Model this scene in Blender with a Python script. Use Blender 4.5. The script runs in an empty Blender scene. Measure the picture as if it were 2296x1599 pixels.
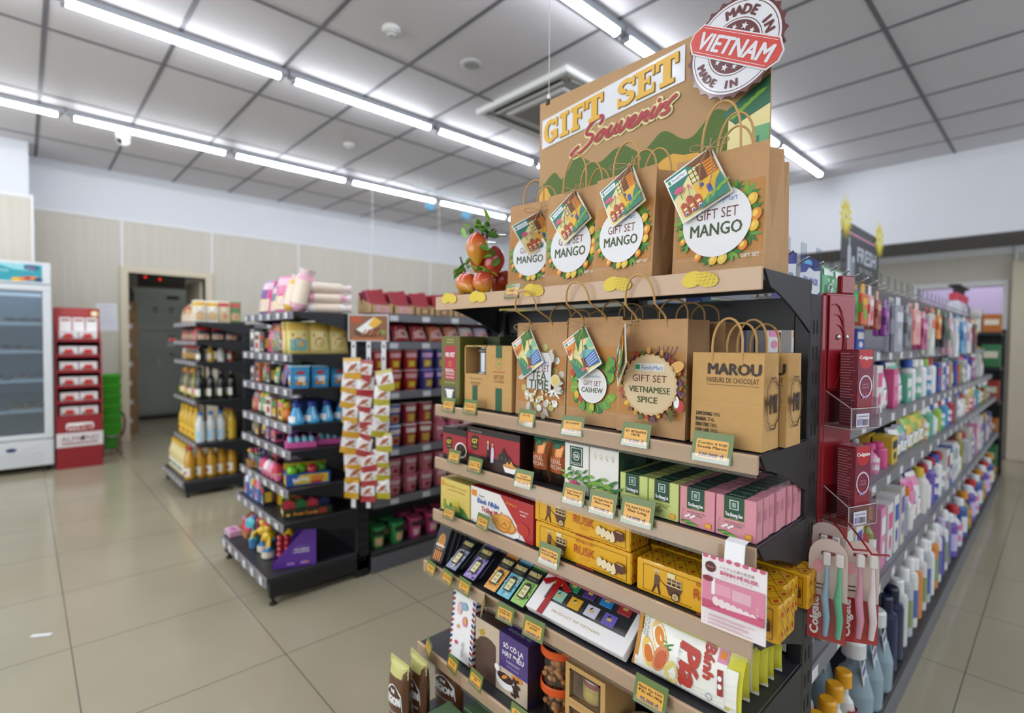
import bpy, math, random
from mathutils import Matrix, Vector
S = bpy.context.scene
COL = S.collection
PI = math.pi
rad = math.radians
random.seed(7)

# ---------------------------------------------------------------- camera
cam_d = bpy.data.cameras.new('camera')
cam = bpy.data.objects.new('camera', cam_d)
COL.objects.link(cam)
S.camera = cam
yaw, pit, rol = rad(46.757), rad(-1.655), rad(0.5075)
fw = Vector((-math.sin(yaw)*math.cos(pit), math.cos(yaw)*math.cos(pit), math.sin(pit)))
rt0 = Vector((math.cos(yaw), math.sin(yaw), 0))
up0 = rt0.cross(fw)
rt = math.cos(rol)*rt0 + math.sin(rol)*up0
up = -math.sin(rol)*rt0 + math.cos(rol)*up0
cam.matrix_world = Matrix(((rt.x, up.x, -fw.x, 0), (rt.y, up.y, -fw.y, 0), (rt.z, up.z, -fw.z, 1.21), (0, 0, 0, 1)))
cam_d.sensor_width = 36
cam_d.lens = 1165.06/2296*36
cam_d.clip_start = .05
cam_d.dof.use_dof = True
cam_d.dof.focus_distance = 1.03
cam_d.dof.aperture_fstop = 1.9

# ---------------------------------------------------------------- world, exposure
W = bpy.data.worlds.new('world')
S.world = W
W.use_nodes = True
W.node_tree.nodes['Background'].inputs[0].default_value = (.8, .9, 1, 1)
W.node_tree.nodes['Background'].inputs[1].default_value = .3
S.view_settings.view_transform = 'Standard'
S.view_settings.look = 'None'
S.view_settings.exposure = 0.0
S.view_settings.gamma = 1
S.view_settings.use_curve_mapping = False
TUBE_WATT = 39.0      # emission strength of every ceiling tube

# unseen area lights added to brighten the shop from front and side
def daylight_fill(name, loc, rot, w, h, e, col):
    l = bpy.data.lights.new(name, 'AREA'); l.shape = 'RECTANGLE'; l.size = w; l.size_y = h; l.energy = e; l.color = col
    o = bpy.data.objects.new(name, l); COL.objects.link(o); o.location = loc; o.rotation_euler = rot
daylight_fill('front_fill', (-2.6, -4.0, 1.55), (rad(90), 0, 0), 6.5, 2.3, 125, (.95, .98, 1))
daylight_fill('side_fill', (3.0, 3.5, 1.9), (0, rad(90), 0), 1.6, 5, 45, (.78, .89, 1))

# ---------------------------------------------------------------- materials
_mc = {}
def lin(h):
    h = h.lstrip('#')
    return tuple((lambda c: c/12.92 if c <= .04045 else ((c+.055)/1.055)**2.4)(int(h[i:i+2], 16)/255) for i in (0, 2, 4)) + (1,)
def C(h, r=.5, metal=0, coat=0, var=0, vs=40, bump=0, stretch=None):
    """plain surface: colour, roughness, optional fine noise in colour and relief"""
    k = (h, r, metal, coat, var, vs, bump, stretch)
    if k in _mc: return _mc[k]
    m = bpy.data.materials.new('paint_'+h.lstrip('#'))
    m.use_nodes = True
    nt = m.node_tree
    b = nt.nodes['Principled BSDF']
    b.inputs['Base Color'].default_value = lin(h)
    b.inputs['Roughness'].default_value = r
    b.inputs['Metallic'].default_value = metal
    b.inputs['Coat Weight'].default_value = coat
    b.inputs['Coat Roughness'].default_value = .08
    if var or bump:
        tc = nt.nodes.new('ShaderNodeTexCoord')
        mp = nt.nodes.new('ShaderNodeMapping')
        if stretch: mp.inputs['Scale'].default_value = stretch
        no = nt.nodes.new('ShaderNodeTexNoise')
        no.inputs['Scale'].default_value = vs
        no.inputs['Detail'].default_value = 4
        nt.links.new(tc.outputs['Object'], mp.inputs['Vector'])
        nt.links.new(mp.outputs['Vector'], no.inputs['Vector'])
        if var:
            mx = nt.nodes.new('ShaderNodeMix')
            mx.data_type = 'RGBA'
            c = lin(h)
            mx.inputs[6].default_value = tuple(min(1, x*(1-var)) for x in c[:3]) + (1,)
            mx.inputs[7].default_value = tuple(min(1, x*(1+var)) for x in c[:3]) + (1,)
            nt.links.new(no.outputs['Fac'], mx.inputs[0])
            nt.links.new(mx.outputs[2], b.inputs['Base Color'])
        if bump:
            bp = nt.nodes.new('ShaderNodeBump')
            bp.inputs['Strength'].default_value = bump
            bp.inputs['Distance'].default_value = .002
            nt.links.new(no.outputs['Fac'], bp.inputs['Height'])
            nt.links.new(bp.outputs['Normal'], b.inputs['Normal'])
    _mc[k] = m
    return m
def CLEAR(h='#ffffff', a=.15, r=.06):
    """clear plastic or glass: mostly see-through with a sheen"""
    k = ('clear', h, a, r)
    if k in _mc: return _mc[k]
    m = bpy.data.materials.new('clear_plastic')
    m.use_nodes = True
    nt = m.node_tree
    nt.nodes.clear()
    o = nt.nodes.new('ShaderNodeOutputMaterial')
    t = nt.nodes.new('ShaderNodeBsdfTransparent'); t.inputs[0].default_value = lin(h)
    g = nt.nodes.new('ShaderNodeBsdfGlossy'); g.inputs['Roughness'].default_value = r
    x = nt.nodes.new('ShaderNodeMixShader'); x.inputs[0].default_value = a
    nt.links.new(t.outputs[0], x.inputs[1]); nt.links.new(g.outputs[0], x.inputs[2])
    nt.links.new(x.outputs[0], o.inputs[0])
    _mc[k] = m
    return m
def EMIT(h, s):
    k = ('emit', h, s)
    if k in _mc: return _mc[k]
    m = bpy.data.materials.new('glow')
    m.use_nodes = True
    b = m.node_tree.nodes['Principled BSDF']
    b.inputs['Base Color'].default_value = lin(h)
    b.inputs['Emission Color'].default_value = lin(h)
    b.inputs['Emission Strength'].default_value = s
    _mc[k] = m
    return m
BLK = C('#16171a', .45); DARK = C('#25262a', .5); GREY = C('#6c6c72', .4); WHT = C('#eceded', .5); STEEL = C('#b9bcc0', .25, 1)
KRAFT = C('#ba9062', .75, var=.10, vs=55, bump=.15)
KRAFT2 = C('#c49a5e', .75, var=.08, vs=60, bump=.12)
KSTRIP = C('#c2a283', .45, var=.06, vs=30, coat=.3)
INK = C('#2a2620', .6)
TWINE = C('#a98a62', .8)

# ---------------------------------------------------------------- mesh builder
_tx = {}
def glyphs(t, bold=0):
    k = (t, bold)
    if k not in _tx:
        cu = bpy.data.curves.new('t', 'FONT')
        cu.body = t
        cu.resolution_u = 2
        cu.offset = bold
        ob = bpy.data.objects.new('t', cu)
        me = ob.to_mesh()
        vs = [(v.co.x, v.co.y) for v in me.vertices]
        fs = [list(p.vertices) for p in me.polygons]
        ob.to_mesh_clear()
        bpy.data.objects.remove(ob)
        bpy.data.curves.remove(cu)
        if not vs: vs = [(0, 0)]
        _tx[k] = (vs, fs, min(v[0] for v in vs), max(v[0] for v in vs))
    return _tx[k]
def FR(x=0, y=0, z=0): return Matrix(((1, 0, 0, x), (0, 0, -1, y), (0, 1, 0, z), (0, 0, 0, 1)))      # drawing plane that faces -Y
def RI(x=0, y=0, z=0): return Matrix(((0, 0, 1, x), (1, 0, 0, y), (0, 1, 0, z), (0, 0, 0, 1)))       # faces +X
def LE(x=0, y=0, z=0): return Matrix(((0, 0, -1, x), (-1, 0, 0, y), (0, 1, 0, z), (0, 0, 0, 1)))     # faces -X
def TO(x=0, y=0, z=0): return Matrix(((1, 0, 0, x), (0, 1, 0, y), (0, 0, 1, z), (0, 0, 0, 1)))       # faces up
def rot2(pts, a, c=(0, 0)):
    ca, sa = math.cos(a), math.sin(a)
    return [(c[0]+ca*(x-c[0])-sa*(y-c[1]), c[1]+sa*(x-c[0])+ca*(y-c[1])) for x, y in pts]
class MB:
    def __init__(s, M=None):
        s.v, s.f, s.k, s.s, s.mt, s.M = [], [], [], [], [], M or Matrix()
    def add(s, vs, fs, m, sm=False):
        o = len(s.v)
        s.v += [s.M @ Vector(v) for v in vs]
        if m not in s.mt: s.mt.append(m)
        i = s.mt.index(m)
        for f in fs:
            s.f.append([o+a for a in f]); s.k.append(i); s.s.append(sm)
        return s
    def box(s, a, b, m, c=0):
        (x0, y0, z0), (x1, y1, z1) = a, b
        if not c:
            return s.add([(x, y, z) for x in (x0, x1) for y in (y0, y1) for z in (z0, z1)],
                         [(0, 1, 3, 2), (4, 6, 7, 5), (0, 4, 5, 1), (2, 3, 7, 6), (0, 2, 6, 4), (1, 5, 7, 3)], m)
        vs, ix = [], {}
        X, Y, Z = (x0, x1), (y0, y1), (z0, z1)
        for i in (0, 1):
            for j in (0, 1):
                for k in (0, 1):
                    q = (X[i]+(c, -c)[i], Y[j]+(c, -c)[j], Z[k]+(c, -c)[k])
                    for ax, p in enumerate(((X[i], q[1], q[2]), (q[0], Y[j], q[2]), (q[0], q[1], Z[k]))):
                        ix[i, j, k, ax] = len(vs); vs.append(p)
        g = lambda i, j, k, ax: ix[i, j, k, ax]
        fs = []
        for t in (0, 1):
            r = 1 if t else -1
            fs.append([g(t, 0, 0, 0), g(t, 1, 0, 0), g(t, 1, 1, 0), g(t, 0, 1, 0)][::r])
            fs.append([g(0, t, 0, 1), g(0, t, 1, 1), g(1, t, 1, 1), g(1, t, 0, 1)][::r])
            fs.append([g(0, 0, t, 2), g(1, 0, t, 2), g(1, 1, t, 2), g(0, 1, t, 2)][::r])
        for a in (0, 1):
            for b in (0, 1):
                fs.append([g(a, b, 0, 0), g(a, b, 1, 0), g(a, b, 1, 1), g(a, b, 0, 1)])
                fs.append([g(a, 0, b, 0), g(a, 1, b, 0), g(a, 1, b, 2), g(a, 0, b, 2)])
                fs.append([g(0, a, b, 1), g(1, a, b, 1), g(1, a, b, 2), g(0, a, b, 2)])
                for k in (0, 1): fs.append([g(a, b, k, 0), g(a, b, k, 1), g(a, b, k, 2)])
        return s.add(vs, fs, m)
    def prism(s, pts, h, m, P=None, sm=False):
        P = P or TO()
        n = len(pts)
        vs = [P @ Vector((x, y, 0)) for x, y in pts] + [P @ Vector((x, y, h)) for x, y in pts]
        return s.add(vs, [list(range(n))[::-1], list(range(n, 2*n))] + [[i, (i+1) % n, n+(i+1) % n, n+i] for i in range(n)], m, sm)
    def tube(s, pts, r, m, n=6, closed=False):
        pts = [Vector(p) for p in pts]
        L = len(pts)
        vs = []
        up = None
        for i, p in enumerate(pts):
            a = pts[(i-1) % L] if (closed or i > 0) else p
            b = pts[(i+1) % L] if (closed or i < L-1) else p
            t = (b-a).normalized()
            if up is None: up = t.orthogonal().normalized()
            up = (up - t*up.dot(t))
            up = up.normalized() if up.length > 1e-6 else t.orthogonal().normalized()
            w = t.cross(up)
            rr = r[i] if isinstance(r, (list, tuple)) else r
            vs += [p + rr*(math.cos(2*PI*j/n)*up + math.sin(2*PI*j/n)*w) for j in range(n)]
        fs = [[i*n+j, i*n+(j+1) % n, ((i+1) % L)*n+(j+1) % n, ((i+1) % L)*n+j] for i in range(L if closed else L-1) for j in range(n)]
        s.add(vs, fs, m, True)
        if not closed: s.add(vs[:n], [list(range(n))[::-1]], m); s.add(vs[-n:], [list(range(n))], m)
        return s
    def lathe(s, prof, m, n=18, c=(0, 0, 0), sx=1, sy=1, cap=True):
        """prof: [(radius, z), ...] bottom to top; m: one material or one per segment"""
        L = len(prof)
        ring = lambda i: [(c[0]+sx*prof[i][0]*math.cos(2*PI*j/n), c[1]+sy*prof[i][0]*math.sin(2*PI*j/n), c[2]+prof[i][1]) for j in range(n)]
        for i in range(L-1):
            mm = m[i] if isinstance(m, (list, tuple)) else m
            s.add(ring(i)+ring(i+1), [[j, (j+1) % n, n+(j+1) % n, n+j] for j in range(n)], mm, True)
        if cap:
            a = m[0] if isinstance(m, (list, tuple)) else m
            b = m[-1] if isinstance(m, (list, tuple)) else m
            if prof[0][0] > 1e-5: s.add(ring(0), [list(range(n))[::-1]], a)
            if prof[-1][0] > 1e-5: s.add(ring(L-1), [list(range(n))], b)
        return s
    def ell(s, c, r, m, n=14, k=9, P=None):
        P = P or Matrix()
        vs = [P @ Vector((c[0]+r[0]*math.sin(PI*i/k)*math.cos(2*PI*j/n), c[1]+r[1]*math.sin(PI*i/k)*math.sin(2*PI*j/n), c[2]-r[2]*math.cos(PI*i/k))) for i in range(k+1) for j in range(n)]
        return s.add(vs, [[i*n+j, i*n+(j+1) % n, (i+1)*n+(j+1) % n, (i+1)*n+j] for i in range(k) for j in range(n)], m, True)
    def build(s, name, parent=None, loc=None, rz=0, rx=0):
        me = bpy.data.meshes.new(name)
        me.from_pydata(s.v, [], s.f)
        for m in s.mt: me.materials.append(m)
        me.polygons.foreach_set('material_index', s.k)
        me.polygons.foreach_set('use_smooth', s.s)
        me.validate()
        o = bpy.data.objects.new(name, me)
        COL.objects.link(o)
        if parent: o.parent = parent
        if loc: o.location = loc
        o.rotation_euler = (rx, 0, rz)
        return o
class D:
    """flat printing on one face of a mesh: each shape lies a hair above the one before"""
    def __init__(s, b, P, e=.0004, st=.00012):
        s.b, s.P, s.z, s.st = b, P, e, st
    def poly(s, pts, m):
        s.b.add([s.P @ Vector((x, y, s.z)) for x, y in pts], [list(range(len(pts)))], m)
        s.z += s.st
        return s
    def rect(s, x, y, w, h, m, rot=0):
        return s.poly(rot2([(x, y), (x+w, y), (x+w, y+h), (x, y+h)], rot, (x+w/2, y+h/2)), m)
    def rrect(s, x, y, w, h, q, m):
        p = []
        for cx, cy, a in ((x+w-q, y+q, -90), (x+w-q, y+h-q, 0), (x+q, y+h-q, 90), (x+q, y+q, 180)):
            p += [(cx+q*math.cos(rad(a+t)), cy+q*math.sin(rad(a+t))) for t in (0, 45, 90)]
        return s.poly(p, m)
    def ell(s, x, y, a, b, m, n=20, rot=0, wob=0, wn=12):
        p = [(x+a*(1+wob*math.cos(wn*2*PI*i/n))*math.cos(2*PI*i/n), y+b*(1+wob*math.cos(wn*2*PI*i/n))*math.sin(2*PI*i/n)) for i in range(n)]
        return s.poly(rot2(p, rot, (x, y)), m)
    def line(s, pts, w, m):
        for (x0, y0), (x1, y1) in zip(pts, pts[1:]):
            d = math.hypot(x1-x0, y1-y0) or 1
            a, b = -(y1-y0)/d*w/2, (x1-x0)/d*w/2
            s.b.add([s.P @ Vector((x, y, s.z)) for x, y in ((x0-a, y0-b), (x1-a, y1-b), (x1+a, y1+b), (x0+a, y0+b))], [[0, 1, 2, 3]], m)
        s.z += s.st
        return s
    def stroke(s, pts, w, m):
        """continuous brush stroke with mitred joints and round ends"""
        n = len(pts); a = []; b2 = []
        for i, (x, y) in enumerate(pts):
            p, q = pts[max(0, i-1)], pts[min(n-1, i+1)]
            d = math.hypot(q[0]-p[0], q[1]-p[1]) or 1
            nx, ny = -(q[1]-p[1])/d*w/2, (q[0]-p[0])/d*w/2
            a.append((x+nx, y+ny)); b2.append((x-nx, y-ny))
        s.b.add([s.P @ Vector((x, y, s.z+.000012*(i % n))) for i, (x, y) in enumerate(a+b2)], [[i, n+i, n+i+1, i+1] for i in range(n-1)], m)
        s.z -= .00004
        for x, y in (pts[0], pts[-1]): s.ell(x, y, w/2, w/2, m, 10)
        s.z += .00004+.000012*n-2*s.st
        return s
    def ring(s, x, y, a, w, m, n=24, sy=1):
        return s.line([(x+a*math.cos(2*PI*i/n), y+sy*a*math.sin(2*PI*i/n)) for i in range(n+1)], w, m)
    def leaf(s, x, y, L, w, ang, m):
        p = [(0, 0), (L*.3, w*.5), (L*.65, w*.42), (L, 0), (L*.65, -w*.42), (L*.3, -w*.5)]
        return s.poly([(x+a, y+b) for a, b in rot2(p, ang)], m)
    def star(s, x, y, r, m, n=5, q=.42, rot=90):
        return s.poly([(x+(r if i % 2 == 0 else r*q)*math.cos(rad(rot+180*i/n)), y+(r if i % 2 == 0 else r*q)*math.sin(rad(rot+180*i/n))) for i in range(2*n)], m)
    def text(s, t, x, y, h, m, w=None, bold=0, sh=0, rot=0):
        vs, fs, a, b = glyphs(t)
        k = h/.72
        kx = w/(b-a) if w else k
        p = [((vx-(a+b)/2)*kx + sh*vy*k, vy*k-h/2) for vx, vy in vs]
        o = bold*h*1.6
        for ox, oy in (((-o, 0), (o, 0), (0, o*.6), (0, -o*.6)) if bold else ((0, 0),)):
            s.b.add([s.P @ Vector((x+u, y+v, s.z)) for u, v in rot2([(q+ox, r+oy) for q, r in p], rot)], fs, m)
            s.z += s.st*.2 if bold else 0
        s.z += s.st
        return s

# ---------------------------------------------------------------- objects, labels
ORD = 'first second third fourth fifth sixth seventh eighth ninth tenth eleventh twelfth thirteenth fourteenth fifteenth sixteenth seventeenth eighteenth nineteenth twentieth'.split()
ORD += ['twenty-'+x for x in ORD[:9]] + ['thirtieth'] + ['thirty-'+x for x in ORD[:9]] + ['fortieth'] + ['forty-'+x for x in ORD[:9]] + ['fiftieth']
def tag(o, label, cat, group=None, kind=None):
    o['label'] = label
    if cat: o['category'] = cat
    if group: o['group'] = group
    if kind: o['kind'] = kind
    return o
def root(name, label, cat, loc=(0, 0, 0), rz=0, group=None, rx=0):
    o = bpy.data.objects.new(name, None)
    o.empty_display_size = .05
    COL.objects.link(o)
    o.location = loc
    o.rotation_euler = (rx, 0, rz)
    return tag(o, label, cat, group)
def struct(b, name, label):
    return tag(b.build(name), label, None, kind='structure')
KIDS = {}
def dup(o, loc=None, rz=None, label=None, group=None, parent=None, rx=None, sc=None):
    c = o.copy()
    COL.objects.link(c)
    if parent: c.parent = parent
    if loc is not None: c.location = loc
    if rz is not None or rx is not None: c.rotation_euler = (rx or 0, 0, rz or 0)
    if sc: c.scale = sc
    if label: c['label'] = label
    if group: c['group'] = group
    if o.name not in KIDS: KIDS[o.name] = list(o.children)
    for ch in KIDS[o.name]: dup(ch, parent=c)
    return c

# ================================================================ THE ROOM
def floor_mat():
    m = bpy.data.materials.new('floor_tile'); m.use_nodes = True
    nt = m.node_tree; b = nt.nodes['Principled BSDF']
    N = nt.nodes.new; L = nt.links.new
    g = N('ShaderNodeNewGeometry'); sp = N('ShaderNodeSeparateXYZ'); L(g.outputs['Position'], sp.inputs[0])
    def seam(o, off, per, w):
        a = N('ShaderNodeMath'); a.operation = 'SUBTRACT'; a.inputs[1].default_value = off; L(o, a.inputs[0])
        d = N('ShaderNodeMath'); d.operation = 'PINGPONG'; d.inputs[1].default_value = per/2; L(a.outputs[0], d.inputs[0])
        c = N('ShaderNodeMath'); c.operation = 'LESS_THAN'; c.inputs[1].default_value = w; L(d.outputs[0], c.inputs[0])
        return c.outputs[0]
    x = N('ShaderNodeMath'); x.operation = 'MAXIMUM'
    L(seam(sp.outputs[0], -.22, .6, .0022), x.inputs[0]); L(seam(sp.outputs[1], .12, .6, .0022), x.inputs[1])
    no = N('ShaderNodeTexNoise'); no.inputs['Scale'].default_value = 3; no.inputs['Detail'].default_value = 6
    L(g.outputs['Position'], no.inputs['Vector'])
    mx = N('ShaderNodeMix'); mx.data_type = 'RGBA'
    mx.inputs[6].default_value = lin('#9f967f'); mx.inputs[7].default_value = lin('#aba289')
    L(no.outputs['Fac'], mx.inputs[0])
    m2 = N('ShaderNodeMix'); m2.data_type = 'RGBA'; m2.inputs[7].default_value = lin('#6d655b')
    L(mx.outputs[2], m2.inputs[6]); L(x.outputs[0], m2.inputs[0])
    L(m2.outputs[2], b.inputs['Base Color'])
    b.inputs['Roughness'].default_value = .16
    b.inputs['Specular IOR Level'].default_value = .45
    return m
def ceil_mat():
    m = bpy.data.materials.new('ceiling_tile'); m.use_nodes = True
    nt = m.node_tree; b = nt.nodes['Principled BSDF']
    N = nt.nodes.new; L = nt.links.new
    g = N('ShaderNodeNewGeometry')
    no = N('ShaderNodeTexNoise'); no.inputs['Scale'].default_value = 120
    L(g.outputs['Position'], no.inputs['Vector'])
    mx = N('ShaderNodeMix'); mx.data_type = 'RGBA'
    mx.inputs[6].default_value = lin('#d2cfd2'); mx.inputs[7].default_value = lin('#dad7da')
    L(no.outputs['Fac'], mx.inputs[0]); L(mx.outputs[2], b.inputs['Base Color'])
    b.inputs['Roughness'].default_value = .6
    return m
def panel_mat():
    m = bpy.data.materials.new('wall_laminate'); m.use_nodes = True
    nt = m.node_tree; b = nt.nodes['Principled BSDF']
    N = nt.nodes.new; L = nt.links.new
    g = N('ShaderNodeNewGeometry'); mp = N('ShaderNodeMapping'); mp.inputs['Scale'].default_value = (30, 30, .8)
    L(g.outputs['Position'], mp.inputs[0])
    no = N('ShaderNodeTexNoise'); no.inputs['Scale'].default_value = 1.6; no.inputs['Detail'].default_value = 5
    L(mp.outputs[0], no.inputs['Vector'])
    mx = N('ShaderNodeMix'); mx.data_type = 'RGBA'
    mx.inputs[6].default_value = lin('#b9b3a4'); mx.inputs[7].default_value = lin('#cec8b9')
    L(no.outputs['Fac'], mx.inputs[0]); L(mx.outputs[2], b.inputs['Base Color'])
    b.inputs['Roughness'].default_value = .45
    return m
PANEL = panel_mat()
UPW = C('#d7d9dd', .7, var=.02, vs=4)
TRIMW = C('#dfe0e0', .5)
CREAM = C('#cfc4ab', .5, var=.03, vs=8)
XW, YS, YB, ZC = -7.47, 6.73, 7.7, 3.11
struct(MB().box((-9.9, -4.2, -.1), (3.2, 9.4, 0), floor_mat()), 'floor', 'polished beige square floor tiles with thin dark seams')
b = MB().box((-9.9, -4.2, ZC), (3.2, 9.4, ZC+.1), ceil_mat())
struct(b, 'ceiling', 'grey suspended ceiling of rectangular panels')
b = MB(); TB = C('#6e6e75', .55)
for i in range(-9, 14):
    y = 1.347+.614*i
    if -4.1 < y < 6.7: b.box((-7.46, y-.013, ZC-.003), (3.1, y+.013, ZC+.002), TB)
for i in range(-6, 4):
    x = -3.154+1.18*i
    if x > -7.4 and x < 3: b.box((x-.013, -4.1, ZC-.0035), (x+.013, 6.72, ZC+.002), TB)
struct(b, 'trim_1', 'dark grey grid bars between the ceiling panels')
# left wall: laminate below, white above, a doorway at Y .895 to 1.685
t = .12
b = MB()
for y0, y1, z0, z1 in ((-4.2, .895, 0, 2.57), (1.685, YB+.1, 0, 2.57), (.895, 1.685, 1.97, 2.57)):
    b.box((XW-t, y0, z0), (XW, y1, z1), PANEL)
b.box((XW-t, -4.2, 2.57), (XW, YB+.1, ZC), UPW)
b.box((-6.93, -4.2, 0), (XW, .085, 2.575), PANEL).box((-6.97, -4.2, 2.575), (XW, .06, ZC), UPW)
struct(b, 'wall_left', 'beige laminate wall with a white painted upper part')
b = MB()
for y in (1.765, 2.854, 3.97, 5.08, 6.18): b.box((XW, y-.011, 0 if y > 1.8 else 2.04), (XW+.006, y+.011, 2.57), TRIMW)
b.box((XW, .83, 2.04), (XW+.006, .852, 2.57), TRIMW)
b.box((XW, .09, 2.556), (XW+.012, YB, 2.585), TRIMW).box((-6.93, .072, 0), (-6.922, .09, 2.6), TRIMW).box((-6.93, -4.1, 2.56), (-6.92, .09, 2.59), TRIMW)
struct(b, 'trim_2', 'white strips along the beige wall panels')
b = MB()
for y0, y1, z0, z1 in ((.815, .895, 0, 2.04), (1.685, 1.765, 0, 2.04), (.895, 1.685, 1.97, 2.04)): b.box((XW-t-.01, y0, z0), (XW+.03, y1, z1), CREAM, .004)
d = tag(b.build('door_1'), 'cream painted frame of the open doorway to the back room', None, kind='structure')
# the door leaf, opened inwards
b = MB().box((-8.37, 1.655, .01), (-7.6, 1.69, 1.96), CREAM, .003)
lf = b.build('door_leaf', d)
MB().box((-8.3, 1.635, .93), (-8.26, 1.654, 1.13), C('#3a3a3a', .3, .7), .004).box((-8.33, 1.6, 1.02), (-8.2, 1.62, 1.04), STEEL, .004).build('door_handle', lf)
# back room shell
BR = C('#8f8c84', .8)
struct(MB().box((-9.9, -.2, 0), (-9.8, 3, ZC), BR).box((-9.9, -.3, 0), (XW-t, -.2, ZC), BR).box((-9.9, 3, 0), (XW-t, 3.1, ZC), BR), 'wall_store_room', 'plain grey walls of the back room')
# far wall: white bulkhead, recessed laminate wall with an opening
b = MB().box((XW, YS, 2.28), (3.2, YB+.1, ZC), UPW)
struct(b, 'wall_bulkhead', 'white painted bulkhead over the far wall')
struct(MB().box((XW, YS+.01, 2.274), (3.2, YB, 2.28), C('#77767a', .7)), 'trim_painted_shade', 'shade under the white bulkhead painted as a grey sheet')  # shade below the bulkhead put in as a grey coloured sheet
b = MB()
for x0, x1, z0, z1 in ((XW, -1.2, 0, 2.28), (-.47, 3.2, 0, 2.28), (-1.2, -.47, 1.86, 2.28)): b.box((x0, YB, z0), (x1, YB+.1, z1), PANEL)
struct(b, 'wall_far', 'beige laminate far wall with a white framed opening')
b = MB()
for x0, x1, z0, z1 in ((-1.26, -1.2, 0, 1.92), (-.47, -.425, 0, 1.92), (-1.2, -.47, 1.86, 1.92)): b.box((x0, YB-.03, z0), (x1, YB+.11, z1), TRIMW, .004)
struct(b, 'window_1', 'white frame around the opening in the far wall')
b = MB().box((XW, YB-.015, 2.2), (3.2, YB, 2.274), TRIMW).box((-2.2, YB-.01, 0), (-2.18, YB, 2.2), TRIMW).box((-.385, YB-.05, 0), (-.36, YB, 2.27), TRIMW)
struct(b, 'trim_4', 'white strips on the far wall panels')
struct(MB().box((-.40, YB-.12, 0), (-.2, YB, 2.1), CREAM, .006), 'trim_5', 'cream post at the end of the far wall')
struct(MB().box((-3, 9.3, 0), (2, 9.4, ZC), C('#b9aec9', .8)).box((-3, YB+.1, 0), (-2.9, 9.3, ZC), C('#b9aec9', .8)).box((1.9, YB+.1, 0), (2, 9.3, ZC), C('#b9aec9', .8)), 'wall_passage', 'pale lilac walls seen through the opening')
# unseen sides of the shop
struct(MB().box((3.1, -4.2, 0), (3.2, 9.4, ZC), C('#cfd3da', .7)), 'wall_right', 'white side wall of the shop')
struct(MB().box((-9.9, -4.2, 0), (3.2, -4.1, ZC), C('#cfd3da', .7)), 'wall_front', 'white front wall of the shop')

# unseen glazing added on the solid walls to go with the area lights
b = MB()
for i in range(6): b.box((-6+1.36*i, -4.1, .35), (-5.94+1.36*i, -4.05, 2.75), C('#8a8e92', .4))
b.box((-6, -4.1, .3), (.86, -4.05, .36), C('#8a8e92', .4)).box((-6, -4.1, 2.7), (.86, -4.05, 2.76), C('#8a8e92', .4)).box((-6, -4.098, .36), (.86, -4.09, 2.7), C('#dfe8f0', .1))
struct(b, 'window_added_front', 'added unseen shop front glazing with grey frames')
b = MB().box((3.09, 1, 1.1), (3.098, 6, 2.7), C('#dfe8f0', .1))
for y in (1, 2.65, 4.3, 5.95): b.box((3.05, y, 1.1), (3.1, y+.05, 2.7), C('#8a8e92', .4))
struct(b, 'window_added_side', 'added unseen side window with grey frames')

# ---------------------------------------------------------------- ceiling tubes
GLOW = EMIT('#f1f6ff', TUBE_WATT)
HOUS = C('#a9adb3', .4)
def tube_light():
    r = root('tube_light', 'x', 'ceiling light')
    MB().box((-.032, 0, -.045), (.032, 1.235, 0), HOUS, .004).build('housing', r)
    b = MB(); n = 7; Lr = 1.135
    prof = [(.026*math.cos(PI+PI*i/(n-1)), -.045+.03*math.sin(PI+PI*i/(n-1))) for i in range(n)]
    vs = [(x, y, z) for y in (.05, .05+Lr) for x, z in prof]
    b.add(vs, [[i, i+1, n+i+1, n+i] for i in range(n-1)] + [list(range(n))[::-1], list(range(n, 2*n))], GLOW)
    b.build('diffuser', r)
    MB().box((-.027, .026, -.074), (.027, .05, -.045), HOUS, .003).build('end_cap', r)
    MB().box((-.027, 1.186, -.074), (.027, 1.21, -.045), HOUS, .003).build('end_cap', r)
    return r
TL = None
for nm, x, y0, ks in (('far', -5.76, .29, range(-3, 5)), ('middle', -3.82, .145, range(-3, 5)), ('souvenir', -1.88, .16, range(-3, 5)), ('window', 2.0, .15, range(-3, 5))):
    for i, k in enumerate(ks):
        lab = f'white ceiling tube light, {ORD[i]} along the {nm} row of tubes'
        if TL is None: TL = tube_light(); o = TL
        else: o = dup(TL)
        o.location = (x, y0+1.249*k, ZC-.0005)
        tag(o, lab, 'ceiling light', 'tube lights on the ceiling')

# ---------------------------------------------------------------- ceiling fittings
def detector(x, y, lab):
    r = root('smoke_detector', lab, 'smoke detector', (x, y, ZC), 0, 'smoke detectors on the ceiling')
    P = [(.052, 0), (.055, -.012), (.046, -.022)]
    MB().lathe([(a, z) for a, z in P[::-1]], C('#d6d6d2', .5), 24).build('base', r)
    MB().lathe([(.022, -.05), (.03, -.045), (.036, -.03), (.036, -.022)], C('#c9c9c4', .5), 24).lathe([(.0365, -.04), (.0365, -.034)], C('#777777', .6), 24, cap=False).build('sensor_head', r)
detector(-2.862, 1.66, 'round white smoke detector on the panel nearest the tube row above')
detector(-4.81, 2.33, 'small white smoke detector further back beside the far tube row')
r = root('ceiling_speaker', 'flat round white speaker set into the ceiling panel', 'ceiling speaker', (-2.845, 2.27, ZC))
MB().lathe([(.05, -.008), (.075, -.004), (.078, 0)], C('#d2d2d0', .5), 28).build('rim', r)
MB().lathe([(.0, -.0095), (.052, -.009)], C('#a3a3a3', .8), 28).build('grille', r)
r = root('dome_camera', 'white dome security camera hanging below the ceiling', 'security camera', (-6.09, .705, ZC))
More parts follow.
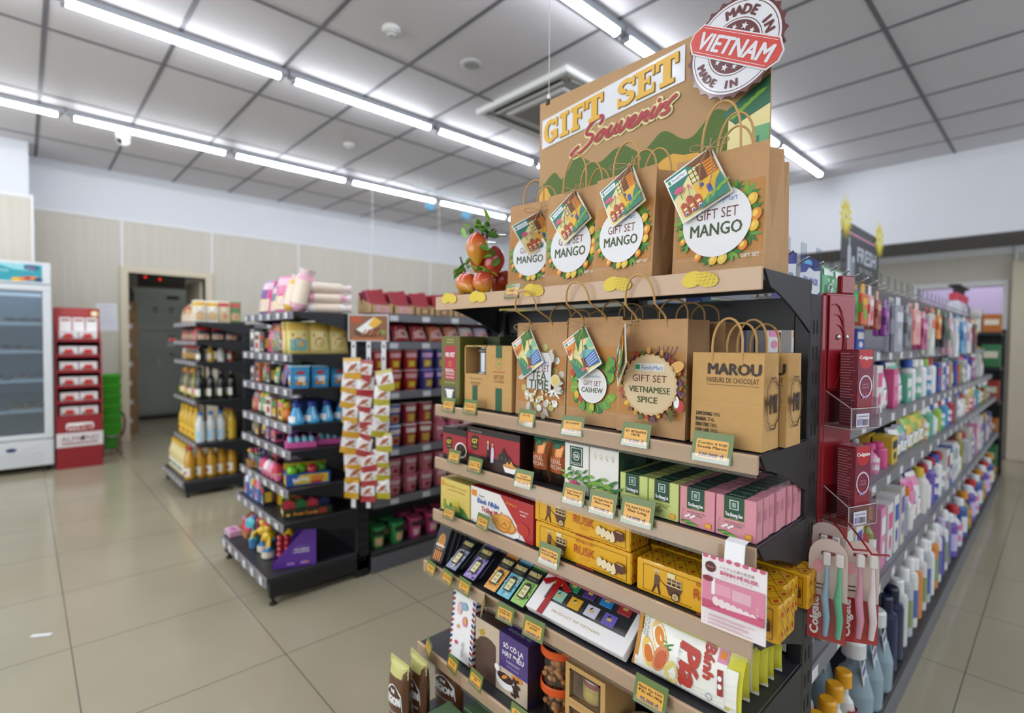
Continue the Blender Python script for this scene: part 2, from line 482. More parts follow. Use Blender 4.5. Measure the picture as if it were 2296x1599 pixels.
MB().lathe([(.06, -.03), (.062, 0)], WHT, 24).build('base', r)
h = MB().ell((0, 0, -.055), (.058, .058, .05), C('#dfe0e0', .3)).build('housing', r)
MB().ell((.035, -.03, -.07), (.025, .025, .025), C('#1a1a1e', .1)).build('lens', h)
# air conditioner cassette
r = root('air_conditioner', 'square white cassette air conditioner in the ceiling', 'air conditioner', (-2.87, 2.73, ZC))
ACW = C('#dedfdd', .45); ACD = C('#8f8a86', .6)
b = MB(); w = .49
for x0, y0, x1, y1 in ((-w, 0, -w+.05, .95), (w-.05, 0, w, .95), (-w+.05, 0, w-.05, .05), (-w+.05, .9, w-.05, .95)): b.box((x0, y0, -.045), (x1, y1, 0), ACW, .006)
b.box((-w+.05, .05, -.03), (w-.05, .9, -.005), C('#bdbab6', .55))
b.build('panel', r)
for k, (x0, y0, x1, y1) in enumerate(((-.36, .075, .36, .135), (-.36, .815, .36, .875), (-.45, .13, -.39, .82), (.39, .13, .45, .82))):
    f = MB().box((x0, y0, -.034), (x1, y1, -.03), C('#2b2a28', .8)).build('air_outlet', r)
    if k < 2: MB().box((x0, y0+.025, -.046), (x1, y0+.045, -.036), ACW, .002).build('flap', f)
    else: MB().box((x0+.02, y0, -.046), (x0+.04, y1, -.036), ACW, .002).build('flap', f)
g = MB().box((-.31, .17, -.05), (.31, .78, -.03), ACW, .006).box((-.27, .21, -.053), (.27, .74, -.05), ACD)
g.build('intake_grille', r)
MB().box((-.44, .06, -.036), (-.40, .085, -.03), C('#333333', .5)).build('sensor', r)
# hanging white rail with blue pompoms
r = root('hanging_rail', 'thin white rail hung from the ceiling by two cords', 'hanging rail', (-5.18, 3.3, 2.97))
MB().box((-.02, 0, 0), (.02, 1.0, .03), C('#d6e0e6', .4), .004).build('bar', r)
for y in (.1, .9): MB().tube([(0, y, .03), (0, y, .14)], .003, WHT, 5).build('cord', r)
for k, y in enumerate((3.52, 4.06)):
    q = root('paper_pompom', ('light blue paper pompom hanging from the white rail, the lower nearer one', 'light blue paper pompom hanging at the far end of the white rail')[k], 'paper pompom', (-5.18, y, 2.8-.02*k), 0, 'blue pompoms')
    b = MB()
    for i in range(26):
        a, c2 = random.uniform(0, 2*PI), math.acos(random.uniform(-1, 1))
        n = Vector((math.sin(c2)*math.cos(a), math.sin(c2)*math.sin(a), math.cos(c2)))
        b.ell(n*.035, (.03, .03, .03), C('#7fbfe0', .8), 7, 5)
    b.build('ball', q)
    MB().tube([(0, 0, .05), (0, 0, .17+.02*k)], .002, WHT, 4).build('cord', q)
for y in (3.0, 3.95):
    tag(MB().tube([(-5.6, y, 2.3), (-5.6, y, ZC)], .0025, WHT, 4).build('ceiling_wire'), 'thin white cord dropping from the ceiling '+('near the rail' if y < 3.5 else 'past the blue pompoms'), 'cord', 'ceiling cords')

# ================================================================ SHELVING
SHB = C('#1f2023', .42, var=.05, vs=30)
SHD = C('#2c2c30', .45, var=.05, vs=30)
STRIP = C('#8b8891', .35)
TICK = C('#d9d9dc', .4)
def lip(parent, x0, x1, y, z, h, m, ticks=0, clear=True, name='price_strip', lab=None):
    b = MB().box((x0, y-.006, z-h), (x1, y, z+.002), m, .001)
    if clear: b.box((x0, y-.009, z-h-.004), (x1, y-.0072, z-.001), CLEAR('#ffffff', .12))
    d = D(b, FR(0, y-.009 if clear else y-.006, 0))
    for i in range(ticks):
        x = x0+(x1-x0)*(i+.5)/ticks+random.uniform(-.01, .01)
        d.rect(x-.022, z-h+.004, .044, h-.008, TICK).rect(x-.018, z-h+.012, .022, .004, C('#77777c'))
    o = b.build(name, parent)
    if lab: o['label'] = lab
    return o
def bracket(parent, x, y0, y1, z, hb, side):
    pts = [(y0, z), (y1, z), (y1, z-hb)]
    n = 8
    for i in range(1, n+1):
        a = PI/2*i/n
        pts.append((y1-(y1-y0-.02)*math.sin(a)*.97, z-.028-(hb-.028)*(1-math.sin(a))**1.3))
    b = MB().prism(pts, .004, SHB, RI(x-(.004 if side > 0 else 0), 0, 0))
    return b.build('bracket', parent)
def upright(parent, x0, x1, y0, y1, z1):
    b = MB().box((x0, y0, 0), (x1, y1, z1), SHB, .003)
    for P in ((RI(x1, 0, 0), LE(x0, 0, 0))):
        d = D(b, P, .0003)
        s = 1 if P[0][2] > 0 else -1
        for i in range(int((z1-.1)/.05)):
            z = .08+.05*i
            for q in (.3, .62): d.rect(s*(y0+(y1-y0)*q)-.004, z, .008, .026, C('#050505', .9))
            d.z = .0003
    return b.build('upright', parent)
def endcap(name, label, x0, x1, yb, yu, base, shelves, strip, lh, ticks, mesh_back=False, top_lip=None, group='shelf end displays'):
    """base=(z, yfront); shelves=[(z of surface, yfront)]"""
    r = root(name, label, 'display shelf', (0, 0, 0), 0, group)
    zt = shelves[-1][0]
    upright(r, x0, x0+.03, yb, yu, zt-.025); upright(r, x1-.03, x1, yb, yu, zt-.025)
    b = MB()
    if mesh_back:
        b.box((x0+.03, yb+.02, zt-.095), (x1-.03, yb+.035, zt-.03), SHB)
        for i in range(23): b.box((x0+.03, yb+.028, .16+.046*i), (x1-.03, yb+.032, .164+.046*i), SHB)
        for i in range(17): b.box((x0+.06+.0485*i, yb+.024, .13), (x0+.064+.0485*i, yb+.028, zt-.1), SHB)
        b.build('wire_grid', r)
    else:
        b.box((x0+.03, yb+.02, .1), (x1-.03, yb+.04, zt-.03), SHD).build('back_panel', r)
    zb, yf = base
    d = MB().box((x0, yf, zb-.022), (x1, yb+.02, zb), SHD, .002).box((x0+.004, yf+.03, .035), (x1-.004, yf+.05, zb-.022), SHB).build('base_deck', r)
    for x in (x0, x1-.02): MB().box((x, yf+.01, .035), (x+.02, yu, zb-.022), SHB, .003).build('side_rail', d)
    for x in (x0+.015, x1-.015):
        for y in (yf+.03, yu-.03): MB().lathe([(.016, 0), (.018, .006), (.008, .012), (.008, .036)], C('#0e0e0f', .6), 12, (x, y, 0)).build('foot', d)
    lip(d, x0, x1, yf, zb, .045, strip, ticks)
    for i, (z, y) in enumerate(shelves):
        s = MB().box((x0+.003, y, z-.02), (x1-.003, yb+.015, z), SHD, .002).build('shelf', r)
        lip(s, x0, x1, y, z, lh[1] if i == len(shelves)-1 else lh[0], strip, ticks if i < len(shelves)-1 or ticks else 0, clear=i < len(shelves)-1 or ticks)
        bracket(s, x0+.004, y+.006, yb, z-.001, .1, -1); bracket(s, x1, y+.006, yb, z-.001, .1, 1)
    return r
GX0, GX1 = -1.238, -.335
gift = endcap('gift_shelf', 'black end display shelf with kraft coloured edges full of gift sets and sweets', GX0, GX1, 1.10, 1.165, (.165, .69),
       [(.355, .81), (.583, .83), (.724, .862), (.874, .868), (1.026, .868), (1.333, .868)], KSTRIP, (.03, .036), 0, True)
snack = endcap('snack_shelf', 'black end display shelf crowded with snacks and toys, hung with jerky packs', -3.15, -2.43, 1.215, 1.285, (.13, .785),
       [(.355, .86), (.51, .882), (.69, .893), (.81, .897), (.98, .9), (1.14, .9), (1.34, .905)], STRIP, (.035, .035), 6)
oil = endcap('oil_shelf', 'black end display shelf with bottles of oil, sauce and wine near the doorway', -5.3, -4.53, 1.29, 1.36, (.12, .868),
       [(.40, .955), (.73, .957), (1.03, .96), (1.19, .96), (1.338, .96)], STRIP, (.03, .03), 6)
def row(name, label, x0, x1, y0, y1, zs, dep, hookz=None):
    r = root(name, label, 'shelf', (0, 0, 0), 0, 'long aisle shelves')
    xm = (x0+x1)/2
    MB().box((xm-.015, y0, .1), (xm+.015, y1, 1.33), C('#9a9aa0', .5)).build('back_panel', r)
    n = int((y1-y0)/.9)
    for i in range(n+1):
        y = y0+(y1-y0-.03)*i/n
        MB().box((xm-.025, y, 0), (xm+.025, y+.03, 1.36), SHB, .002).build('upright', r)
    for sx in (1, -1):
        xe = x1 if sx > 0 else x0
        def span(a, z0, z1, m, nm, par):
            p, q = sorted((xm+sx*.02, xm+sx*a)); return MB().box((p, y0, z0), (q, y1, z1), m, .002).build(nm, par)
        w = abs(xe-xm)
        d = span(w, .085, .11, SHD, 'base_deck', r)
        p, q = sorted((xe, xe-sx*.02)); MB().box((p, y0, .0), (q, y1, .085), C('#6a6a70', .4)).build('kick_plate', d)
        for z, dd in zip(zs, dep):
            s = span(w-dd, z-.02, z, C('#84848a', .5) if name == 'toiletry_shelf' else SHD, 'shelf', r)
            xs = xe-sx*dd
            p, q = sorted((xs, xs+sx*.006))
            b = MB().box((p, y0, z-.036), (q, y1, z+.003), C('#75757b', .35), .001)
            dr = D(b, RI(q, 0, 0) if sx > 0 else LE(p, 0, 0))
            for k in range(int((y1-y0)/.2)): dr.rect((y0+.1+.2*k) if sx > 0 else -(y0+.1+.2*k)-.05, z-.032, .05, .028, TICK); dr.z = .0004
            b.build('price_strip', s)
    return r
R1 = row('toiletry_shelf', 'long double sided aisle shelf of toiletries behind the gift display', -1.235, -.35, 1.19, 6.1, [.47, .775, .965, 1.185], [.03, .05, .08, .13])
R2 = row('noodle_shelf', 'long double sided aisle shelf of cup noodles behind the snack display', -3.15, -2.42, 1.3, 5.6, [.375, .635, .936, 1.2, 1.345], [0, 0, 0, .01, .01])
R3 = row('grocery_shelf', 'long double sided aisle shelf behind the oil display', -5.28, -4.54, 1.375, 5.6, [.4, .73, 1.03, 1.335], [0, 0, 0, 0])

# ================================================================ GIFT DISPLAY
ORG = C('#b9803f', .6, var=.05, vs=20); CRM = C('#efe9dc', .6); GRN = C('#3d7a3a', .6); LGR = C('#7aa83c', .6); DGR = C('#3f4f26', .6)
MYEL = C('#e8b43a', .55); MORG = C('#e08a2c', .55); WINE = C('#6e2a2a', .6); PINK = C('#d8557e', .5); LOGO_B = C('#2d6fb5', .5); LOGO_G = C('#2f9c62', .5)
PAPW = C('#f1f0ee', .6); PALE = C('#e9dc9c', .55); BRN = C('#7a4a28', .6); TEAL = C('#2f7d6e', .5); REDB = C('#b5502e', .5); BLUE = C('#3d5fa8', .5)
def curve3(p0, p1, p2, p3, n=10):
    o = []
    for i in range(n+1):
        t = i/n; q = 1-t
        o.append(tuple(q*q*q*a+3*q*q*t*b2+3*q*t*t*c+t*t*t*d for a, b2, c, d in zip(p0, p1, p2, p3)))
    return o
def bag_body(w, d, h, m, lean=.8, crease=None):
    """open paper bag with pinched side gussets; returns builder and the tilt of its front"""
    b = MB()
    lv = []
    for z, q in ((0, 1), (h*.33, 1-(1-lean)*.33), (h, lean)):
        g = .018*(z/h)
        y = d/2*q
        lv.append([(-w/2, -y, z), (w/2, -y, z), (w/2-g, 0, z), (w/2, y, z), (-w/2, y, z), (-w/2+g, 0, z)])
    vs = [p for l in lv for p in l]
    fs = [[0, 5, 4, 3, 2, 1]]
    for k in range(2):
        for i in range(6):
            j = (i+1) % 6
            fs.append([k*6+i, k*6+j, k*6+6+j, k*6+6+i])
    b.add(vs, fs, m)
    # folded bottom flap and the seams pressed into the front
    ti = math.atan2(d/2*(1-lean), h)
    P = Matrix.Translation((0, -d/2, 0)) @ Matrix.Rotation(-ti, 4, 'X') @ FR()
    b.P = P
    return b, P
def handle(parent, w, y, h, hh, lean=0, name='handle'):
    a = w*.21
    if lean < -.02:      # bent forward past the shelf edge, then upright
        k = .022
        L = curve3((-a, y-.002, h-.008), (-a, y-.004, h+.012), (-a, y+lean*.5, h+k*.6), (-a, y+lean*.9, h+k+.006), 6)
        top = curve3(L[-1], (-a*1.05, y+lean*1.1, h+hh*1.3), (a*1.05, y+lean*1.1, h+hh*1.3), (a, L[-1][1], L[-1][2]), 14)
        pts = [(-a, y, h-.03)] + L + top[1:-1] + [(-p[0], p[1], p[2]) for p in L[::-1]] + [(a, y, h-.03)]
        return MB().tube(pts, .0022, KRAFT2, 6).build(name, parent)
    pts = [(-a, y, h-.03), (-a, y-.002, h+.01)] + curve3((-a, y-.002, h+.01), (-a*1.05, y+lean, h+hh*1.25), (a*1.05, y+lean, h+hh*1.25), (a, y-.002, h+.01), 14)[1:] + [(a, y, h-.03)]
    return MB().tube(pts, .0022, KRAFT2, 6).build(name, parent)
def market_card(b, P, s):
    """printed souvenir card: houses, lotus and leaves"""
    d = D(b, P, .0003)
    h = s/2
    d.rect(-h, -h, s, s, PAPW).rect(-h*.95, -h*.95, s*.95, s*.95, PALE)
    d.poly([(-h*.95, h*.95), (h*.5, h*.95), (-h*.95, h*.0)], TEAL).rect(-h*.95, h*.62, s*.42, s*.12, PAPW)
    d.rect(-h*.9, h*.66, s*.055, s*.08, LOGO_G).text('FamilyMart', -h*.45, h*.75, s*.062, LOGO_B, w=s*.27)
    d.poly([(-h*.1, h*.95), (h*.95, h*.95), (h*.95, h*.6), (h*.3, h*.62)], BRN)
    d.rect(-h*.1, h*.1, s*.28, s*.3, PALE)
    for i in range(4): d.rect(-h*.1+i*s*.09, h*.1, s*.012, s*.3, INK)
    for i in range(3): d.rect(-h*.1, h*.14+i*s*.1, s*.28, s*.012, INK)
    d.rect(h*.2, h*.0, s*.14, s*.32, BRN)
    d.rect(h*.5, h*.0, s*.2, s*.32, MORG)
    for i in range(5):
        d.rect(h*.5, h*.05+i*s*.06, s*.2, s*.01, BRN); d.rect(h*.86, h*.08+i*s*.06, s*.03, s*.025, BRN)
    d.rect(-h*.1, -h*.7, s*.5, s*.36, MYEL).ell(h*.2, -h*.12, s*.04, s*.04, BLUE, 12)
    d.rect(h*.3, -h*.55, s*.09, s*.12, BLUE).ell(h*.39, -h*.31, s*.045, s*.045, BLUE, 12)
    for i, x in enumerate((-.8, -.52, -.24)):
        t = -.25 if i == 1 else -.4
        d.rect(h*x, -h*.85, s*.12, s*(.28 if i == 1 else .22), REDB).poly([(h*x-s*.01, -h*.85+s*(.28 if i == 1 else .22)), (h*x+s*.13, -h*.85+s*(.28 if i == 1 else .22)), (h*x+s*.06, -h*.85+s*(.34 if i == 1 else .27))], REDB)
        d.rect(h*x+s*.025, -h*.65, s*.07, s*.05, PALE); d.ell(h*x+s*.06, -h*.78, s*.032, s*.036, PAPW, 10).ell(h*x+s*.06, -h*.8, s*.022, s*.025, BLUE, 10)
    d.line([(-h*.6, h*.15), (-h*.62, -h*.2)], s*.014, GRN).line([(-h*.25, h*.05), (-h*.35, -h*.3)], s*.012, GRN)
    for a in range(-60, 90, 30): d.leaf(-h*.6, h*.1, s*.13, s*.06, rad(90+a), PINK)
    d.leaf(-h*.25, h*.02, s*.1, s*.05, rad(80), PINK)
    d.poly([(h*.95, -h*.1), (h*.95, -h*.95), (-h*.3, -h*.95), (h*.1, -h*.7), (h*.5, -h*.65), (h*.7, -h*.3)], TEAL)
    for i in range(4): d.leaf(h*.1+i*h*.22, -h*.92+i*h*.1, s*.2, s*.07, rad(60-i*15), LGR)
def coast_card(b, P, w, h):
    """printed souvenir card: hill road, bay and lotus"""
    d = D(b, P, .0003)
    x, y = w/2, h/2
    d.rect(-x, -y, w, h, PAPW).rect(-x*.95, -y*.95, w*.95, h*.95, PALE)
    d.poly([(-x*.95, y*.95), (x*.1, y*.95), (-x*.3, y*.3), (-x*.95, y*.2)], MORG).poly([(-x*.95, y*.5), (-x*.5, y*.45), (-x*.95, y*.2)], REDB)
    d.rect(-x*.9, y*.66, w*.56, h*.11, PAPW).rect(-x*.86, y*.69, w*.09, h*.07, LOGO_G).text('FamilyMart', -x*.2, y*.77, h*.055, LOGO_B, w=w*.38)
    d.poly([(0, y*.95), (x*.95, y*.95), (x*.95, y*.4), (x*.3, y*.55), (-x*.2, y*.1), (-x*.1, y*.5)], GRN)
    for i in range(4): d.leaf(x*.1+i*x*.17, y*.55+i*y*.1, w*.2, w*.05, rad(30), LGR)
    d.rect(x*.35, -y*.05, w*.09, h*.13, TEAL).poly([(x*.6, y*.2), (x*.95, y*.4), (x*.95, -y*.1), (x*.6, 0)], C('#7cc49a'))
    d.poly([(-x*.2, -y*.1), (x*.2, y*.05), (x*.95, -y*.2), (x*.95, -y*.5), (0, -y*.45)], C('#6fb3b5'))
    d.poly([(0, -y*.35), (x*.95, -y*.25), (x*.95, -y*.9), (x*.1, -y*.8)], BLUE)
    for i in range(4): d.line([(x*.1, -y*.45-i*y*.1), (x*.9, -y*.35-i*y*.12)], h*.02, C('#b9d4ea'))
    d.poly([(-x*.55, y*.2), (-x*.4, y*.15), (0, -y*.3), (x*.1, -y*.85), (-x*.35, -y*.8), (-x*.2, -y*.3)], PALE)
    d.poly([(-x*.15, -y*.2), (x*.05, -y*.3), (x*.12, -y*.8), (-x*.2, -y*.7)], BRN)
    d.poly([(-x*.95, 0), (-x*.5, -y*.1), (-x*.1, -y*.95), (-x*.95, -y*.95)], TEAL)
    for i in range(4): d.leaf(-x*.85+i*x*.14, -y*.2-i*y*.2, w*.2, w*.08, rad(50), LGR)
    for a in range(-60, 90, 30): d.leaf(-x*.25, -y*.82, w*.12, w*.06, rad(90+a), PINK)
def hang_card(parent, kind, w, h, loc, rot, rz=0, tilt=0):
    b = MB()
    M = Matrix.Rotation(rz, 4, 'Z') @ Matrix.Rotation(tilt, 4, 'X') @ Matrix.Rotation(rot, 4, 'Y')
    b.M = Matrix.Translation(loc) @ M
    b.box((-w/2, 0, -h/2), (w/2, .0016, h/2), PAPW)
    (market_card(b, FR(), w) if kind == 'market' else coast_card(b, FR(), w, h))
    c = b.build('gift_card', parent)
    c['label'] = 'square printed card with houses and lotus' if kind == 'market' else 'printed card with a green coast'
    return c
def twine(parent, x, y, z, s=1, seed=0):
    rr = random.Random(seed)
    b = MB()
    b.ell((x, y-.003, z), (.006, .005, .005), TWINE, 8, 6)
    for sx in (-1, 1):
        L = rr.uniform(.03, .05)*s
        b.tube(curve3((x, y-.004, z), (x+sx*L, y-.012, z+.025*s), (x+sx*L*1.3, y-.014, z-.012*s), (x, y-.005, z), 10), .0011, TWINE, 5)
        b.tube(curve3((x, y-.004, z), (x+sx*.012, y-.014, z-.02*s), (x+sx*rr.uniform(.005, .025), y-.012, z-.04*s), (x+sx*rr.uniform(.0, .03), y-.01, z-.065*s), 8), .001, TWINE, 5)
    b.tube([(x, y, z), (x, y+.004, z+.02)], .0012, TWINE, 5)
    return b.build('twine_bow', parent)
def mango_print(b, P, w, h):
    """orange label with mango wreath and white round"""
    d = D(b, P)
    x0, x1, z0, z1 = -w*.47, w*.47, h*.16, h*.72
    d.rect(x0, z0, x1-x0, z1-z0, ORG)
    cx, cz, r = -.0*w, h*.42, w*.36
    for g, sc in ((38, 1.15), (62, .8), (12, .9), (-25, 1), (-62, .9), (-100, .85), (-150, .9), (172, 1.0), (195, .8)):
        ex, ez = cx+r*.98*math.cos(rad(g)), cz+r*.98*math.sin(rad(g))
        for q in (-50, -20, 12, 44): d.leaf(ex, ez, r*.42*sc, r*.13*sc, rad(g+q), (GRN, LGR, C('#5f9a3e'))[(g+q) % 3])
    for g, q, m in ((26, .16, MYEL), (2, .17, MORG), (-14, .14, MYEL), (-44, .13, MORG), (-78, .15, C('#dcc04a')), (-92, .13, MYEL), (-118, .12, MORG), (205, .1, MORG)):
        ex, ez = cx+r*1.12*math.cos(rad(g)), cz+r*1.12*math.sin(rad(g))
        d.ell(ex, ez, r*q*1.15, r*q*.9, m, 14, rad(60)).ell(ex-r*.02, ez+r*.03, r*q*.6, r*q*.45, C('#f0cc5a'), 10, rad(60))
    r *= 1.03
    d.ell(cx, cz, r, r, C('#e4e4e6', .5), 40)
    d.text('FamilyMart', cx+r*.2, cz+r*.62, r*.16, LOGO_B, w=r*.8)
    d.text('GIFT SET', cx+r*.02, cz+r*.24, r*.3, WINE, w=r*1.22).text('MANGO', cx, cz-r*.2, r*.36, DGR, w=r*1.5, bold=.018)
    d.text('GIFT SET', cx+r*1.0, cz-r*1.05, r*.1, PAPW, w=r*.5)
def paper_bag(label, loc, w, d, h, hh, printer, m=KRAFT, rz=0, lean=.8, back_handle=True, fl=.0, hb=None):
    r = root('gift_bag', label, 'paper bag', loc, rz, 'paper gift bags')
    b, P = bag_body(w, d, h, m, lean)
    dd = D(b, P, .0002)
    L2 = C('#c49c72', .75)
    dd.line([(-w/2, h*.13), (w/2, h*.13)], .0012, L2)
    dd.line([(-w/2+.0005, 0), (-w/2+.0005, h)], .0012, L2)
    if printer: printer(b, P, w, h)
    b.build('bag_body', r)
    handle(r, w, -d/2*lean+.002, h, hh, fl)
    if back_handle: handle(r, w, d/2*lean-.002, h, hb or hh*.97, 0)
    return r
BD = .09
for i, (x0, x1, yf, h, lab) in enumerate(((-1.032, -.885, .955, .235, 'first kraft gift bag printed with mango, beside the artificial mangoes'),
        (-.871, -.708, .925, .228, 'second kraft gift bag printed with mango from the artificial mangoes'),
        (-.698, -.548, .890, .222, 'third kraft mango gift bag, standing further forward on the top shelf'),
        (-.518, -.348, .905, .219, 'fourth and outermost kraft mango gift bag, below the round red seal'))):
    w = x1-x0
    r = paper_bag(lab, ((x0+x1)/2, yf+BD/2, 1.335), w, BD, h, (.06, .085, .065, .095)[i], mango_print, lean=.72, rz=(rad(10), 0, rad(-3), 0)[i], fl=.004)
    cx, cz = ((-.94, 1.487), (-.788, 1.497), (-.618, 1.505), (-.468, 1.497))[i]
    sz = (.088, .092, .092, .1)[i]
    hang_card(r, 'market', sz, sz, (cx-(x0+x1)/2, -BD/2-.006, cz-1.335), (rad(-30), rad(-34), rad(-26), rad(-26))[i], rz=(rad(38), 0, rad(-3), rad(2))[i], tilt=rad(-4))
    twine(r, cx-(x0+x1)/2+sz*(.16, .14, .22, .22)[i], -BD/2*.8-.012, cz-1.335+sz*.62, 1.1, i)
# more mango bags standing behind the front row
for i, (x, y) in enumerate(((-.45, 1.045), (-.62, 1.04), (-.79, 1.055))):
    paper_bag(f'plain kraft gift bag half hidden behind the {ORD[3-i]} mango bag', (x, y, 1.335), .16, .07, .222, .08, None, lean=.72, back_handle=False)

# second shelf
def tea_print(b, P, w, h):
    d = D(b, P)
    d.rect(-w*.47, h*.15, w*.94, h*.5, ORG)
    LC = C('#d9d2b4', .6); LW = C('#c9c4b8', .6)
    for i in range(26):
        a = rad(i*360/26); q = 1+.2*math.sin(i*2.3)
        d.ell(w*.05+w*.33*q*math.cos(a), h*.38+w*.42*q*math.sin(a), w*.055, w*.055, (LC, LW, C('#b9b46a'), PAPW)[i % 4], 7)
    rr = random.Random(4)
    for i in range(46): d.ell(rr.uniform(-.24, .3)*w, h*.22+rr.uniform(-.07, .09)*h, w*.022, w*.022, (PAPW, LC, C('#d8d6a0'))[i % 3], 6)
    for i in range(10): d.leaf(w*.34, h*(.28+.02*(i % 4)), w*.14, w*.03, i*.7, PAPW)
    for i in range(8): d.leaf(w*.05+w*.3*math.cos(i), h*.38+w*.4*math.sin(i), w*.16, w*.08, i*1.1, LW)
    d.ell(w*.36, h*.4, w*.09, w*.09, LC, 14).ell(w*.36, h*.4, w*.07, w*.07, C('#d8c06a'), 14)
    d.poly([(-w*.2, h*.3), (w*.28, h*.3), (w*.28, h*.6), (w*.22, h*.68), (-w*.14, h*.68), (-w*.2, h*.6)], C('#d2d0d2')).ring(w*.04, h*.66, w*.03, .001, INK, 10)
    d.text('FamilyMart', w*.08, h*.58, w*.05, LOGO_B, w=w*.3).text('GIFT SET', w*.05, h*.52, w*.1, WINE, w=w*.38).text('TEA', w*.04, h*.44, w*.14, DGR, w=w*.3, bold=.012).text('TIME', w*.04, h*.35, w*.14, DGR, w=w*.38, bold=.012)
def cashew_print(b, P, w, h):
    d = D(b, P)
    d.rect(-w*.47, h*.15, w*.94, h*.58, ORG)
    cx, cz, r = w*.02, h*.37, w*.27
    for i in range(15):
        a = rad(i*24-100)
        if 3 < i < 6: continue
        d.ell(cx+r*1.32*math.cos(a), cz+r*1.3*math.sin(a), r*.38, r*.24, (LGR, GRN, C('#5f9a3e'))[i % 3], 12, a+.9)
        d.line([(cx+r*1.1*math.cos(a), cz+r*1.1*math.sin(a)), (cx+r*1.5*math.cos(a), cz+r*1.5*math.sin(a))], .0008, C('#cfe39a'))
    for i in range(6): d.ell(w*(.3+.05*(i % 2)), h*(.5+.035*i-.08), r*.3, r*.2, (GRN, LGR, C('#5f9a3e'))[i % 3], 12, .4+i)
    for x, z, m in ((-.28, .27, MYEL), (-.2, .23, C('#b8402c')), (.02, .17, C('#c7b832')), (-.36, .47, C('#c0392b'))): d.ell(w*x, h*z, w*.045, w*.065, m, 12).ell(w*x-.002, h*z-.008, w*.02, w*.03, C('#8fae3a'), 8)
    d.ell(cx, cz, r, r, BRN, 28).ell(cx, cz, r*.97, r*.97, PAPW, 28).ell(cx, cz, r*.9, r*.9, C('#e2e0de'), 28)
    d.text('FamilyMart', cx+r*.1, cz+r*.5, r*.14, LOGO_B, w=r*.9).text('GIFT SET', cx, cz+r*.12, r*.28, WINE, w=r*1.2).text('CASHEW', cx, cz-r*.25, r*.28, DGR, w=r*1.45, bold=.015)
def spice_print(b, P, w, h):
    d = D(b, P)
    d.rect(-w*.47, h*.16, w*.94, h*.56, ORG)
    cx, cz, r = w*.05, h*.44, w*.38
    cols = (MYEL, C('#8a5a2a'), C('#c8963c'), C('#5a6a2a'), C('#b8402c'), C('#6a3a5a'))
    rr = random.Random(6)
    for i in range(70):
        a = rad(i*5.14); q = 1.02+.2*rr.random()
        d.ell(cx+r*q*math.cos(a), cz+r*q*math.sin(a), r*rr.uniform(.04, .1), r*.05, cols[rr.randrange(6)], 7, rr.random()*6)
    for i in range(30):
        a = rad(i*12); q = 1.02+.16*abs(math.sin(i*1.7))
        d.ell(cx+r*q*math.cos(a), cz+r*q*math.sin(a), r*.12, r*.08, cols[i % 6], 8, a)
    for i in range(5): d.line([(cx+r*(.35+.1*i), cz+r*.8), (cx+r*(.3+.17*i), cz+r*1.3)], .0022, (C('#4a2030'), C('#6a3a20'))[i % 2])
    d.ell(cx+r*.95, cz+r*.62, r*.28, r*.18, C('#d6a558'), 12, .5).ell(cx+r*.8, cz+r*.4, r*.16, r*.12, C('#e0b468'), 10)
    d.ell(cx+r*1.1, cz-r*.62, r*.15, r*.2, C('#b83030'), 12).ell(cx+r*.98, cz-r*.5, r*.1, r*.2, PAPW, 10)
    for i in range(8): d.ell(cx+r*(1.05+.07*math.sin(i)), cz+r*(.2-.06*i), r*.05, r*.05, C('#5a3f7a'), 6)
    for i in range(6): d.leaf(cx+r*.7, cz-r*.95, r*.3, r*.06, rad(-60+25*i), C('#5a5a1e'))
    for i in range(6): d.leaf(cx-r*1.05, cz-r*.3, r*.22, r*.06, rad(60*i), C('#a8552a'))
    d.ell(cx, cz, r*1.02, r*1.02, C('#c9ab7c'), 60, wob=.025, wn=30).ell(cx, cz, r*.95, r*.95, C('#d4bb92'), 32)
    d.rect(cx-r*.58, cz+r*.46, r*1.12, r*.26, C('#d9d6cf')).rect(cx-r*.55, cz+r*.51, r*.18, r*.15, LOGO_G).text('FamilyMart', cx+r*.1, cz+r*.58, r*.15, LOGO_B, w=r*.8)
    d.text('GIFT SET', cx, cz+r*.22, r*.24, WINE, w=r*1.3).text('VIETNAMESE', cx, cz-r*.16, r*.21, DGR, w=r*1.55, bold=.015).text('SPICE', cx-r*.05, cz-r*.5, r*.21, DGR, w=r*.75, bold=.015)
def choc_print(b, P, w, h):
    d = D(b, P)
    I2 = C('#3a2a20', .6)
    d.text('MAROU', w*.1, h*.83, h*.12, I2, w=w*.72, bold=.05).text('FAISEURS DE CHOCOLAT', w*.08, h*.71, h*.055, I2, w=w*.72)
    d.rect(-w*.28, h*.655, w*.72, h*.004, I2).rect(-w*.5, h*.45, w, h*.004, C('#d6ae7c'))
    for i, t in enumerate(('LAM DONG', 'BARIA', 'BEN TRE', 'DAK LAK', 'TIEN GIANG')):
        wd = (.23, .15, .19, .2, .24)[i]*w
        d.text(t, -w*.42+wd/2, h*(.335-.06*i), h*.042, I2, w=wd, bold=.03).text(('74%', '76', '78%', '70', '70')[i], -w*.42+wd+w*.07, h*(.335-.06*i), h*.042, I2, w=w*.1)
    # side roundel
    d2 = D(b, RI(w/2-.001, 0, 0), .0012)
    pass
Z2 = 1.0285
r = paper_bag('kraft gift bag printed TEA TIME with a coast card on the second shelf', (-.865, .947, Z2), .164, .085, .228, .066, tea_print, lean=.85, fl=-.062, hb=.045)
hang_card(r, 'coast', .072, .098, (-.03, -.055, .155), rad(-33), tilt=rad(-5)); twine(r, -.03, -.05, .213, 1.2, 11)
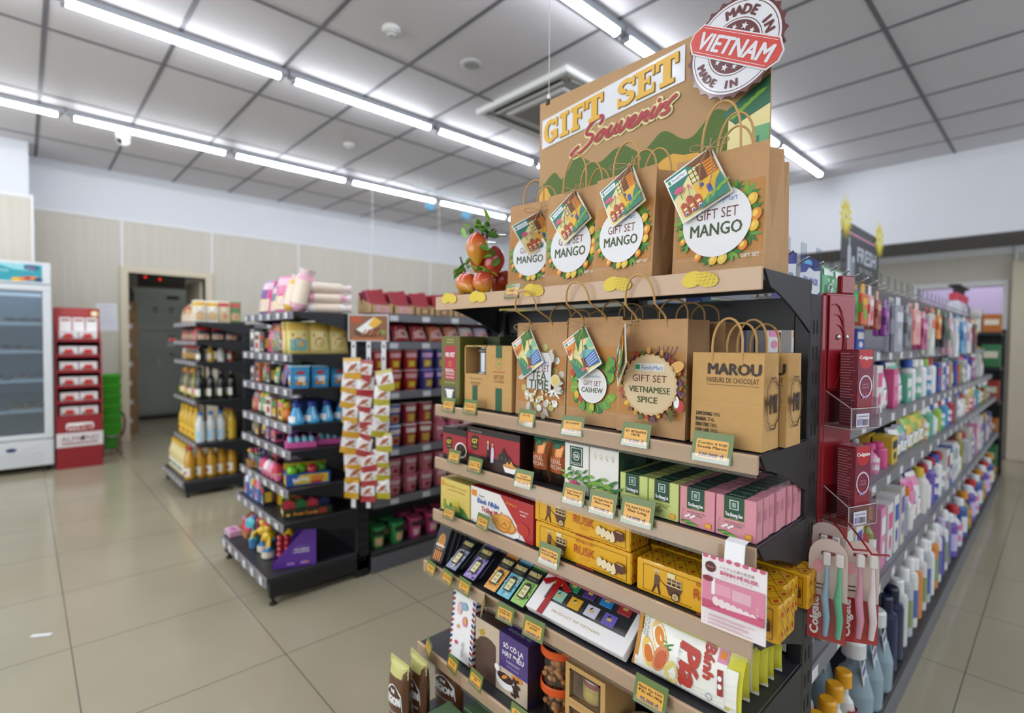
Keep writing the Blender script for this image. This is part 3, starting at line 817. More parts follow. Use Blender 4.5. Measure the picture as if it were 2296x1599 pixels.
r = paper_bag('kraft gift bag printed CASHEW with a coast card on the second shelf', (-.706, .947, Z2), .147, .085, .236, .066, cashew_print, lean=.85, fl=-.066, hb=.04)
hang_card(r, 'coast', .072, .098, (-.02, -.055, .158), rad(-33), tilt=rad(-5)); twine(r, -.02, -.05, .218, 1.2, 12)
r = paper_bag('kraft gift bag printed VIETNAMESE SPICE with an edge-on card on the second shelf', (-.555, .895+.045, Z2), .152, .095, .227, .078, spice_print, lean=.9, fl=-.05, hb=.045)
hang_card(r, 'market', .092, .092, (-.052, -.07, .155), rad(-35), rz=rad(-46), tilt=rad(-4)); twine(r, -.042, -.052, .22, .8, 13)
paper_bag('brown kraft bag standing behind the spice gift bag', (-.535, 1.045, Z2), .15, .08, .225, .04, None, lean=.85)
paper_bag('brown kraft bag standing behind the cashew gift bag', (-.68, 1.045, Z2), .15, .08, .235, .035, None, lean=.85)
paper_bag('brown kraft bag standing behind the tea gift bag', (-.83, 1.05, Z2), .15, .08, .222, .04, None, lean=.85)
def roundel(b, x, d, h):
    dd = D(b, RI(x, 0, 0), .0012)
    I2 = C('#3a2a20', .6)
    n = 40
    for R0 in (1, .86):
        dd.line([(d*.12+d*.42*R0*(1+.05*math.cos(10*2*PI*i/n))*math.cos(2*PI*i/n), h*.48+h*.27*R0*(1+.05*math.cos(10*2*PI*i/n))*math.sin(2*PI*i/n)) for i in range(n+1)], .0022 if R0 == 1 else .001, I2)
    dd.text('M', d*.12, h*.48, h*.2, I2, w=d*.42, bold=.05)
for i, (x, y, lab) in enumerate(((-.404, .893, 'light kraft chocolate bag with MAROU lettering at the end of the second shelf'), (-.392, .967, 'light kraft chocolate bag tucked behind the lettered chocolate bag'))):
    r = root('chocolate_bag', lab, 'paper bag', (x, y+.034, Z2), rad(-1), 'chocolate bags')
    b, P = bag_body(.128, .068, .165, KRAFT2, .86)
    choc_print(b, P, .128, .165); roundel(b, .0635, .068, .165)
    b.build('bag_body', r)
    handle(r, .128, -.028, .165, .062, .004); handle(r, .128, .028, .165, .055, .004)

def carton(name, label, cat, loc, w, d, h, m, draw=None, side=None, top=None, rz=0, group=None, c=.0012, rx=0):
    b = MB().box((-w/2, 0, 0), (w/2, d, h), m, c)
    if draw: draw(D(b, FR(0, 0, 0)), w, h)
    if side: side(D(b, RI(w/2, 0, 0)), d, h)
    if top: top(D(b, TO(0, 0, h)), w, d)
    loc = (loc[0], loc[1], loc[2]+d*math.sin(max(0, -rx)))
    return tag(b.build(name, None, loc, rz, rx), label, cat, group)
OLV = C('#6a6a2c', .5); CRED = C('#b12c3c', .5)
def mrv(d, w, h):
    d.rect(-w*.3, h*.36, w*.6, h*.5, CRED).text('MR.VIET', 0, h*.73, h*.07, PAPW, w=w*.5, bold=.02).star(0, h*.6, w*.13, MORG).star(0, h*.6, w*.08, CRED)
    d.text('REAL', 0, h*.5, h*.05, PAPW, w=w*.46, bold=.02).text('STRONG', 0, h*.445, h*.035, PAPW, w=w*.46).text('AROMA', 0, h*.395, h*.03, PAPW, w=w*.46)
    d.text('VIETNAMESE', 0, h*.95, h*.022, PALE, w=w*.4).text('COFFEE GIFT', 0, h*.91, h*.018, PALE, w=w*.4).text('GROUND COFFEE', 0, h*.32, h*.018, PALE, w=w*.55)
    d.rect(-w*.32, h*.07, w*.56, h*.19, C('#55565a')).poly([(-w*.12, h*.07), (w*.1, h*.07), (w*.17, h*.2), (-w*.2, h*.2)], PAPW).rect(-w*.25, h*.2, w*.48, h*.02, WHT)
carton('coffee_box', 'tall olive green coffee gift box with a red label', 'box', (-1.208, .893, Z2), .088, .09, .195, OLV, mrv, lambda d, w, h: d.text('REAL', 0+w/2, h*.8, h*.04, PALE, w=w*.5))
carton('coffee_box', 'dark green box standing behind the olive coffee gift box', 'box', (-1.17, .995, Z2), .12, .08, .195, C('#3f4a24', .5), lambda d, w, h: d.text('GIFT SET', w*.15, h*.85, h*.06, PALE, w=w*.4))
# kraft box with a window showing a metal coffee dripper
r = root('dripper_box', 'kraft gift box with a window onto a metal coffee dripper', 'gift box', (-1.102, .9, Z2))
w, d, h = .096, .09, .17
b = MB().box((-w/2, 0, 0), (w/2, d, h*.54), KRAFT2, .001).box((-w/2, d*.85, h*.54), (w/2, d, h), KRAFT).box((-w/2, 0, h*.54), (-w/2+.004, d, h), KRAFT2).box((w/2-.004, 0, h*.54), (w/2, d, h), KRAFT2).box((-w/2, 0, h-.004), (w/2, d, h), KRAFT2)
q = D(b, FR()); DG2 = C('#1f5a3a', .5)
q.rect(-.013, .02, .022, h*.23, DG2).text('The one drip', 0, h*.47, .006, C('#8a7a5a'), w=w*.6).text('VIETNAMESE', 0, h*.40, .005, BRN, w=w*.45).text('COFFEE', 0, h*.36, .005, BRN, w=w*.3).rect(-.012, h-.006, .02, .004, DG2)
b.build('carton', r)
MB().lathe([(.03, h*.545), (.03, h*.56), (.022, h*.57), (.022, h*.88), (.026, h*.9), (.027, h*.93), (.02, h*.95), (.02, h*.965)], C('#8e9094', .28, 1), 24, (0, d*.45, 0)).build('coffee_dripper', r)['label'] = 'shiny metal coffee dripper'
def gs(d, w, h):
    d.rect(-.012, h-.032, .024, .032, DG2).ring(0, h*.72, .013, .001, C('#8a7a3a'), 18).ell(0, h*.72, .006, .004, LGR, 10).text('VIETNAMESE', 0, h*.6, .004, REDB, w=w*.5).text('GIFT SET', 0, h*.52, .011, BRN, w=w*.42).text('COFFEE', 0, h*.45, .005, BRN, w=w*.42).rect(-.012, .0, .024, h*.35, DG2)
carton('coffee_gift_box', 'flat fronted kraft gift box with a green band beside the dripper box', 'gift box', (-1.004, .898, Z2), .098, .09, .17, KRAFT2, gs)

# third shelf
Z3 = .8755
G7R = C('#a01c2c', .35, coat=.4); G7B = C('#1c1416', .35, coat=.4)
def g7logo(d, x, y, s):
    d.poly([(x-s*.4, y-s*.45), (x, y-s*.6), (x+s*.4, y-s*.45), (x+s*.4, y+s*.45), (x, y+s*.6), (x-s*.4, y+s*.45)], G7B).text('G7', x, y+s*.12, s*.36, C('#e8d23a'), w=s*.6, bold=.03).text('COFFEE', x, y-s*.3, s*.12, C('#e8d23a'), w=s*.5)
def g7a(d, w, h):
    d.rect(-w/2, h*.8, w, h*.2, G7B).rect(-w/2, 0, w, h*.12, G7B); g7logo(d, -w*.22, h*.5, h*.36)
    d.ell(w*.28, h*.35, w*.24, w*.2, PAPW, 18).ell(w*.29, h*.36, w*.2, w*.16, C('#3a2218'), 18)
def g7b(d, w, h):
    d.rect(-w/2, h*.84, w, h*.16, G7B).rect(-w/2, 0, w, h*.3, C('#3a2826', .35)); g7logo(d, -w*.34, h*.6, h*.34)
    d.text('TRUNG NGUYEN', -w*.32, h*.9, h*.035, C('#bdb7b0'), w=w*.24)
    d.rect(-w*.095, h*.22, w*.05, h*.4, G7B).ell(-w*.07, h*.68, w*.017, h*.05, C('#d8b49a'), 10).rect(-w*.077, h*.5, w*.014, h*.12, PAPW)
    d.poly([(-w*.02, h*.2), (w*.03, h*.2), (w*.045, h*.42), (w*.035, h*.58), (-.0, h*.58), (-w*.01, h*.42)], C('#c9cbe0')).ell(w*.017, h*.64, w*.016, h*.05, C('#caa58a'), 10)
    d.poly([(w*.08, h*.24), (w*.12, h*.42), (w*.19, h*.5), (w*.22, h*.64), (w*.27, h*.5), (w*.33, h*.44), (w*.4, h*.22)], G7B)
    for i in range(7): d.poly([(w*(.11+.035*i), h*(.26+.03*(i % 3))), (w*(.14+.035*i), h*(.38+.02*(i % 2))), (w*(.125+.035*i), h*.42)], (C('#6a625e'), C('#3a3432'))[i % 2])
    d.poly([(w*.26, h*.06), (w*.42, h*.06), (w*.46, h*.2), (w*.22, h*.2)], PAPW).ell(w*.34, h*.22, w*.12, h*.05, C('#c98a4a'), 14)
    d.poly([(w*.26, h*.22), (w*.3, h*.34), (w*.33, h*.25), (w*.37, h*.36), (w*.42, h*.22)], C('#d99a4a'))
carton('coffee_carton', 'small red and black instant coffee carton with a cup on its front', 'carton', (-1.172, .882, Z3), .11, .14, .088, G7R, g7a, top=lambda d, w, h: d.rect(-w/2, 0, w, h*.3, G7B), group='instant coffee cartons')
carton('coffee_carton', 'large red instant coffee carton showing a couple and dark rock', 'carton', (-1.008, .88, Z3), .206, .14, .104, G7R, g7b, lambda d, w, h: d.rect(0, 0, w, h, C('#2a1216', .4)), lambda d, w, h: d.rect(-w/2, 0, w, h, G7B), group='instant coffee cartons')
FOIL = C('#a06a3e', .22, .75); FOILD = C('#2a1c16', .3, .3)
def pouch(name, label, cat, loc, w, d, h, m, draw, group=None, rz=0, rx=0, puff=1, crimp=None, edge=None):
    """sealed pillow bag: flat seams at top and bottom, full belly"""
    r = MB(); n, k = 10, 12
    f = lambda u, v: (math.sin(PI*max(0, min(1, u)))**.45)*(math.sin(PI*max(0.0, min(1, v)))**.4)
    vs = []
    for s in (-1, 1):
        for j in range(k+1):
            for i in range(n+1):
                u, v = i/n, j/k
                vs.append((w*(u-.5)*(1-.04*math.sin(PI*v)), d/2+s*(d/2*f(u, v)*puff+.0006), h*v))
    o = (n+1)*(k+1)
    fs = []
    for j in range(k):
        for i in range(n):
            a = j*(n+1)+i
            fs.append([a, a+1, a+n+2, a+n+1]); fs.append([o+a, o+a+n+1, o+a+n+2, o+a+1])
    r.add(vs, fs, m, True)
    if crimp: r.box((-w/2, d/2-.0012, h-.008), (w/2, d/2+.0012, h+.006), crimp)
    if edge: r.box((-w/2, d/2-.0012, 0), (w/2, d/2+.0012, .005), edge)
    if draw:
        q = MB(); draw(D(q, FR(), 0), w, h)
        # wrap the printing onto the belly
        for i, v in enumerate(q.v):
            u, t = v.x/w+.5, v.z/h
            q.v[i] = Vector((v.x*(1-.04*math.sin(PI*max(0, min(1, t)))), d/2-d/2*f(u, t)*puff-.0016+v.y*1.0, v.z))
        for m2 in q.mt:
            idx = [fi for fi, kk in enumerate(q.k) if q.mt[kk] is m2]
            if idx: r.add(q.v, [q.f[fi] for fi in idx], m2)
    loc = (loc[0], loc[1], loc[2]+(d/2+.002)*math.sin(max(0, -rx))+.001)
    return tag(r.build(name, None, loc, rz, rx), label, cat, group)
def gridrect(d, x, y, w, h, m, n=5, k=5):
    vs = [d.P @ Vector((x+w*i/n, y+h*j/k, d.z)) for j in range(k+1) for i in range(n+1)]
    d.b.add(vs, [[j*(n+1)+i, j*(n+1)+i+1, (j+1)*(n+1)+i+1, (j+1)*(n+1)+i] for j in range(k) for i in range(n)], m)
    d.z += d.st
def roy(d, w, h):
    gridrect(d, -w*.44, h*.04, w*.88, h*.24, FOILD); gridrect(d, -w*.42, h*.3, w*.84, h*.34, C('#a8542e', .35, .3)); gridrect(d, -w*.45, h*.9, w*.9, h*.09, C('#1f5a44', .4))
    d.text('ROYAL', 0, h*.54, h*.1, C('#e8d2b8'), w=w*.6).text('SPECIAL', 0, h*.42, h*.09, C('#e8d2b8'), w=w*.72).ell(0, h*.86, w*.2, h*.05, C('#1f6a4c'), 12)
for i, x in enumerate((-.852, -.795)):
    pouch('coffee_pouch', ('shiny copper coffee pouch next to the large red coffee carton', 'shiny copper coffee pouch next to the white tea box')[i], 'coffee pouch', (x, .885, Z3), .055, .045, .108, FOIL, roy, 'copper coffee pouches', puff=.9)
    carton('coffee_sleeve', ('dark green pack edge behind the copper pouch by the red carton', 'dark green pack edge behind the copper pouch by the tea box')[i], 'pack', (x+.004, .94, Z3), .058, .1, .108, C('#1d4a36', .4), group='dark green packs')
TEAW = C('#e9e6df', .45); TDG = C('#1e4a36', .45)
def sprig(d, x, y, s, n=7, ms=(GRN, LGR)):
    for i in range(n): d.leaf(x+s*.12*math.sin(i*2.1), y+s*.1*i, s*.5, s*.16, rad(20+140*(i % 2)+11*i % 40), ms[i % 2])
def tea1(d, w, h):
    d.rect(-w*.27, h*.55, w*.54, h*.4, TDG).rect(-w*.23, h*.58, w*.46, h*.34, PAPW).rect(-w*.21, h*.59, w*.42, h*.32, TDG).ell(0, h*.76, w*.14, h*.09, PAPW, 14).ell(0, h*.76, w*.12, h*.075, TDG, 14).text('TEA', 0, h*.76, h*.07, PAPW, w=w*.18, bold=.03).text('PHUC LONG', 0, h*.62, h*.03, PAPW, w=w*.36)
    sprig(d, -w*.36, h*.25, w*.5); sprig(d, w*.3, h*.25, w*.5); sprig(d, -w*.05, h*.2, w*.5)
    d.text('TRÀ SEN', 0, h*.47, h*.06, GRN, w=w*.62).text('VU LONG', 0, h*.40, h*.04, GRN, w=w*.5)
    for a in range(-80, 100, 32): d.leaf(-w*.05, h*.13, w*.3, w*.12, rad(90+a), (PINK, C('#e7a0b4'))[a % 64 == 0])
    for a in range(-80, 100, 40): d.leaf(w*.32, h*.06, w*.2, w*.09, rad(90+a), C('#dc8aa4'))
def tea2(d, w, h):
    for i in range(4): d.ring(-w*.3+i*w*.2, h*.86, w*.045, .0008, C('#c9b98a'), 8).leaf(-w*.3+i*w*.2, h*.82, w*.06, w*.03, -1, LGR)
    for i in range(6): sprig(d, -w*.4+i*w*.16, h*(.16+.07*math.sin(i*2)), w*.55, 6)
    d.poly([(-w*.2, h*.04), (w*.26, h*.04), (w*.34, h*.2), (-w*.27, h*.2)], C('#e2c83c')).ell(w*.04, h*.2, w*.3, h*.03, C('#efe08a'), 16).rect(0, h*.1, w*.09, h*.06, MORG).ring(w*.36, h*.13, w*.07, .0012, PAPW, 12)
carton('tea_box', 'white tea box with a dark green emblem and pink lotus', 'tea box', (-.73, .884, Z3), .068, .1, .11, TEAW, tea1, group='tall white tea boxes')
carton('tea_box', 'white tea box with green leaves and a cup of yellow tea', 'tea box', (-.656, .884, Z3), .075, .1, .11, TEAW, tea2, lambda d, w, h: d.rect(0, 0, w, h, C('#3f5a40')).rect(.02, h*.4, .04, h*.4, TDG), group='tall white tea boxes')
TG = C('#c3cf7a', .4, coat=.3); TP = C('#d8909c', .4, coat=.3)
def small_tea(col, nm, sub):
    def f(d, w, h):
        d.rect(-w*.3, h*.44, w*.52, h*.56, C('#b09a3a')).rect(-w*.285, h*.455, w*.49, h*.545, TDG).rect(-w*.15, h*.7, w*.22, h*.22, PAPW).rect(-w*.13, h*.715, w*.18, h*.19, TDG).rect(-w*.09, h*.75, w*.1, h*.12, C('#8fb0a0'))
        d.text(nm, -w*.04, h*.57, h*.09, PAPW, w=w*.42, bold=.03).text('Tea Bags', -w*.04, h*.49, h*.03, C('#b9c9b0'), w=w*.2)
        d.text(sub, -w*.02, h*.38, h*.045, C('#4a5030'), w=w*.5).text('(Tea Bags)', w*.02, h*.32, h*.045, C('#4a5030'), w=w*.3)
        d.rect(w*.24, h*.06, w*.17, h*.13, MORG).rect(w*.26, h*.08, w*.13, h*.09, MYEL)
        if nm.endswith('Sen'):
            for i in range(4): d.ell(-w*.32+i*w*.08, h*(.12-.02*i), w*.14, h*.03, (GRN, LGR)[i % 2], 10, .1)
            d.line([(-w*.42, h*.1), (-w*.4, h*.42), (-w*.36, h*.44)], .0006, GRN)
            for i in range(6): d.ell(-w*.3+i*w*.05, h*(.24+.03*(i % 3)), w*.035, h*.03, PAPW, 7)
        else:
            d.line([(-w*.22, h*.12), (-w*.2, h*.3)], .0008, C('#5a6a3a'))
            for a in (20, 60, 130, 160): d.leaf(-w*.2, h*.15, w*.25, w*.1, rad(a), C('#7f8a58'))
    return f
SD = .0258
LAI, SEN = small_tea(0, 'Tra Huong Lai', 'Jasmine Flavoured Tea'), small_tea(1, 'Tra Huong Sen', 'Lotus Flavoured Tea')
for ci, (x, cm, fn, nm) in enumerate(((-.5825, TG, LAI, 'pale green tea box by the white tea boxes'), (-.5165, TG, LAI, 'pale green tea box beside the pink tea boxes'), (-.448, TP, SEN, 'pink tea box beside the green tea boxes'), (-.378, TP, SEN, 'pink tea box in the outer column'))):
    wr = (.064, .064, .067, .07)[ci]
    proto = None
    for k in range(8):
        lab = f'{nm}, ' + ('front of the column' if k == 0 else f'{ORD[k]} from the front of its column')
        y = .884+k*(SD+.001)
        if k < 2:
            proto = carton('small_tea_box', lab, 'tea box', (x, y, Z3), wr, SD, .071, cm, fn if k == 0 else None, (lambda d, w, h: d.rect(0, 0, .0015, h, C('#b87684')).rect(w*.2, h*.45, w*.5, h*.3, C('#c27f8c'))) if ci > 1 else None, lambda d, w, h: d.rect(-w*.3, 0, w*.52, h, TDG).text('Tra Huong Sen' if ci > 1 else 'Tra Huong Lai', -w*.04, h*.5, .005, PAPW, w=w*.42), group='small tea boxes', c=.0008)
        else:
            o = dup(proto, (x+random.uniform(-.002, .002), y, Z3), label=lab)

# ---- fourth shelf
Z4 = .7255
YGB = C('#d6bf62', .45, coat=.3); RSK = C('#e0a712', .4, coat=.25); RSKD = C('#4a2a1e', .5); RRED = C('#b8382a', .5)
def ygp(d, w, h):
    d.text('BÁNH ĐẬU XANH', 0, h*.82, h*.07, C('#b8862a'), w=w*.8).text('TRUYỀN THỐNG', w*.05, h*.7, h*.05, REDB, w=w*.6).rect(-w*.46, h*.78, w*.08, h*.16, MORG)
    for i in range(6): d.rect(-w*.48, h*(.05+.1*i), w*.96, h*.006, C('#c2a84a'))
    d.poly([(-w*.22, 0), (w*.5, 0), (w*.32, h*.22), (w*.05, h*.36), (-w*.16, h*.3)], GRN).poly([(-w*.05, h*.1), (w*.2, h*.1), (w*.14, h*.42), (-w*.1, h*.4)], C('#c9b83a'))
    for i in range(5): d.leaf(-w*.42+i*w*.05, h*.08, w*.22, w*.06, rad(60+20*i), LGR)
for k in range(4):
    lab = ('yellow green bean cake box printed with a leaf, front of its row' if k == 0 else f'yellow green bean cake box, {ORD[k]} from the front of its row')
    carton('cake_box', lab, 'cake box', (-1.157, .873+k*.038, Z4), .134, .036, .092, YGB, ygp if k == 0 else None, top=lambda d, w, h: d.rect(-w*.46, h*.3, w*.8, h*.2, C('#c9a84a')), group='yellow green cake boxes')
NTR = C('#b01e24', .35, coat=.4); NTW = C('#e8e4e0', .35, coat=.4)
def nhan(d, w, h):
    d.poly([(0, h), (w/2, h), (w/2, 0), (w*.4, 0)], NTR).rect(-w*.48, h*.74, w*.09, h*.17, MORG)
    d.text('Bánh Nhân', -w*.2, h*.66, h*.14, BLUE, w=w*.36, bold=.04, sh=.15).text('Trứng Muối', -w*.13, h*.46, h*.13, RRED, w=w*.36, bold=.04, sh=.15).text('Hương vị', w*.18, h*.85, h*.06, MYEL, w=w*.16)
    d.text('Bánh', -w*.3, h*.8, h*.06, GRN, w=w*.09).text('THƠM NGON', w*.37, h*.75, h*.04, PAPW, w=w*.13).text('MỚI', w*.36, h*.66, h*.04, PAPW, w=w*.08)
    d.ell(w*.03, h*.1, w*.28, h*.16, PAPW, 24)
    d.ell(w*.36, h*.3, w*.09, h*.16, RRED, 16)
    for cx, cz, rx, rz2 in ((-.02, .3, .11, .16), (.09, .35, .12, .17), (.15, .22, .11, .16), (.05, .18, .12, .15), (.09, .27, .1, .13)): d.ell(w*cx, h*cz, w*rx, h*rz2, C('#c9822e'), 18).ell(w*cx-w*.01, h*cz+h*.02, w*rx*.85, h*rz2*.8, C('#e0a24a'), 18)
    d.poly([(w*.02, h*.2), (w*.08, h*.28), (w*.15, h*.2), (w*.09, h*.34)], C('#a8641e'))
    d.text('450G', -w*.45, h*.06, h*.05, RRED, w=w*.05)
carton('pastry_box', 'white and red pastry box showing golden filled buns', 'pastry box', (-.97, .875, Z4), .236, .13, .096, NTW, nhan, lambda d, w, h: d.rect(0, 0, w, h, NTR), lambda d, w, h: d.rect(-w/2, 0, w, h, NTR))
carton('pastry_box', 'dark red pastry box stacked behind the white and red pastry box', 'pastry box', (-.96, 1.01, Z4), .236, .07, .1, NTR)
def rusk_front(d, w, h):
    d.line([(w*.0, h*.88), (-w*.44, h*.88), (-w*.44, h*.1), (-w*.06, h*.1)], .0009, RSKD).line([(w*.12, h*.1), (w*.46, h*.1), (w*.46, h*.88), (w*.14, h*.88)], .0009, RSKD)
    # vendor with a cart
    x = -w*.33
    d.ell(x, h*.78, w*.028, h*.05, C('#d8c08a'), 10).ell(x, h*.72, w*.014, h*.06, C('#b98a62'), 8).poly([(x-w*.022, h*.36), (x+w*.022, h*.36), (x+w*.026, h*.66), (x-w*.016, h*.68)], C('#6a4a3e'))
    d.poly([(x-w*.016, h*.38), (x-w*.04, h*.12), (x-w*.026, h*.12), (x, h*.36)], RSKD).poly([(x, h*.38), (x+w*.02, h*.12), (x+w*.034, h*.13), (x+w*.018, h*.38)], RSKD).line([(x+w*.02, h*.58), (x+w*.07, h*.44)], .0014, RSKD)
    d.poly([(x+w*.07, h*.48), (x+w*.2, h*.48), (x+w*.17, h*.2), (x+w*.1, h*.2)], C('#5a3828')).rect(x+w*.08, h*.48, w*.115, h*.26, C('#d8c48a')).rect(x+w*.085, h*.74, w*.06, h*.13, C('#e4d6a4'))
    for i in range(3): d.rect(x+w*.085+i*w*.037, h*.52, w*.03, h*.08, RSKD).rect(x+w*.085+i*w*.037, h*.63, w*.03, h*.08, C('#7a5a3e'))
    d.ring(x+w*.15, h*.22, h*.13, .0016, RSKD, 18).ell(x+w*.15, h*.22, h*.1, h*.1, C('#d8c08a'), 14)
    for i in range(3): d.line([(x+w*.15-h*.1*math.cos(i), h*.22-h*.1*math.sin(i)), (x+w*.15+h*.1*math.cos(i), h*.22+h*.1*math.sin(i))], .0006, RSKD)
    d.text('BÁNH MÌ', w*.06, h*.86, h*.13, RRED, w=w*.17).text('RUSK', w*.06, h*.56, h*.3, RRED, w=w*.21).text('VIỆTNAM', w*.06, h*.28, h*.08, MORG, w=w*.09)
    d.rect(-w*.02, h*.0, w*.18, h*.05, C('#a0302a'))
    for i in range(4): d.ell(w*(.22+.045*i), h*(.42-.03*i), w*.028, h*.17, C('#4a2a1e'), 14, -.2).ell(w*(.215+.045*i), h*(.42-.03*i), w*.026, h*.16, C('#e8d8ae'), 14, -.2)
    d.poly([(w*.36, h*.3), (w*.34, h*.5), (w*.38, h*.62), (w*.45, h*.6), (w*.455, h*.34), (w*.42, h*.28)], C('#5a3424')).poly([(w*.36, h*.3), (w*.34, h*.5), (w*.355, h*.54), (w*.375, h*.32)], C('#e8d8ae')).ell(w*.41, h*.57, w*.035, h*.025, C('#c99a5a'), 8, -.1)
def rusk_lattice(d, w, h, x0=None):
    x0 = -w/2 if x0 is None else x0
    n = max(2, round(w/.024)); k = max(1, round(h/.034))
    a, b2 = w/n, h/k
    for j in range(k):
        for i in range(n):
            X, Y = x0+i*a, j*b2
            d.b.add([d.P @ Vector((x, y, d.z)) for x, y in ((X+a/2, Y+b2*.3), (X+a*.68, Y+b2/2), (X+a/2, Y+b2*.7), (X+a*.32, Y+b2/2))], [[0, 1, 2, 3]], RRED)
            for p, q in (((X, Y+b2/2), (X+a/2, Y)), ((X+a/2, Y), (X+a, Y+b2/2)), ((X+a, Y+b2/2), (X+a/2, Y+b2)), ((X+a/2, Y+b2), (X, Y+b2/2))): d.line([p, q], .0008, RSKD)
            d.z = .0006
def rusk(label, loc, w=.266, rz=0):
    return carton('rusk_box', label, 'rusk box', loc, w, .07, .0635, RSK, rusk_front, lambda d, w, h: rusk_lattice(d, w, h, 0), rusk_lattice, rz, 'yellow rusk boxes', .003)
rusk('long yellow rusk box on top of another, beside the pastry box', (-.716, .876, Z4+.064))
rusk('long yellow rusk box underneath another, beside the pastry box', (-.711, .874, Z4))
rusk('long yellow rusk box behind the pink printed poster', (-.433, .874, Z4))
rusk('long yellow rusk box pushed out behind the poster one', (-.453, .951, Z4), .266)
rusk('long yellow rusk box at the back, sticking out of the shelf', (-.425, 1.027, Z4+.002), .24)
rusk('long yellow rusk box lying at the back behind the two stacked ones', (-.69, .97, Z4))
# poster clipped to the third shelf edge
r = root('pink_poster', 'pink printed rusk poster hanging from a white clip on the shelf edge', 'poster', (-.358, .838, .738), rad(2))
MB().add([(-.016, 0, .148), (.016, 0, .148), (.016, -.004, .118), (-.016, -.004, .118), (-.016, .018, .15), (.016, .018, .15), (-.016, .0015, .147), (.016, .0015, .147), (.016, -.0025, .118), (-.016, -.0025, .118)],
     [[0, 1, 2, 3], [0, 1, 5, 4], [6, 7, 8, 9], [3, 2, 8, 9]], C('#f2f2f4', .4)).build('clip', r)
b = MB().box((-.052, -.006, 0), (.052, -.0045, .118), C('#f1e9ea', .35, coat=.4))
d = D(b, FR(0, -.006, 0)); PK1 = C('#cf5f7f', .5); PK2 = C('#e7a3b4', .5)
for i in range(8): d.ell(-.046+.0131*i, .1165, .005, .0035, PK1, 10)
d.ell(-.037, .1, .009, .009, C('#5a2a2a'), 18).text('TRÀ&CO', -.037, .1, .003, PK2, w=.012)
d.text('ベトナム土産の新定番', .006, .104, .004, C('#8a6a70'), w=.055).text('BÁNH MÌ RUSK', .01, .0955, .0065, PK1, w=.06, bold=.03).text('バインミーラスク', .006, .0885, .003, C('#b98a92'), w=.05)
d.rect(-.05, .03, .1, .053, C('#dd8aa2')).rect(-.05, .03, .1, .014, C('#c75a74')).rect(-.028, .058, .026, .018, PK2).rect(0, .056, .03, .018, C('#e2b3bf')).rect(-.034, .056, .006, .026, PAPW).ell(-.04, .08, .009, .005, C('#8a3040'), 12)
for i in range(7): d.ell(-.026+.01*i, .046-.0012*i, .006, .0075, C('#f3dfe0'), 12, .3)
d.poly([(-.05, .03), (.05, .03), (.05, .042), (-.02, .038)], PK1).text('さくさく', .04, .05, .003, PAPW, w=.018, rot=-PI/2).text('日本人開発 ベトナム話題のお菓子', 0, .028, .0032, PAPW, w=.09)
for i in range(3): d.text('✓', -.044, .021-.0065*i, .003, PK1).rect(-.038, .0215-.0065*i, .075-.01*i, .0008, C('#c9808f')).rect(-.038, .0195-.0065*i, .06+.006*i, .0008, C('#c9808f'))
b.build('sheet', r)

# ---- fifth shelf: bars leaning back, gift box, cakes
Z5 = .5845
LEAN = rad(-54)
def bar(label, x, w, m, m2, nm, L=.122, y=.836, t=.011, lean=LEAN):
    b = MB().box((-w/2, 0, 0), (w/2, t, L), C('#23252a', .4), .0008)
    d = D(b, FR())
    d.rect(-w*.5, L*.74, w, L*.26, m).rect(-w*.5, 0, w, L*.52, m2)
    if nm:
        for i in range(26):
            d.ell(random.uniform(-.42, .42)*w, random.uniform(.04, .5)*L, w*random.uniform(.04, .1), w*random.uniform(.03, .08), (C('#d9d08a'), m)[i % 2], 7, random.random()*3)
        d.rect(-w*.5, L*.5, w, L*.26, C('#1f2226', .4)).text('MAROU', 0, L*.66, L*.1, C('#cdbb7a'), w=w*.82, bold=.05).text('CHOCOLAT', 0, L*.555, L*.035, C('#9a9272'), w=w*.6)
        d.rect(-w*.27, L*.12, w*.54, L*.3, C('#22252a')).rect(-w*.15, L*.42, w*.3, L*.035, C('#22252a')).rect(-w*.21, L*.15, w*.42, L*.24, C('#ddd59a')).text('DAK', 0, L*.32, L*.05, C('#3a3a3a'), w=w*.28).text('70%', 0, L*.22, L*.05, C('#3a3a3a'), w=w*.28)
    else:
        d.rect(-w*.5, 0, w, L, C('#26272c', .4)).ell(0, L*.56, w*.3, L*.22, C('#c78a3e'), 16).rect(-w*.3, L*.36, w*.6, L*.2, C('#c78a3e')).text('FAZOLI', 0, L*.45, L*.07, PAPW, w=w*.7, bold=.04).rect(-w*.5, L*.38, w, L*.04, C('#26272c'))
        for i in range(4): d.rect(-w*.3+i*w*.17, L*.05, w*.1, L*.26, C('#d9853a'))
        for i in range(4): d.line([(-w*.2+i*w*.13, L*.5), (-w*.1+i*w*.08, L*.74)], .001, C('#7a4a1e'))
    return tag(b.build('chocolate_bar', None, (x, y, Z5+.001+t*math.sin(-lean)), 0, lean), label, 'chocolate bar', 'chocolate bars on the gift display')
NAVY = C('#33343a', .4)
for k in range(5):
    bar('black chocolate bar with an orange dome print at the end of the bars' if k == 0 else f'black chocolate bar, {ORD[k]} in the packed row behind the orange dome one', -1.195+.004*k, .052, NAVY, NAVY, '' if k == 0 else None, .1, .836+.0135*k, .01, rad(-22)) if k == 0 else carton('chocolate_bar', f'black chocolate bar, {ORD[k]} in the packed row behind the orange dome one', 'chocolate bar', (-1.192+.004*k, .836+.016*k, Z5+.004), .052, .01, .1, NAVY, rx=rad(-22), group='chocolate bars on the gift display')
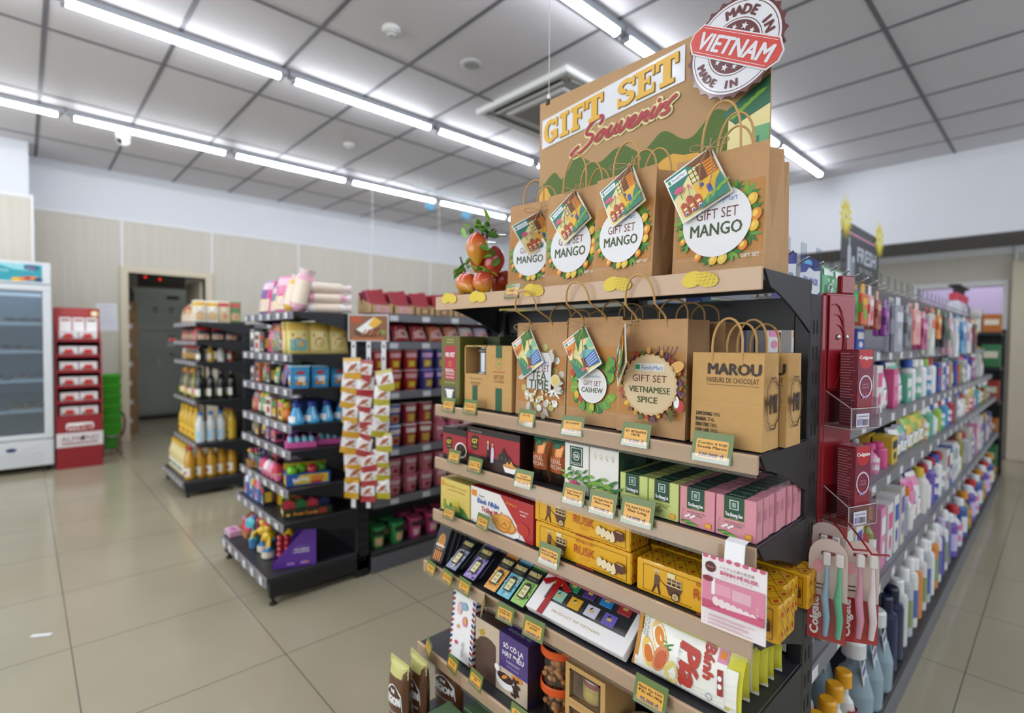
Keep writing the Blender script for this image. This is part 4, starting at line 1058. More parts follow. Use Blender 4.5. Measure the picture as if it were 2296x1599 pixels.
for k, (x, m, m2, cl) in enumerate(((-1.123, '#2f3130', '#8c8fae', 'dark grey and blue'), (-1.045, '#4a3a7a', '#9a86c9', 'purple'), (-.962, '#c9761e', '#e0a04a', 'orange'), (-.913, '#2f86a8', '#6fb8cc', 'sky blue'), (-.864, '#3f7a22', '#8fc060', 'green'))):
    for q in range(2 if k < 3 else 3):
        bar(f'{cl} patterned chocolate bar with MAROU lettering, ' + ('front one' if q == 0 else f'{ORD[q]} one tucked behind'), x+.001*q, .0428, C(m, .4), C(m2, .45), 1, y=.834+.0195*q)
# white chocolate gift box under a red ribbon, leaning back
r = root('chocolate_gift_box', 'white chocolate gift box with coloured squares and red ribbon bow', 'gift box', (-.701, .835, Z5+.018), 0, None, rad(-56))
w, h, t = .268, .125, .018
WB = C('#e9e6e4', .4)
b = MB().box((-w/2, .003, 0), (w/2, t, h), WB, .001)
for x0, x1, z0, z1 in ((-w/2, w/2, 0, .036), (-w/2, w/2, h-.016, h), (-w/2, -w/2+.03, .036, h-.016), (w/2-.018, w/2, .036, h-.016)): b.box((x0, -.001, z0), (x1, .003, z1), WB, .0008)
D(b, FR(0, -.001, 0)).text('PRODUCT OF VIETNAM', 0, .018, .006, C('#b39a5a'), w=.13)
b.build('box', r)
MB().box((-w/2+.03, .0022, .036), (w/2-.018, .0032, h-.016), C('#2f3236', .4)).build('tray', r)
cols = ['#d99a3e', '#2f8a62', '#4a3672', '#2f7fc0', '#a83238', '#8fbfa8', '#d9a427', '#c9c4d6', '#6a5ab0']
for i in range(9):
    row_, c_ = (0, i) if i < 5 else (1, i-5)
    x, z = (-.095+.046*c_, .076) if row_ == 0 else (-.07+.046*c_, .041)
    q = MB().box((x-.016, -.001, z), (x+.016, .0022, z+.026), C(cols[i], .35), .0008)
    D(q, FR(0, -.001, 0)).rect(x-.006, z+.01, .012, .006, C('#c9b05a')).leaf(x-.006, z+.015, .01, .004, .8, C('#2a2a2a'))
    q.build('chocolate_square', r)
RIB = C('#a3141c', .35)
b = MB().box((-w/2-.001, -.0028, h-.034), (w/2+.001, -.0016, h-.018), RIB).box((-.098, -.003, -.001), (-.082, -.0016, h), RIB)
b.build('ribbon', r)
b = MB()
for sx in (-1, 1):
    b.prism([(0, 0), (sx*.016, .013), (sx*.04, .012), (sx*.044, -.004), (sx*.02, -.008)][::sx], .008, RIB, FR(-.09, -.003, h-.026))
    b.prism([(0, 0), (sx*.012, -.008), (sx*.045, -.026), (sx*.03, -.034), (sx*.022, -.03)][::sx], .003, RIB, FR(-.09, -.003, h-.026))
b.ell((-.09, -.008, h-.026), (.008, .006, .008), RIB).build('bow', r)
MB().box((-w/2+.03, -.0004, .036), (w/2-.018, .0002, h-.016), CLEAR('#ffffff', .1, .03)).build('window', r)
# yellow flaky cake packs
PIA = C('#d9d23a', .3, coat=.5); PIAW = C('#ecebe0', .3, coat=.5)
def pia(d, w, h):
    gridrect(d, -w*.47, 0, w*.94, h*.62, PIAW, 8, 6); gridrect(d, -w*.42, h*.05, w*.8, h*.8, PIAW, 8, 6); gridrect(d, -w*.5, 0, w*.06, h, C('#c98a3a', .3))
    d.ell(-w*.24, h*.62, w*.075, h*.26, C('#e8c26a'), 18, .45).ell(-w*.24, h*.64, w*.05, h*.15, MORG, 14, .4).ell(-w*.33, h*.32, w*.07, h*.24, C('#e8c26a'), 18, .4).ell(-w*.33, h*.3, w*.045, h*.14, C('#d9742a'), 14, .4)
    d.ell(-w*.2, h*.32, w*.07, h*.24, C('#d98a5a'), 16, -.4).ell(-w*.2, h*.3, w*.05, h*.17, C('#c9623a'), 12, -.4).ell(-w*.08, h*.2, w*.07, h*.17, C('#e0cf7a'), 14)
    sprig(d, -w*.14, h*.5, w*.1, 6)
    d.text('Bánh', w*.24, h*.62, h*.17, RRED, w=h*.5, rot=-PI/2+.06, bold=.05, sh=.2).text('Pía', w*.08, h*.42, h*.34, RRED, w=h*.6, rot=-PI/2+.06, bold=.06, sh=.2)
    d.rect(w*.3, h*.66, w*.08, h*.24, C('#d98ab0')).rect(w*.315, h*.72, w*.05, h*.12, MORG).rect(w*.32, h*.2, w*.045, h*.36, C('#a02a1e'), .08).ell(w*.34, h*.44, w*.018, h*.04, PAPW, 8).ell(w*.345, h*.33, w*.018, h*.04, PAPW, 8)
    d.ring(w*.26, h*.12, w*.025, .001, C('#5a6aa0'), 14).text('ĐẬU SẦU RIÊNG', -w*.02, h*.4, h*.04, C('#7a7aa0'), w=h*.5, rot=-PI/2)
    for i in range(3): d.text('Bánh Pía Sầu Riêng', -w*.42+i*w*.03, h*.75-i*.002, h*.04, INK, w=h*.36, rot=-PI/2)
pouch('cake_pack', 'yellow and white Banh Pia cake pack leaning at the front', 'cake pack', (-.455, .838, Z5+.003), .212, .035, .112, PIA, pia, 'yellow cake packs', rx=rad(-16), edge=PIAW)
for k, (x, y, rz) in enumerate(((-.352, .893, rad(8)), (-.343, .925, rad(5)), (-.335, .957, rad(9)), (-.34, .99, rad(4)), (-.335, 1.025, rad(7)))):
    pouch('cake_pack', f'yellow and white cake pack, {ORD[k+1]} from the front, standing on its side', 'cake pack', (-.412+.4*(x+.34), y, Z5+.001), .12, .022, .108, PIA, (lambda d, w, h: (gridrect(d, -w*.42, h*.04, w*.84, h*.72, PIAW), d.rect(w*.1, h*.5, w*.1, h*.3, C('#a02a1e')), d.ring(w*.3, h*.16, w*.07, .001, C('#5a6aa0'), 12), d.text('Pía', -w*.15, h*.45, h*.2, RRED, w=w*.3, bold=.05))) if k < 2 else None, 'yellow cake packs', rx=rad(-8), rz=rz, edge=PIAW)

# ---- sixth shelf
Z6 = .3565
def airmail(d, w, h):
    for i in range(12):
        m = (C('#a8232e'), C('#26336e'))[i % 2]
        for sx in (-1, 1): d.poly([(sx*w*.5, h*i/12), (sx*w*.5, h*(i+.5)/12), (sx*w*.4, h*(i+.9)/12), (sx*w*.4, h*(i+.4)/12)][::sx], m)
    d.ell(-w*.15, h*.78, w*.1, h*.1, C('#e8b8c0'), 14).ell(w*.05, h*.84, w*.14, h*.06, C('#8fb8d0'), 14).ell(w*.12, h*.62, w*.1, h*.08, C('#e58aa0'), 14).ell(w*.15, h*.64, w*.05, h*.04, MYEL, 10).star(-w*.15, h*.5, w*.08, MORG).ell(-w*.18, h*.25, w*.07, h*.03, PINK, 12)
    d.text('VIETNAM', w*.12, h*.2, w*.09, INK, w=h*.22, rot=-PI/2)
carton('envelope_pack', 'tall white pack edged with red and blue airmail stripes', 'pack', (-1.082, .835, Z6), .095, .03, .17, PAPW, airmail, lambda d, w, h: [d.rect(0, h*i/10, w, h*.04, (C('#a8232e'), C('#26336e'))[i % 2]) for i in range(10)], rx=rad(-6))
carton('envelope_pack', 'second white airmail striped pack close behind the first', 'pack', (-1.082, .872, Z6), .095, .03, .17, PAPW, None, lambda d, w, h: [d.rect(0, h*i/10, w, h*.04, (C('#a8232e'), C('#26336e'))[i % 2]) for i in range(10)], rx=rad(-6))
PUR = C('#4f3a7e', .4, coat=.3); CHB = C('#5a4238', .4, coat=.3); TAN = C('#cbb8a0', .45)
def socola(d, w, h):
    d.rect(-w/2, 0, w*.5, h, CHB).rect(-w/2, h*.6, w*.48, h*.4, TAN).ell(-w*.25, h*.55, w*.22, h*.2, CHB, 16).rect(-w*.42, h*.74, w*.12, h*.1, C('#b89a3a'), .5)
    d.rect(-w*.08, 0, w*.58, h, TAN).rect(-w*.02, h*.42, w*.52, h*.58, PUR)
    d.text('SÔ CÔ LA', w*.24, h*.82, h*.08, PAPW, w=w*.36, bold=.03).text('HẠT ĐIỀU', w*.24, h*.69, h*.08, PAPW, w=w*.38, bold=.03).text('CASHEW NUTS', w*.24, h*.57, h*.035, PAPW, w=w*.24).text('Chocolate', w*.24, h*.5, h*.03, C('#c9b8e0'), w=w*.22)
    d.ell(w*.1, h*.22, w*.17, h*.14, PAPW, 18).ell(w*.1, h*.27, w*.15, h*.08, C('#3a241c'), 16).ell(w*.09, h*.28, w*.06, h*.03, MORG, 10, .5).ell(w*.32, h*.37, w*.1, h*.05, MORG, 12)
    for i in range(14): d.ell(w*(.24+.02*(i % 5)+.03*(i % 2)), h*(.08+.045*(i // 2)), w*.035, h*.025, C('#3a241c'), 8, i)
    d.ell(-w*.04, h*.38, w*.05, h*.06, PAPW, 12)
for k in range(5):
    lab = 'purple and brown cashew chocolate box, front of its row' if k == 0 else f'purple and brown cashew chocolate box, {ORD[k]} from the front of its row'
    carton('chocolate_box', lab, 'chocolate box', (-.925, .84+k*.047, Z6), .19, .045, .146, CHB, socola if k == 0 else None, lambda d, w, h: d.rect(0, 0, w*.9, h, C('#2f2348')).rect(0, h*.1, w*.9, h*.3, C('#3a2a2a')), lambda d, w, h: d.rect(-w*.02, 0, w*.52, h, PUR).text('SÔ CÔ LA HẠT ĐIỀU', w*.24, h*.5, .008, PAPW, w=w*.4), group='cashew chocolate boxes')
NUT = C('#a8743e', .5)
def nut_jar(label, loc):
    r = root('nut_jar', label, 'jar of nuts', loc, 0, 'clear jars of cashew nuts')
    b = MB()
    for i in range(70):
        a, q = random.uniform(0, 2*PI), .036*math.sqrt(random.random())
        b.ell((q*math.cos(a), q*math.sin(a), .008+.052*(i/70)), (.008, .006, .006), (NUT, C('#b98a52', .5))[i % 2], 7, 5, Matrix.Translation((0, 0, 0)))
    o = b.build('nut', r); o['kind'] = 'stuff'
    MB().lathe([(.04, 0), (.043, .004), (.043, .064), (.041, .066)], CLEAR('#fff6ea', .12), 28).build('clear_jar', r)
    MB().lathe([(.0445, .062), (.0455, .064), (.0455, .078), (.043, .08)], C('#d9561e', .35), 28, cap=False).lathe([(.0, .075), (.043, .0755)], CLEAR('#ffffff', .2), 28, cap=False).build('orange_lid', r)
nut_jar('clear jar of cashews with an orange lid, stacked on top', (-.775, .89, Z6+.083)); nut_jar('clear jar of cashews with an orange lid, underneath', (-.775, .89, Z6))
nut_jar('clear cashew jar with orange lid behind the stacked pair', (-.765, .985, Z6))
def window_box(label, loc):
    r = root('jar_gift_box', label, 'gift box', loc, 0, 'kraft boxes with window')
    w, d, h = .105, .11, .082
    b = MB()
    K = KRAFT2; F = C('#4a3828', .6)
    for x0, x1, z0, z1 in ((-w/2, w/2, 0, .012), (-w/2, w/2, h-.012, h), (-w/2, -w/2+.014, .012, h-.012), (w/2-.014, w/2, .012, h-.012)): b.box((x0, 0, z0), (x1, .003, z1), K)
    for x0, x1, z0, z1 in ((-w/2+.012, w/2-.012, .01, .014), (-w/2+.012, w/2-.012, h-.014, h-.01), (-w/2+.012, -w/2+.016, .01, h-.01), (w/2-.016, w/2-.012, .01, h-.01)): b.box((x0, -.0006, z0), (x1, 0, z1), F)
    b.box((-w/2+.0004, .0035, .0004), (w/2-.0004, d, .003), K).box((-w/2+.0004, .0035, h-.003), (w/2-.0004, d, h-.0004), K).box((w/2-.003, .0032, .0002), (w/2, d-.0004, h), K).box((-w/2, .0032, .0002), (-w/2+.003, d-.0004, h), K).box((-w/2+.003, d-.003, .003), (w/2-.003, d-.0006, h-.003), K)
    b.build('carton', r)
    MB().box((-w/2+.012, .003, .01), (w/2-.012, .0036, h-.01), CLEAR('#ffffff', .08, .03)).build('window', r)
    MB().lathe([(.03, .004), (.034, .008), (.034, .03), (.034, .04), (.03, .048), (.033, .05), (.033, .068), (.03, .07)], [C('#b8a44a'), C('#c9b45a'), C('#b8a44a'), C('#8a1e28'), PAPW, C('#d9d4c8'), C('#d9d4c8')], 24, (0, d*.45, 0)).build('honey_jar', r)
window_box('kraft gift box with a window on a small jar, upper one', (-.668, .845, Z6+.0825)); window_box('kraft gift box with a window on a small jar, lower one', (-.668, .845, Z6))
for k, x in enumerate((-.56, -.475)):
    r = root('lidded_jar', ('round jar with a pale wooden lid beside the windowed boxes', 'round jar with a wooden lid near the shelf end')[k], 'jar', (x, .9, Z6))
    MB().lathe([(.034, 0), (.037, .004), (.037, .06)], C('#7a5a32', .35), 24).build('jar_body', r)
    MB().lathe([(.04, .06), (.042, .064), (.042, .08), (.039, .084)], C('#c49a64', .6, var=.15, vs=30), 24).build('wooden_lid', r)
carton('dark_box', 'dark brown box behind the wooden lidded jars', 'box', (-.5, 1.0, Z6), .2, .08, .12, C('#3a2a22'))

# ---- base: coffee bags and green boxes
Z0 = .166
LEG = C('#5f3a1e', .35, coat=.3); LEGT = C('#c9c47a', .4)
def legion(d, w, h):
    gridrect(d, -w*.5, h*.84, w, h*.16, LEGT)
    d.poly([(-w*.36, h*.62), (-w*.2, h*.7), (0, h*.74), (w*.2, h*.7), (w*.36, h*.62), (w*.4, h*.4), (-w*.4, h*.4)], PAPW).poly([(-w*.33, h*.6), (-w*.18, h*.67), (0, h*.71), (w*.18, h*.67), (w*.33, h*.6), (w*.36, h*.43), (-w*.36, h*.43)], C('#4a2a16'))
    d.text('THE', 0, h*.65, h*.05, PAPW, w=w*.2, bold=.05).text('LEGION', 0, h*.53, h*.11, PAPW, w=w*.66, bold=.06).text('COFFEE ROASTERS', 0, h*.36, h*.035, PAPW, w=w*.66)
for k, (x, y, rz) in enumerate(((-1.185, .695, rad(2)), (-1.178, .748, rad(-4)), (-1.15, .83, rad(3)))):
    pouch('coffee_bag', ('brown coffee bag with a cream top, nearest the aisle floor', 'brown coffee bag with a cream top, second of three', 'wider brown coffee bag at the back of the three')[k], 'coffee bag', (x, y, Z0), (.085, .09, .12)[k], .045, (.19, .185, .163)[k], LEG, legion, 'brown coffee bags', rz=rz, crimp=LEGT)
GB = C('#5f7a56', .5)
for k, (x, y, z) in enumerate(((-1.02, .72, 0), (-.98, .83, 0), (-1.02, .72, .045), (-.975, .825, .045))):
    carton('green_box', ('flat green box at the bottom front under another', 'flat green box at the bottom back under another', 'flat green box on top at the front of the base', 'flat green box on top at the back of the base')[k], 'box', (x, y, Z0+z), .15, .09, .044, GB, None, None, lambda d, w, h: d.rect(-.015, h*.4, .03, .02, C('#8a7a52')), group='flat green boxes')
carton('brown_box', 'plain brown box at the back of the base', 'box', (-.75, .88, Z0), .22, .15, .13, KRAFT2)
carton('brown_box', 'dark gift box on the base below the windowed boxes', 'box', (-.5, .85, Z0), .2, .15, .13, C('#5a3a2a'))

# ---- top: artificial mangoes, board, seal
def mango_mat(ripe=0):
    m = bpy.data.materials.new('mango_skin'); m.use_nodes = True
    nt = m.node_tree; b = nt.nodes['Principled BSDF']; N = nt.nodes.new; L = nt.links.new
    tc = N('ShaderNodeTexCoord'); no = N('ShaderNodeTexNoise'); no.inputs['Scale'].default_value = 9; no.inputs['Detail'].default_value = 2
    L(tc.outputs['Object'], no.inputs['Vector'])
    sp = N('ShaderNodeSeparateXYZ'); L(tc.outputs['Generated'], sp.inputs[0])
    a = N('ShaderNodeMath'); a.operation = 'MULTIPLY_ADD'; a.inputs[1].default_value = .5; L(no.outputs['Fac'], a.inputs[0]); L(sp.outputs[2], a.inputs[2])
    q = N('ShaderNodeMath'); q.operation = 'MULTIPLY_ADD'; q.inputs[1].default_value = .72; q.inputs[2].default_value = ripe; L(a.outputs[0], q.inputs[0]); a = q
    r = N('ShaderNodeValToRGB'); e = r.color_ramp.elements
    e[0].position = .15; e[0].color = lin('#c09a1e'); e[1].position = .98; e[1].color = lin('#8a1a1e')
    x = e.new(.42); x.color = lin('#d98a1a'); x = e.new(.7); x.color = lin('#c8461e')
    L(a.outputs[0], r.inputs[0]); L(r.outputs[0], b.inputs['Base Color'])
    b.inputs['Roughness'].default_value = .22; b.inputs['Coat Weight'].default_value = .6; b.inputs['Coat Roughness'].default_value = .06
    return m
MGM = mango_mat(); MGR = mango_mat(.32)
LFG = C('#4f8a2e', .4); LFL = C('#7fb03e', .4); STM = C('#4a4a22', .6)
MG = root('artificial_mango_cluster', 'cluster of shiny artificial mangoes with leaves on the top shelf', 'artificial fruit', (-1.115, .948, 1.334))
def mango(c, L, w, ax, m=None):
    """one fruit: egg shape with a soft beak, axis along ax"""
    z = Vector(ax).normalized(); x = z.orthogonal().normalized(); y = z.cross(x)
    b = MB(); n, k = 20, 14
    vs = []
    for i in range(k+1):
        t = i/k
        rr = w*.56*math.sin(PI*t)**.72*(.72+.5*t)
        for j in range(n):
            a = 2*PI*j/n
            vs.append(Vector(c)+z*(L*(t-.5))+x*(rr*math.cos(a)*1.05+.12*w*math.sin(PI*t)*(t-.5))+y*rr*.86*math.sin(a))
    b.add(vs, [[i*n+j, i*n+(j+1) % n, (i+1)*n+(j+1) % n, (i+1)*n+j] for i in range(k) for j in range(n)], m or MGM, True)
    return b.build('mango', MG)
mango((.0, -.035, .13), .098, .053, (-.12, .02, 1)); mango((-.034, .0, .108), .09, .046, (.1, 0, 1), MGR); mango((.03, .0, .092), .1, .05, (.05, .1, 1), MGR)
mango((-.03, -.045, .036), .084, .052, (-.72, .1, .6)); mango((.034, -.04, .034), .076, .05, (-.45, 0, .7)); mango((-.078, -.015, .023), .058, .038, (.6, 0, .6)); mango((.02, .035, .042), .08, .05, (.3, .3, .8), MGR)
b = MB()
b.tube([(0, 0, .02), (-.01, .005, .1), (.0, .0, .19), (.01, -.005, .2)], [.004, .004, .003, .002], STM)
for p0, p1 in (((-.075, -.01, .06), (-.095, -.02, .12)), ((-.03, -.02, .06), (-.09, -.02, .07)), ((.0, 0, .18), (-.03, -.01, .205)), ((0, 0, .17), (.05, -.01, .175))):
    b.tube([p0, ((p0[0]+p1[0])/2, p0[1]-.004, (p0[2]+p1[2])/2-.004), p1], [.003, .003, .0025], STM)
b.build('stem', MG)
b = MB(); rr = random.Random(3)
def leaf3(b, c, L, w, rot, m):
    M = Matrix.Translation(c) @ rot
    P = [(0, 0, 0), (L*.3, w*.45, .15*w), (L*.7, w*.38, .1*w), (L, 0, -.2*w), (L*.7, -w*.38, .1*w), (L*.3, -w*.45, .15*w), (L*.35, 0, -.1*w), (L*.7, 0, -.12*w)]
    b.add([M @ Vector(p) for p in P], [[0, 6, 1], [1, 6, 7, 2], [2, 7, 3], [3, 7, 4], [4, 7, 6, 5], [5, 6, 0]], m, True)
from mathutils import Euler
for i in range(64):
    base = rr.choice([(0, -.01, .19)]*4+[(.04, -.01, .17), (.045, -.02, .12), (-.04, -.02, .16), (-.035, -.03, .17), (.04, -.03, .06), (-.085, -.02, .06), (-.1, -.02, .07), (-.06, -.03, .075)])
    c = Vector(base)+Vector((rr.uniform(-.022, .022), rr.uniform(-.02, .015), rr.uniform(-.018, .02)))
    leaf3(b, c, rr.uniform(.022, .04), rr.uniform(.012, .018), Euler((rr.uniform(-1.2, 1.2), rr.uniform(-1, .6), rr.uniform(0, 6.28))).to_matrix().to_4x4(), (LFG, LFL)[i % 2])
b.build('foliage', MG)
for k, (x, z) in enumerate(((-1.165, 1.525), (-1.12, 1.54))):
    tag(MB().tube(curve3((.05, .02, -.03), (0, .01, -.025), (-.02, 0, -.01), (-.028, 0, .012), 8), .0028, STEEL, 8).build('metal_hook', None, (x-.02, .98, z)), ('bent metal hook sticking out above the mangoes, lower one', 'bent metal hook among the top leaves of the mangoes')[k], 'hook', 'metal hooks')
# hanging sign board
BRDM = C('#b8946a', .8, var=.05, vs=14)
r = root('sign_board', 'tall brown hanging board reading GIFT SET Souvenirs behind the bags', 'sign board', (0, 1.112, 0))
bx0, bx1, bz0, bz1 = -1.072, -.423, 1.337, 1.905
b = MB().box((bx0, 0, bz0), (bx1, .006, bz1), BRDM, .0006)
d = D(b, FR())
GH = C('#566f30', .7)
pts = [(-1.072, 1.662), (-1.05, 1.67), (-1.035, 1.682), (-1.009, 1.693), (-.985, 1.668), (-.96, 1.69), (-.935, 1.719), (-.904, 1.707), (-.874, 1.688), (-.844, 1.686), (-.809, 1.704), (-.775, 1.707), (-.749, 1.69), (-.723, 1.678), (-.698, 1.692), (-.674, 1.71), (-.651, 1.706), (-.616, 1.68), (-.59, 1.679), (-.56, 1.705), (-.54, 1.722), (-.515, 1.712), (-.48, 1.68), (-.423, 1.66)]
sm = []
for i in range(len(pts)-1):
    for t in (0, .33, .66):
        q = [pts[max(0, i-1)], pts[i], pts[i+1], pts[min(len(pts)-1, i+2)]]
        sm.append(tuple(.5*(2*q[1][k]+(q[2][k]-q[0][k])*t+(2*q[0][k]-5*q[1][k]+4*q[2][k]-q[3][k])*t*t+(3*q[1][k]-q[0][k]-3*q[2][k]+q[3][k])*t**3) for k in (0, 1)))
d.poly(sm+[pts[-1], (bx1, 1.5), (bx0, 1.5)], GH)
for P in ([(-1.072, 1.655), (-1.055, 1.662), (-1.04, 1.655), (-1.02, 1.62), (-1.0, 1.6), (-1.0, 1.5), (-1.072, 1.5)], [(-.78, 1.5), (-.77, 1.61), (-.745, 1.635), (-.715, 1.638), (-.69, 1.63), (-.665, 1.645), (-.64, 1.652), (-.61, 1.642), (-.58, 1.64), (-.55, 1.625), (-.53, 1.5)]): d.poly(P, C('#dfa83a'))
d.poly([(bx1-.085, 1.7), (bx1, 1.725), (bx1, 1.56), (bx1-.09, 1.56)], PALE).poly([(bx1-.1, 1.705), (bx1, 1.76), (bx1, 1.7), (bx1-.07, 1.675)], C('#2f6a4a'))
for i in range(5): d.leaf(bx1-.085+.013*i, 1.69+.008*i, .03, .009, .4, LGR)
d.rect(bx1-.035, 1.6, .035, .06, C('#6fae7a')).rect(bx1-.03, 1.61, .01, .03, TEAL).poly([(bx1-.085, 1.58), (bx1-.05, 1.6), (bx1-.03, 1.575)], C('#7fb8c0'))
b.build('board', r)
b = MB().box((-1.06, -.0022, 1.77), (-.612, -.0002, 1.852), C('#dfe1e6', .3, coat=.3))
d = D(b, FR(0, -.0022, 0))
def slab(t, x, z, w, h, m, off=0):
    """slab-serif capitals drawn from bars"""
    s = w*.34; e = h*.17; z0 = d.z
    R_ = lambda a, b2, c, dd: (d.poly([(x+a+off, z+b2-off), (x+c+off, z+b2-off), (x+c+off, z+dd-off), (x+a+off, z+dd-off)], m), setattr(d, 'z', d.z-d.st*.9))
    if t == 'I': R_(w*.5-s/2, 0, w*.5+s/2, h); R_(w*.12, 0, w*.88, e); R_(w*.12, h-e, w*.88, h)
    if t == 'T': R_(w/2-s/2, 0, w/2+s/2, h); R_(w*.18, 0, w*.82, e); R_(0, h-e, w, h); R_(0, h*.62, s*.5, h); R_(w-s*.5, h*.62, w, h)
    if t in 'FE':
        R_(w*.14, 0, w*.14+s, h); R_(0, 0, w*.6 if t == 'F' else w, e); R_(0, h-e, w, h); R_(w*.14, h*.44, w*.72, h*.59); R_(w*.66, h*.36, w*.76, h*.67); R_(w-s*.42, h*.62, w, h)
        if t == 'E': R_(w-s*.42, 0, w, h*.36)
    if t in 'GS':
        def arc(cx, cz, a0, a1, ro, ri, ky, qi):
            for i in range(14):
                p = [(x+off+cx+r1*w*math.cos(rad(a0+(a1-a0)*k/14)), z-off+cz+r1*k2*h*math.sin(rad(a0+(a1-a0)*k/14))) for r1, k2, k in ((ro, ky, i), (ro, ky, i+1), (ri, qi, i+1), (ri, qi, i))]
                z1 = d.z; d.poly(p, m); d.z = z1+1e-6
        if 1: d.z += d.st*.5
        if t == 'G': arc(w*.5, h*.5, 40, 320, .5, .2, 1, 1.55); R_(w*.5, h*.34, w*1.0, h*.48); R_(w*.68, h*.1, w*1.0, h*.46); R_(w*.84, h*.6, w*1.0, h*.98)
        else: arc(w*.5, h*.735, 15, 270, .5, .2, .53, .48); arc(w*.5, h*.265, -165, 90, .5, .2, .53, .48); R_(w*.84, h*.62, w*1.0, h*.98); R_(0, h*.02, w*.16, h*.38)
    d.z = z0+d.st
for off, m in ((.0018, C('#8a6a1e')), (0, C('#dfae34', .35))):
    x = -1.052
    for ch, w in (('G', .053), ('I', .044), ('F', .049), ('T', .058), (' ', .04), ('S', .051), ('E', .053), ('T', .06)):
        if ch != ' ': slab(ch, x, 1.778, w, .066, m, off)
        x += w+.0025
    d.z += d.st*6
b.v = [Vector((v.x, v.y, v.z+.09*(v.x+1.06))) for v in b.v]
b.build('gift_set_panel', r)['label'] = 'white strip with GIFT SET in yellow letters'
b = MB(); d = D(b, FR(0, -.0006, 0))
SOU = C('#a81e2e', .35); SOC = C('#e9dca0', .4)
# brush-script word drawn as strokes: pale outline first, dark red over it
def stroke_word(w, m):
    def cv(*P, k=1):
        o = [P[0]]
        for i in range(0, len(P)-3, 3): o += curve3(P[i], P[i+1], P[i+2], P[i+3], 8)[1:]
        d.stroke([(-.912+u*.243+v*.012, 1.736+v*(.029 if k else .04)+.012*u) for u, v in o], w, m); d.z += .00005
    cv((.2, 1.1), (.26, 1.5), (.2, 1.75), (.12, 1.5), (.0, 1.15), (.0, .75), (.07, .7), (.16, .66), (.16, .2), (.06, -.1), (0, -.35), (-.12, -.45), (-.14, -.2), (-.14, -.1), (-.08, .1), (-.05, .15), k=0)
    cv((.27, .85), (.2, .95), (.15, .1), (.21, .05), (.27, .05), (.31, .85), (.26, .9), (.27, .6), (.31, .5), (.35, .7))
    cv((.36, .9), (.33, .4), (.32, .05), (.36, .05), (.41, .1), (.43, .6), (.44, .9), (.42, .4), (.41, .05), (.46, .15))
    cv((.49, .9), (.48, .5), (.49, .1), (.51, .03), (.55, .2), (.59, .6), (.57, .95))
    cv((.61, .4), (.68, .6), (.68, 1.0), (.64, .9), (.58, .6), (.59, .0), (.66, .05), (.69, .1), (.7, .2), (.71, .3))
    cv((.74, .9), (.73, .6), (.72, .3), (.71, .05), (.74, .5), (.8, 1.0), (.81, .8), (.81, .5), (.78, .1), (.83, .1))
    cv((.88, .9), (.86, .4), (.84, .05), (.9, .2)); cv((.91, 1.3), (.911, 1.32), (.912, 1.34), (.913, 1.36))
    cv((.95, .9), (.94, .6), (.93, .3), (.92, .05), (.94, .5), (.98, .95), (1.02, .85))
    cv((1.1, 1.15), (1.05, 1.0), (1.0, .5), (1.04, .4), (1.1, .3), (1.08, -.05), (1.0, .05))
    d.z += .0004
stroke_word(.019, SOC); stroke_word(.0085, SOU)
b.build('souvenirs_lettering', r)['label'] = 'dark red script word Souvenirs with a pale outline'
for x in (-1.04, -.49):
    c = MB().box((x-.006, -.004, bz1-.012), (x+.006, .01, bz1+.004), BLK, .001).build('clip', r)
    MB().tube([(x, .003, bz1+.004), (x, .003, ZC)], .0012, C('#d8d8dc', .4), 5).ell((x, .003, bz1+.012), (.005, .005, .009), WHT, 8, 6).build('cord', c)
# round seal in front of the board corner
r = root('seal_sign', 'round red and white seal sign reading MADE IN VIETNAM', 'seal sign', (-.487, 1.088, 1.826), 0, None)
MAR = C('#5e1e1e', .35, coat=.4); SW = C('#dcdde2', .3, coat=.5); SR = C('#cc3a2e', .35, coat=.4)
SM = Matrix.Rotation(rad(30), 4, 'Y'); b = MB(SM); n = 72; R0 = .1
b.prism([(R0*(1+.045*math.cos(24*2*PI*i/n*1.0))*math.cos(2*PI*i/n), R0*(1+.045*math.cos(24*2*PI*i/n))*math.sin(2*PI*i/n)) for i in range(n)], .003, MAR, FR())
d = D(b, FR(0, -.003, 0))
d.ell(0, 0, .093, .093, SW, 48).ring(0, 0, .088, .0016, MAR, 48).ring(0, 0, .056, .0016, MAR, 40).ell(0, 0, .052, .052, MAR, 40)
for sgn in (1, -1):
    for i in range(3): d.star((i-1)*.021, sgn*(.0385-(.004 if i != 1 else -.002)), .0082 if i == 1 else .0065, SW)
def arc_text(t, R1, a0, a1, h, m, flip):
    for i, ch in enumerate(t):
        if ch == ' ': continue
        a = rad(a0+(a1-a0)*i/(len(t)-1))
        d.text(ch, R1*math.cos(a), R1*math.sin(a), h, m, rot=a-PI/2 if not flip else a+PI/2, bold=.05)
        d.z -= d.st*1.8
arc_text('MADE IN', .0715, 128, 40, .019, MAR, False); d.z += .0004
arc_text('MADE IN', .0735, 226, 300, .016, MAR, True)
b.build('disc', r)
b = MB(SM)
P = [(-.104, .009), (-.09, .028), (.088, .028), (.106, .009), (.106, -.01), (.09, -.028), (-.088, -.028), (-.104, -.01)]
b.prism([(x*1.03, y*1.1) for x, y in P], .0025, SW, FR(0, -.0042, 0)); b.prism(P, .0012, SR, FR(0, -.0067, 0))
D(b, FR(0, -.0079, 0)).rect(-.088, .0235, .176, .001, SW).rect(-.088, -.0245, .176, .001, SW).text('VIETNAM', 0, 0, .034, SW, w=.174, bold=.03, sh=.08)
b.build('banner', r)['label'] = 'red banner reading VIETNAM'

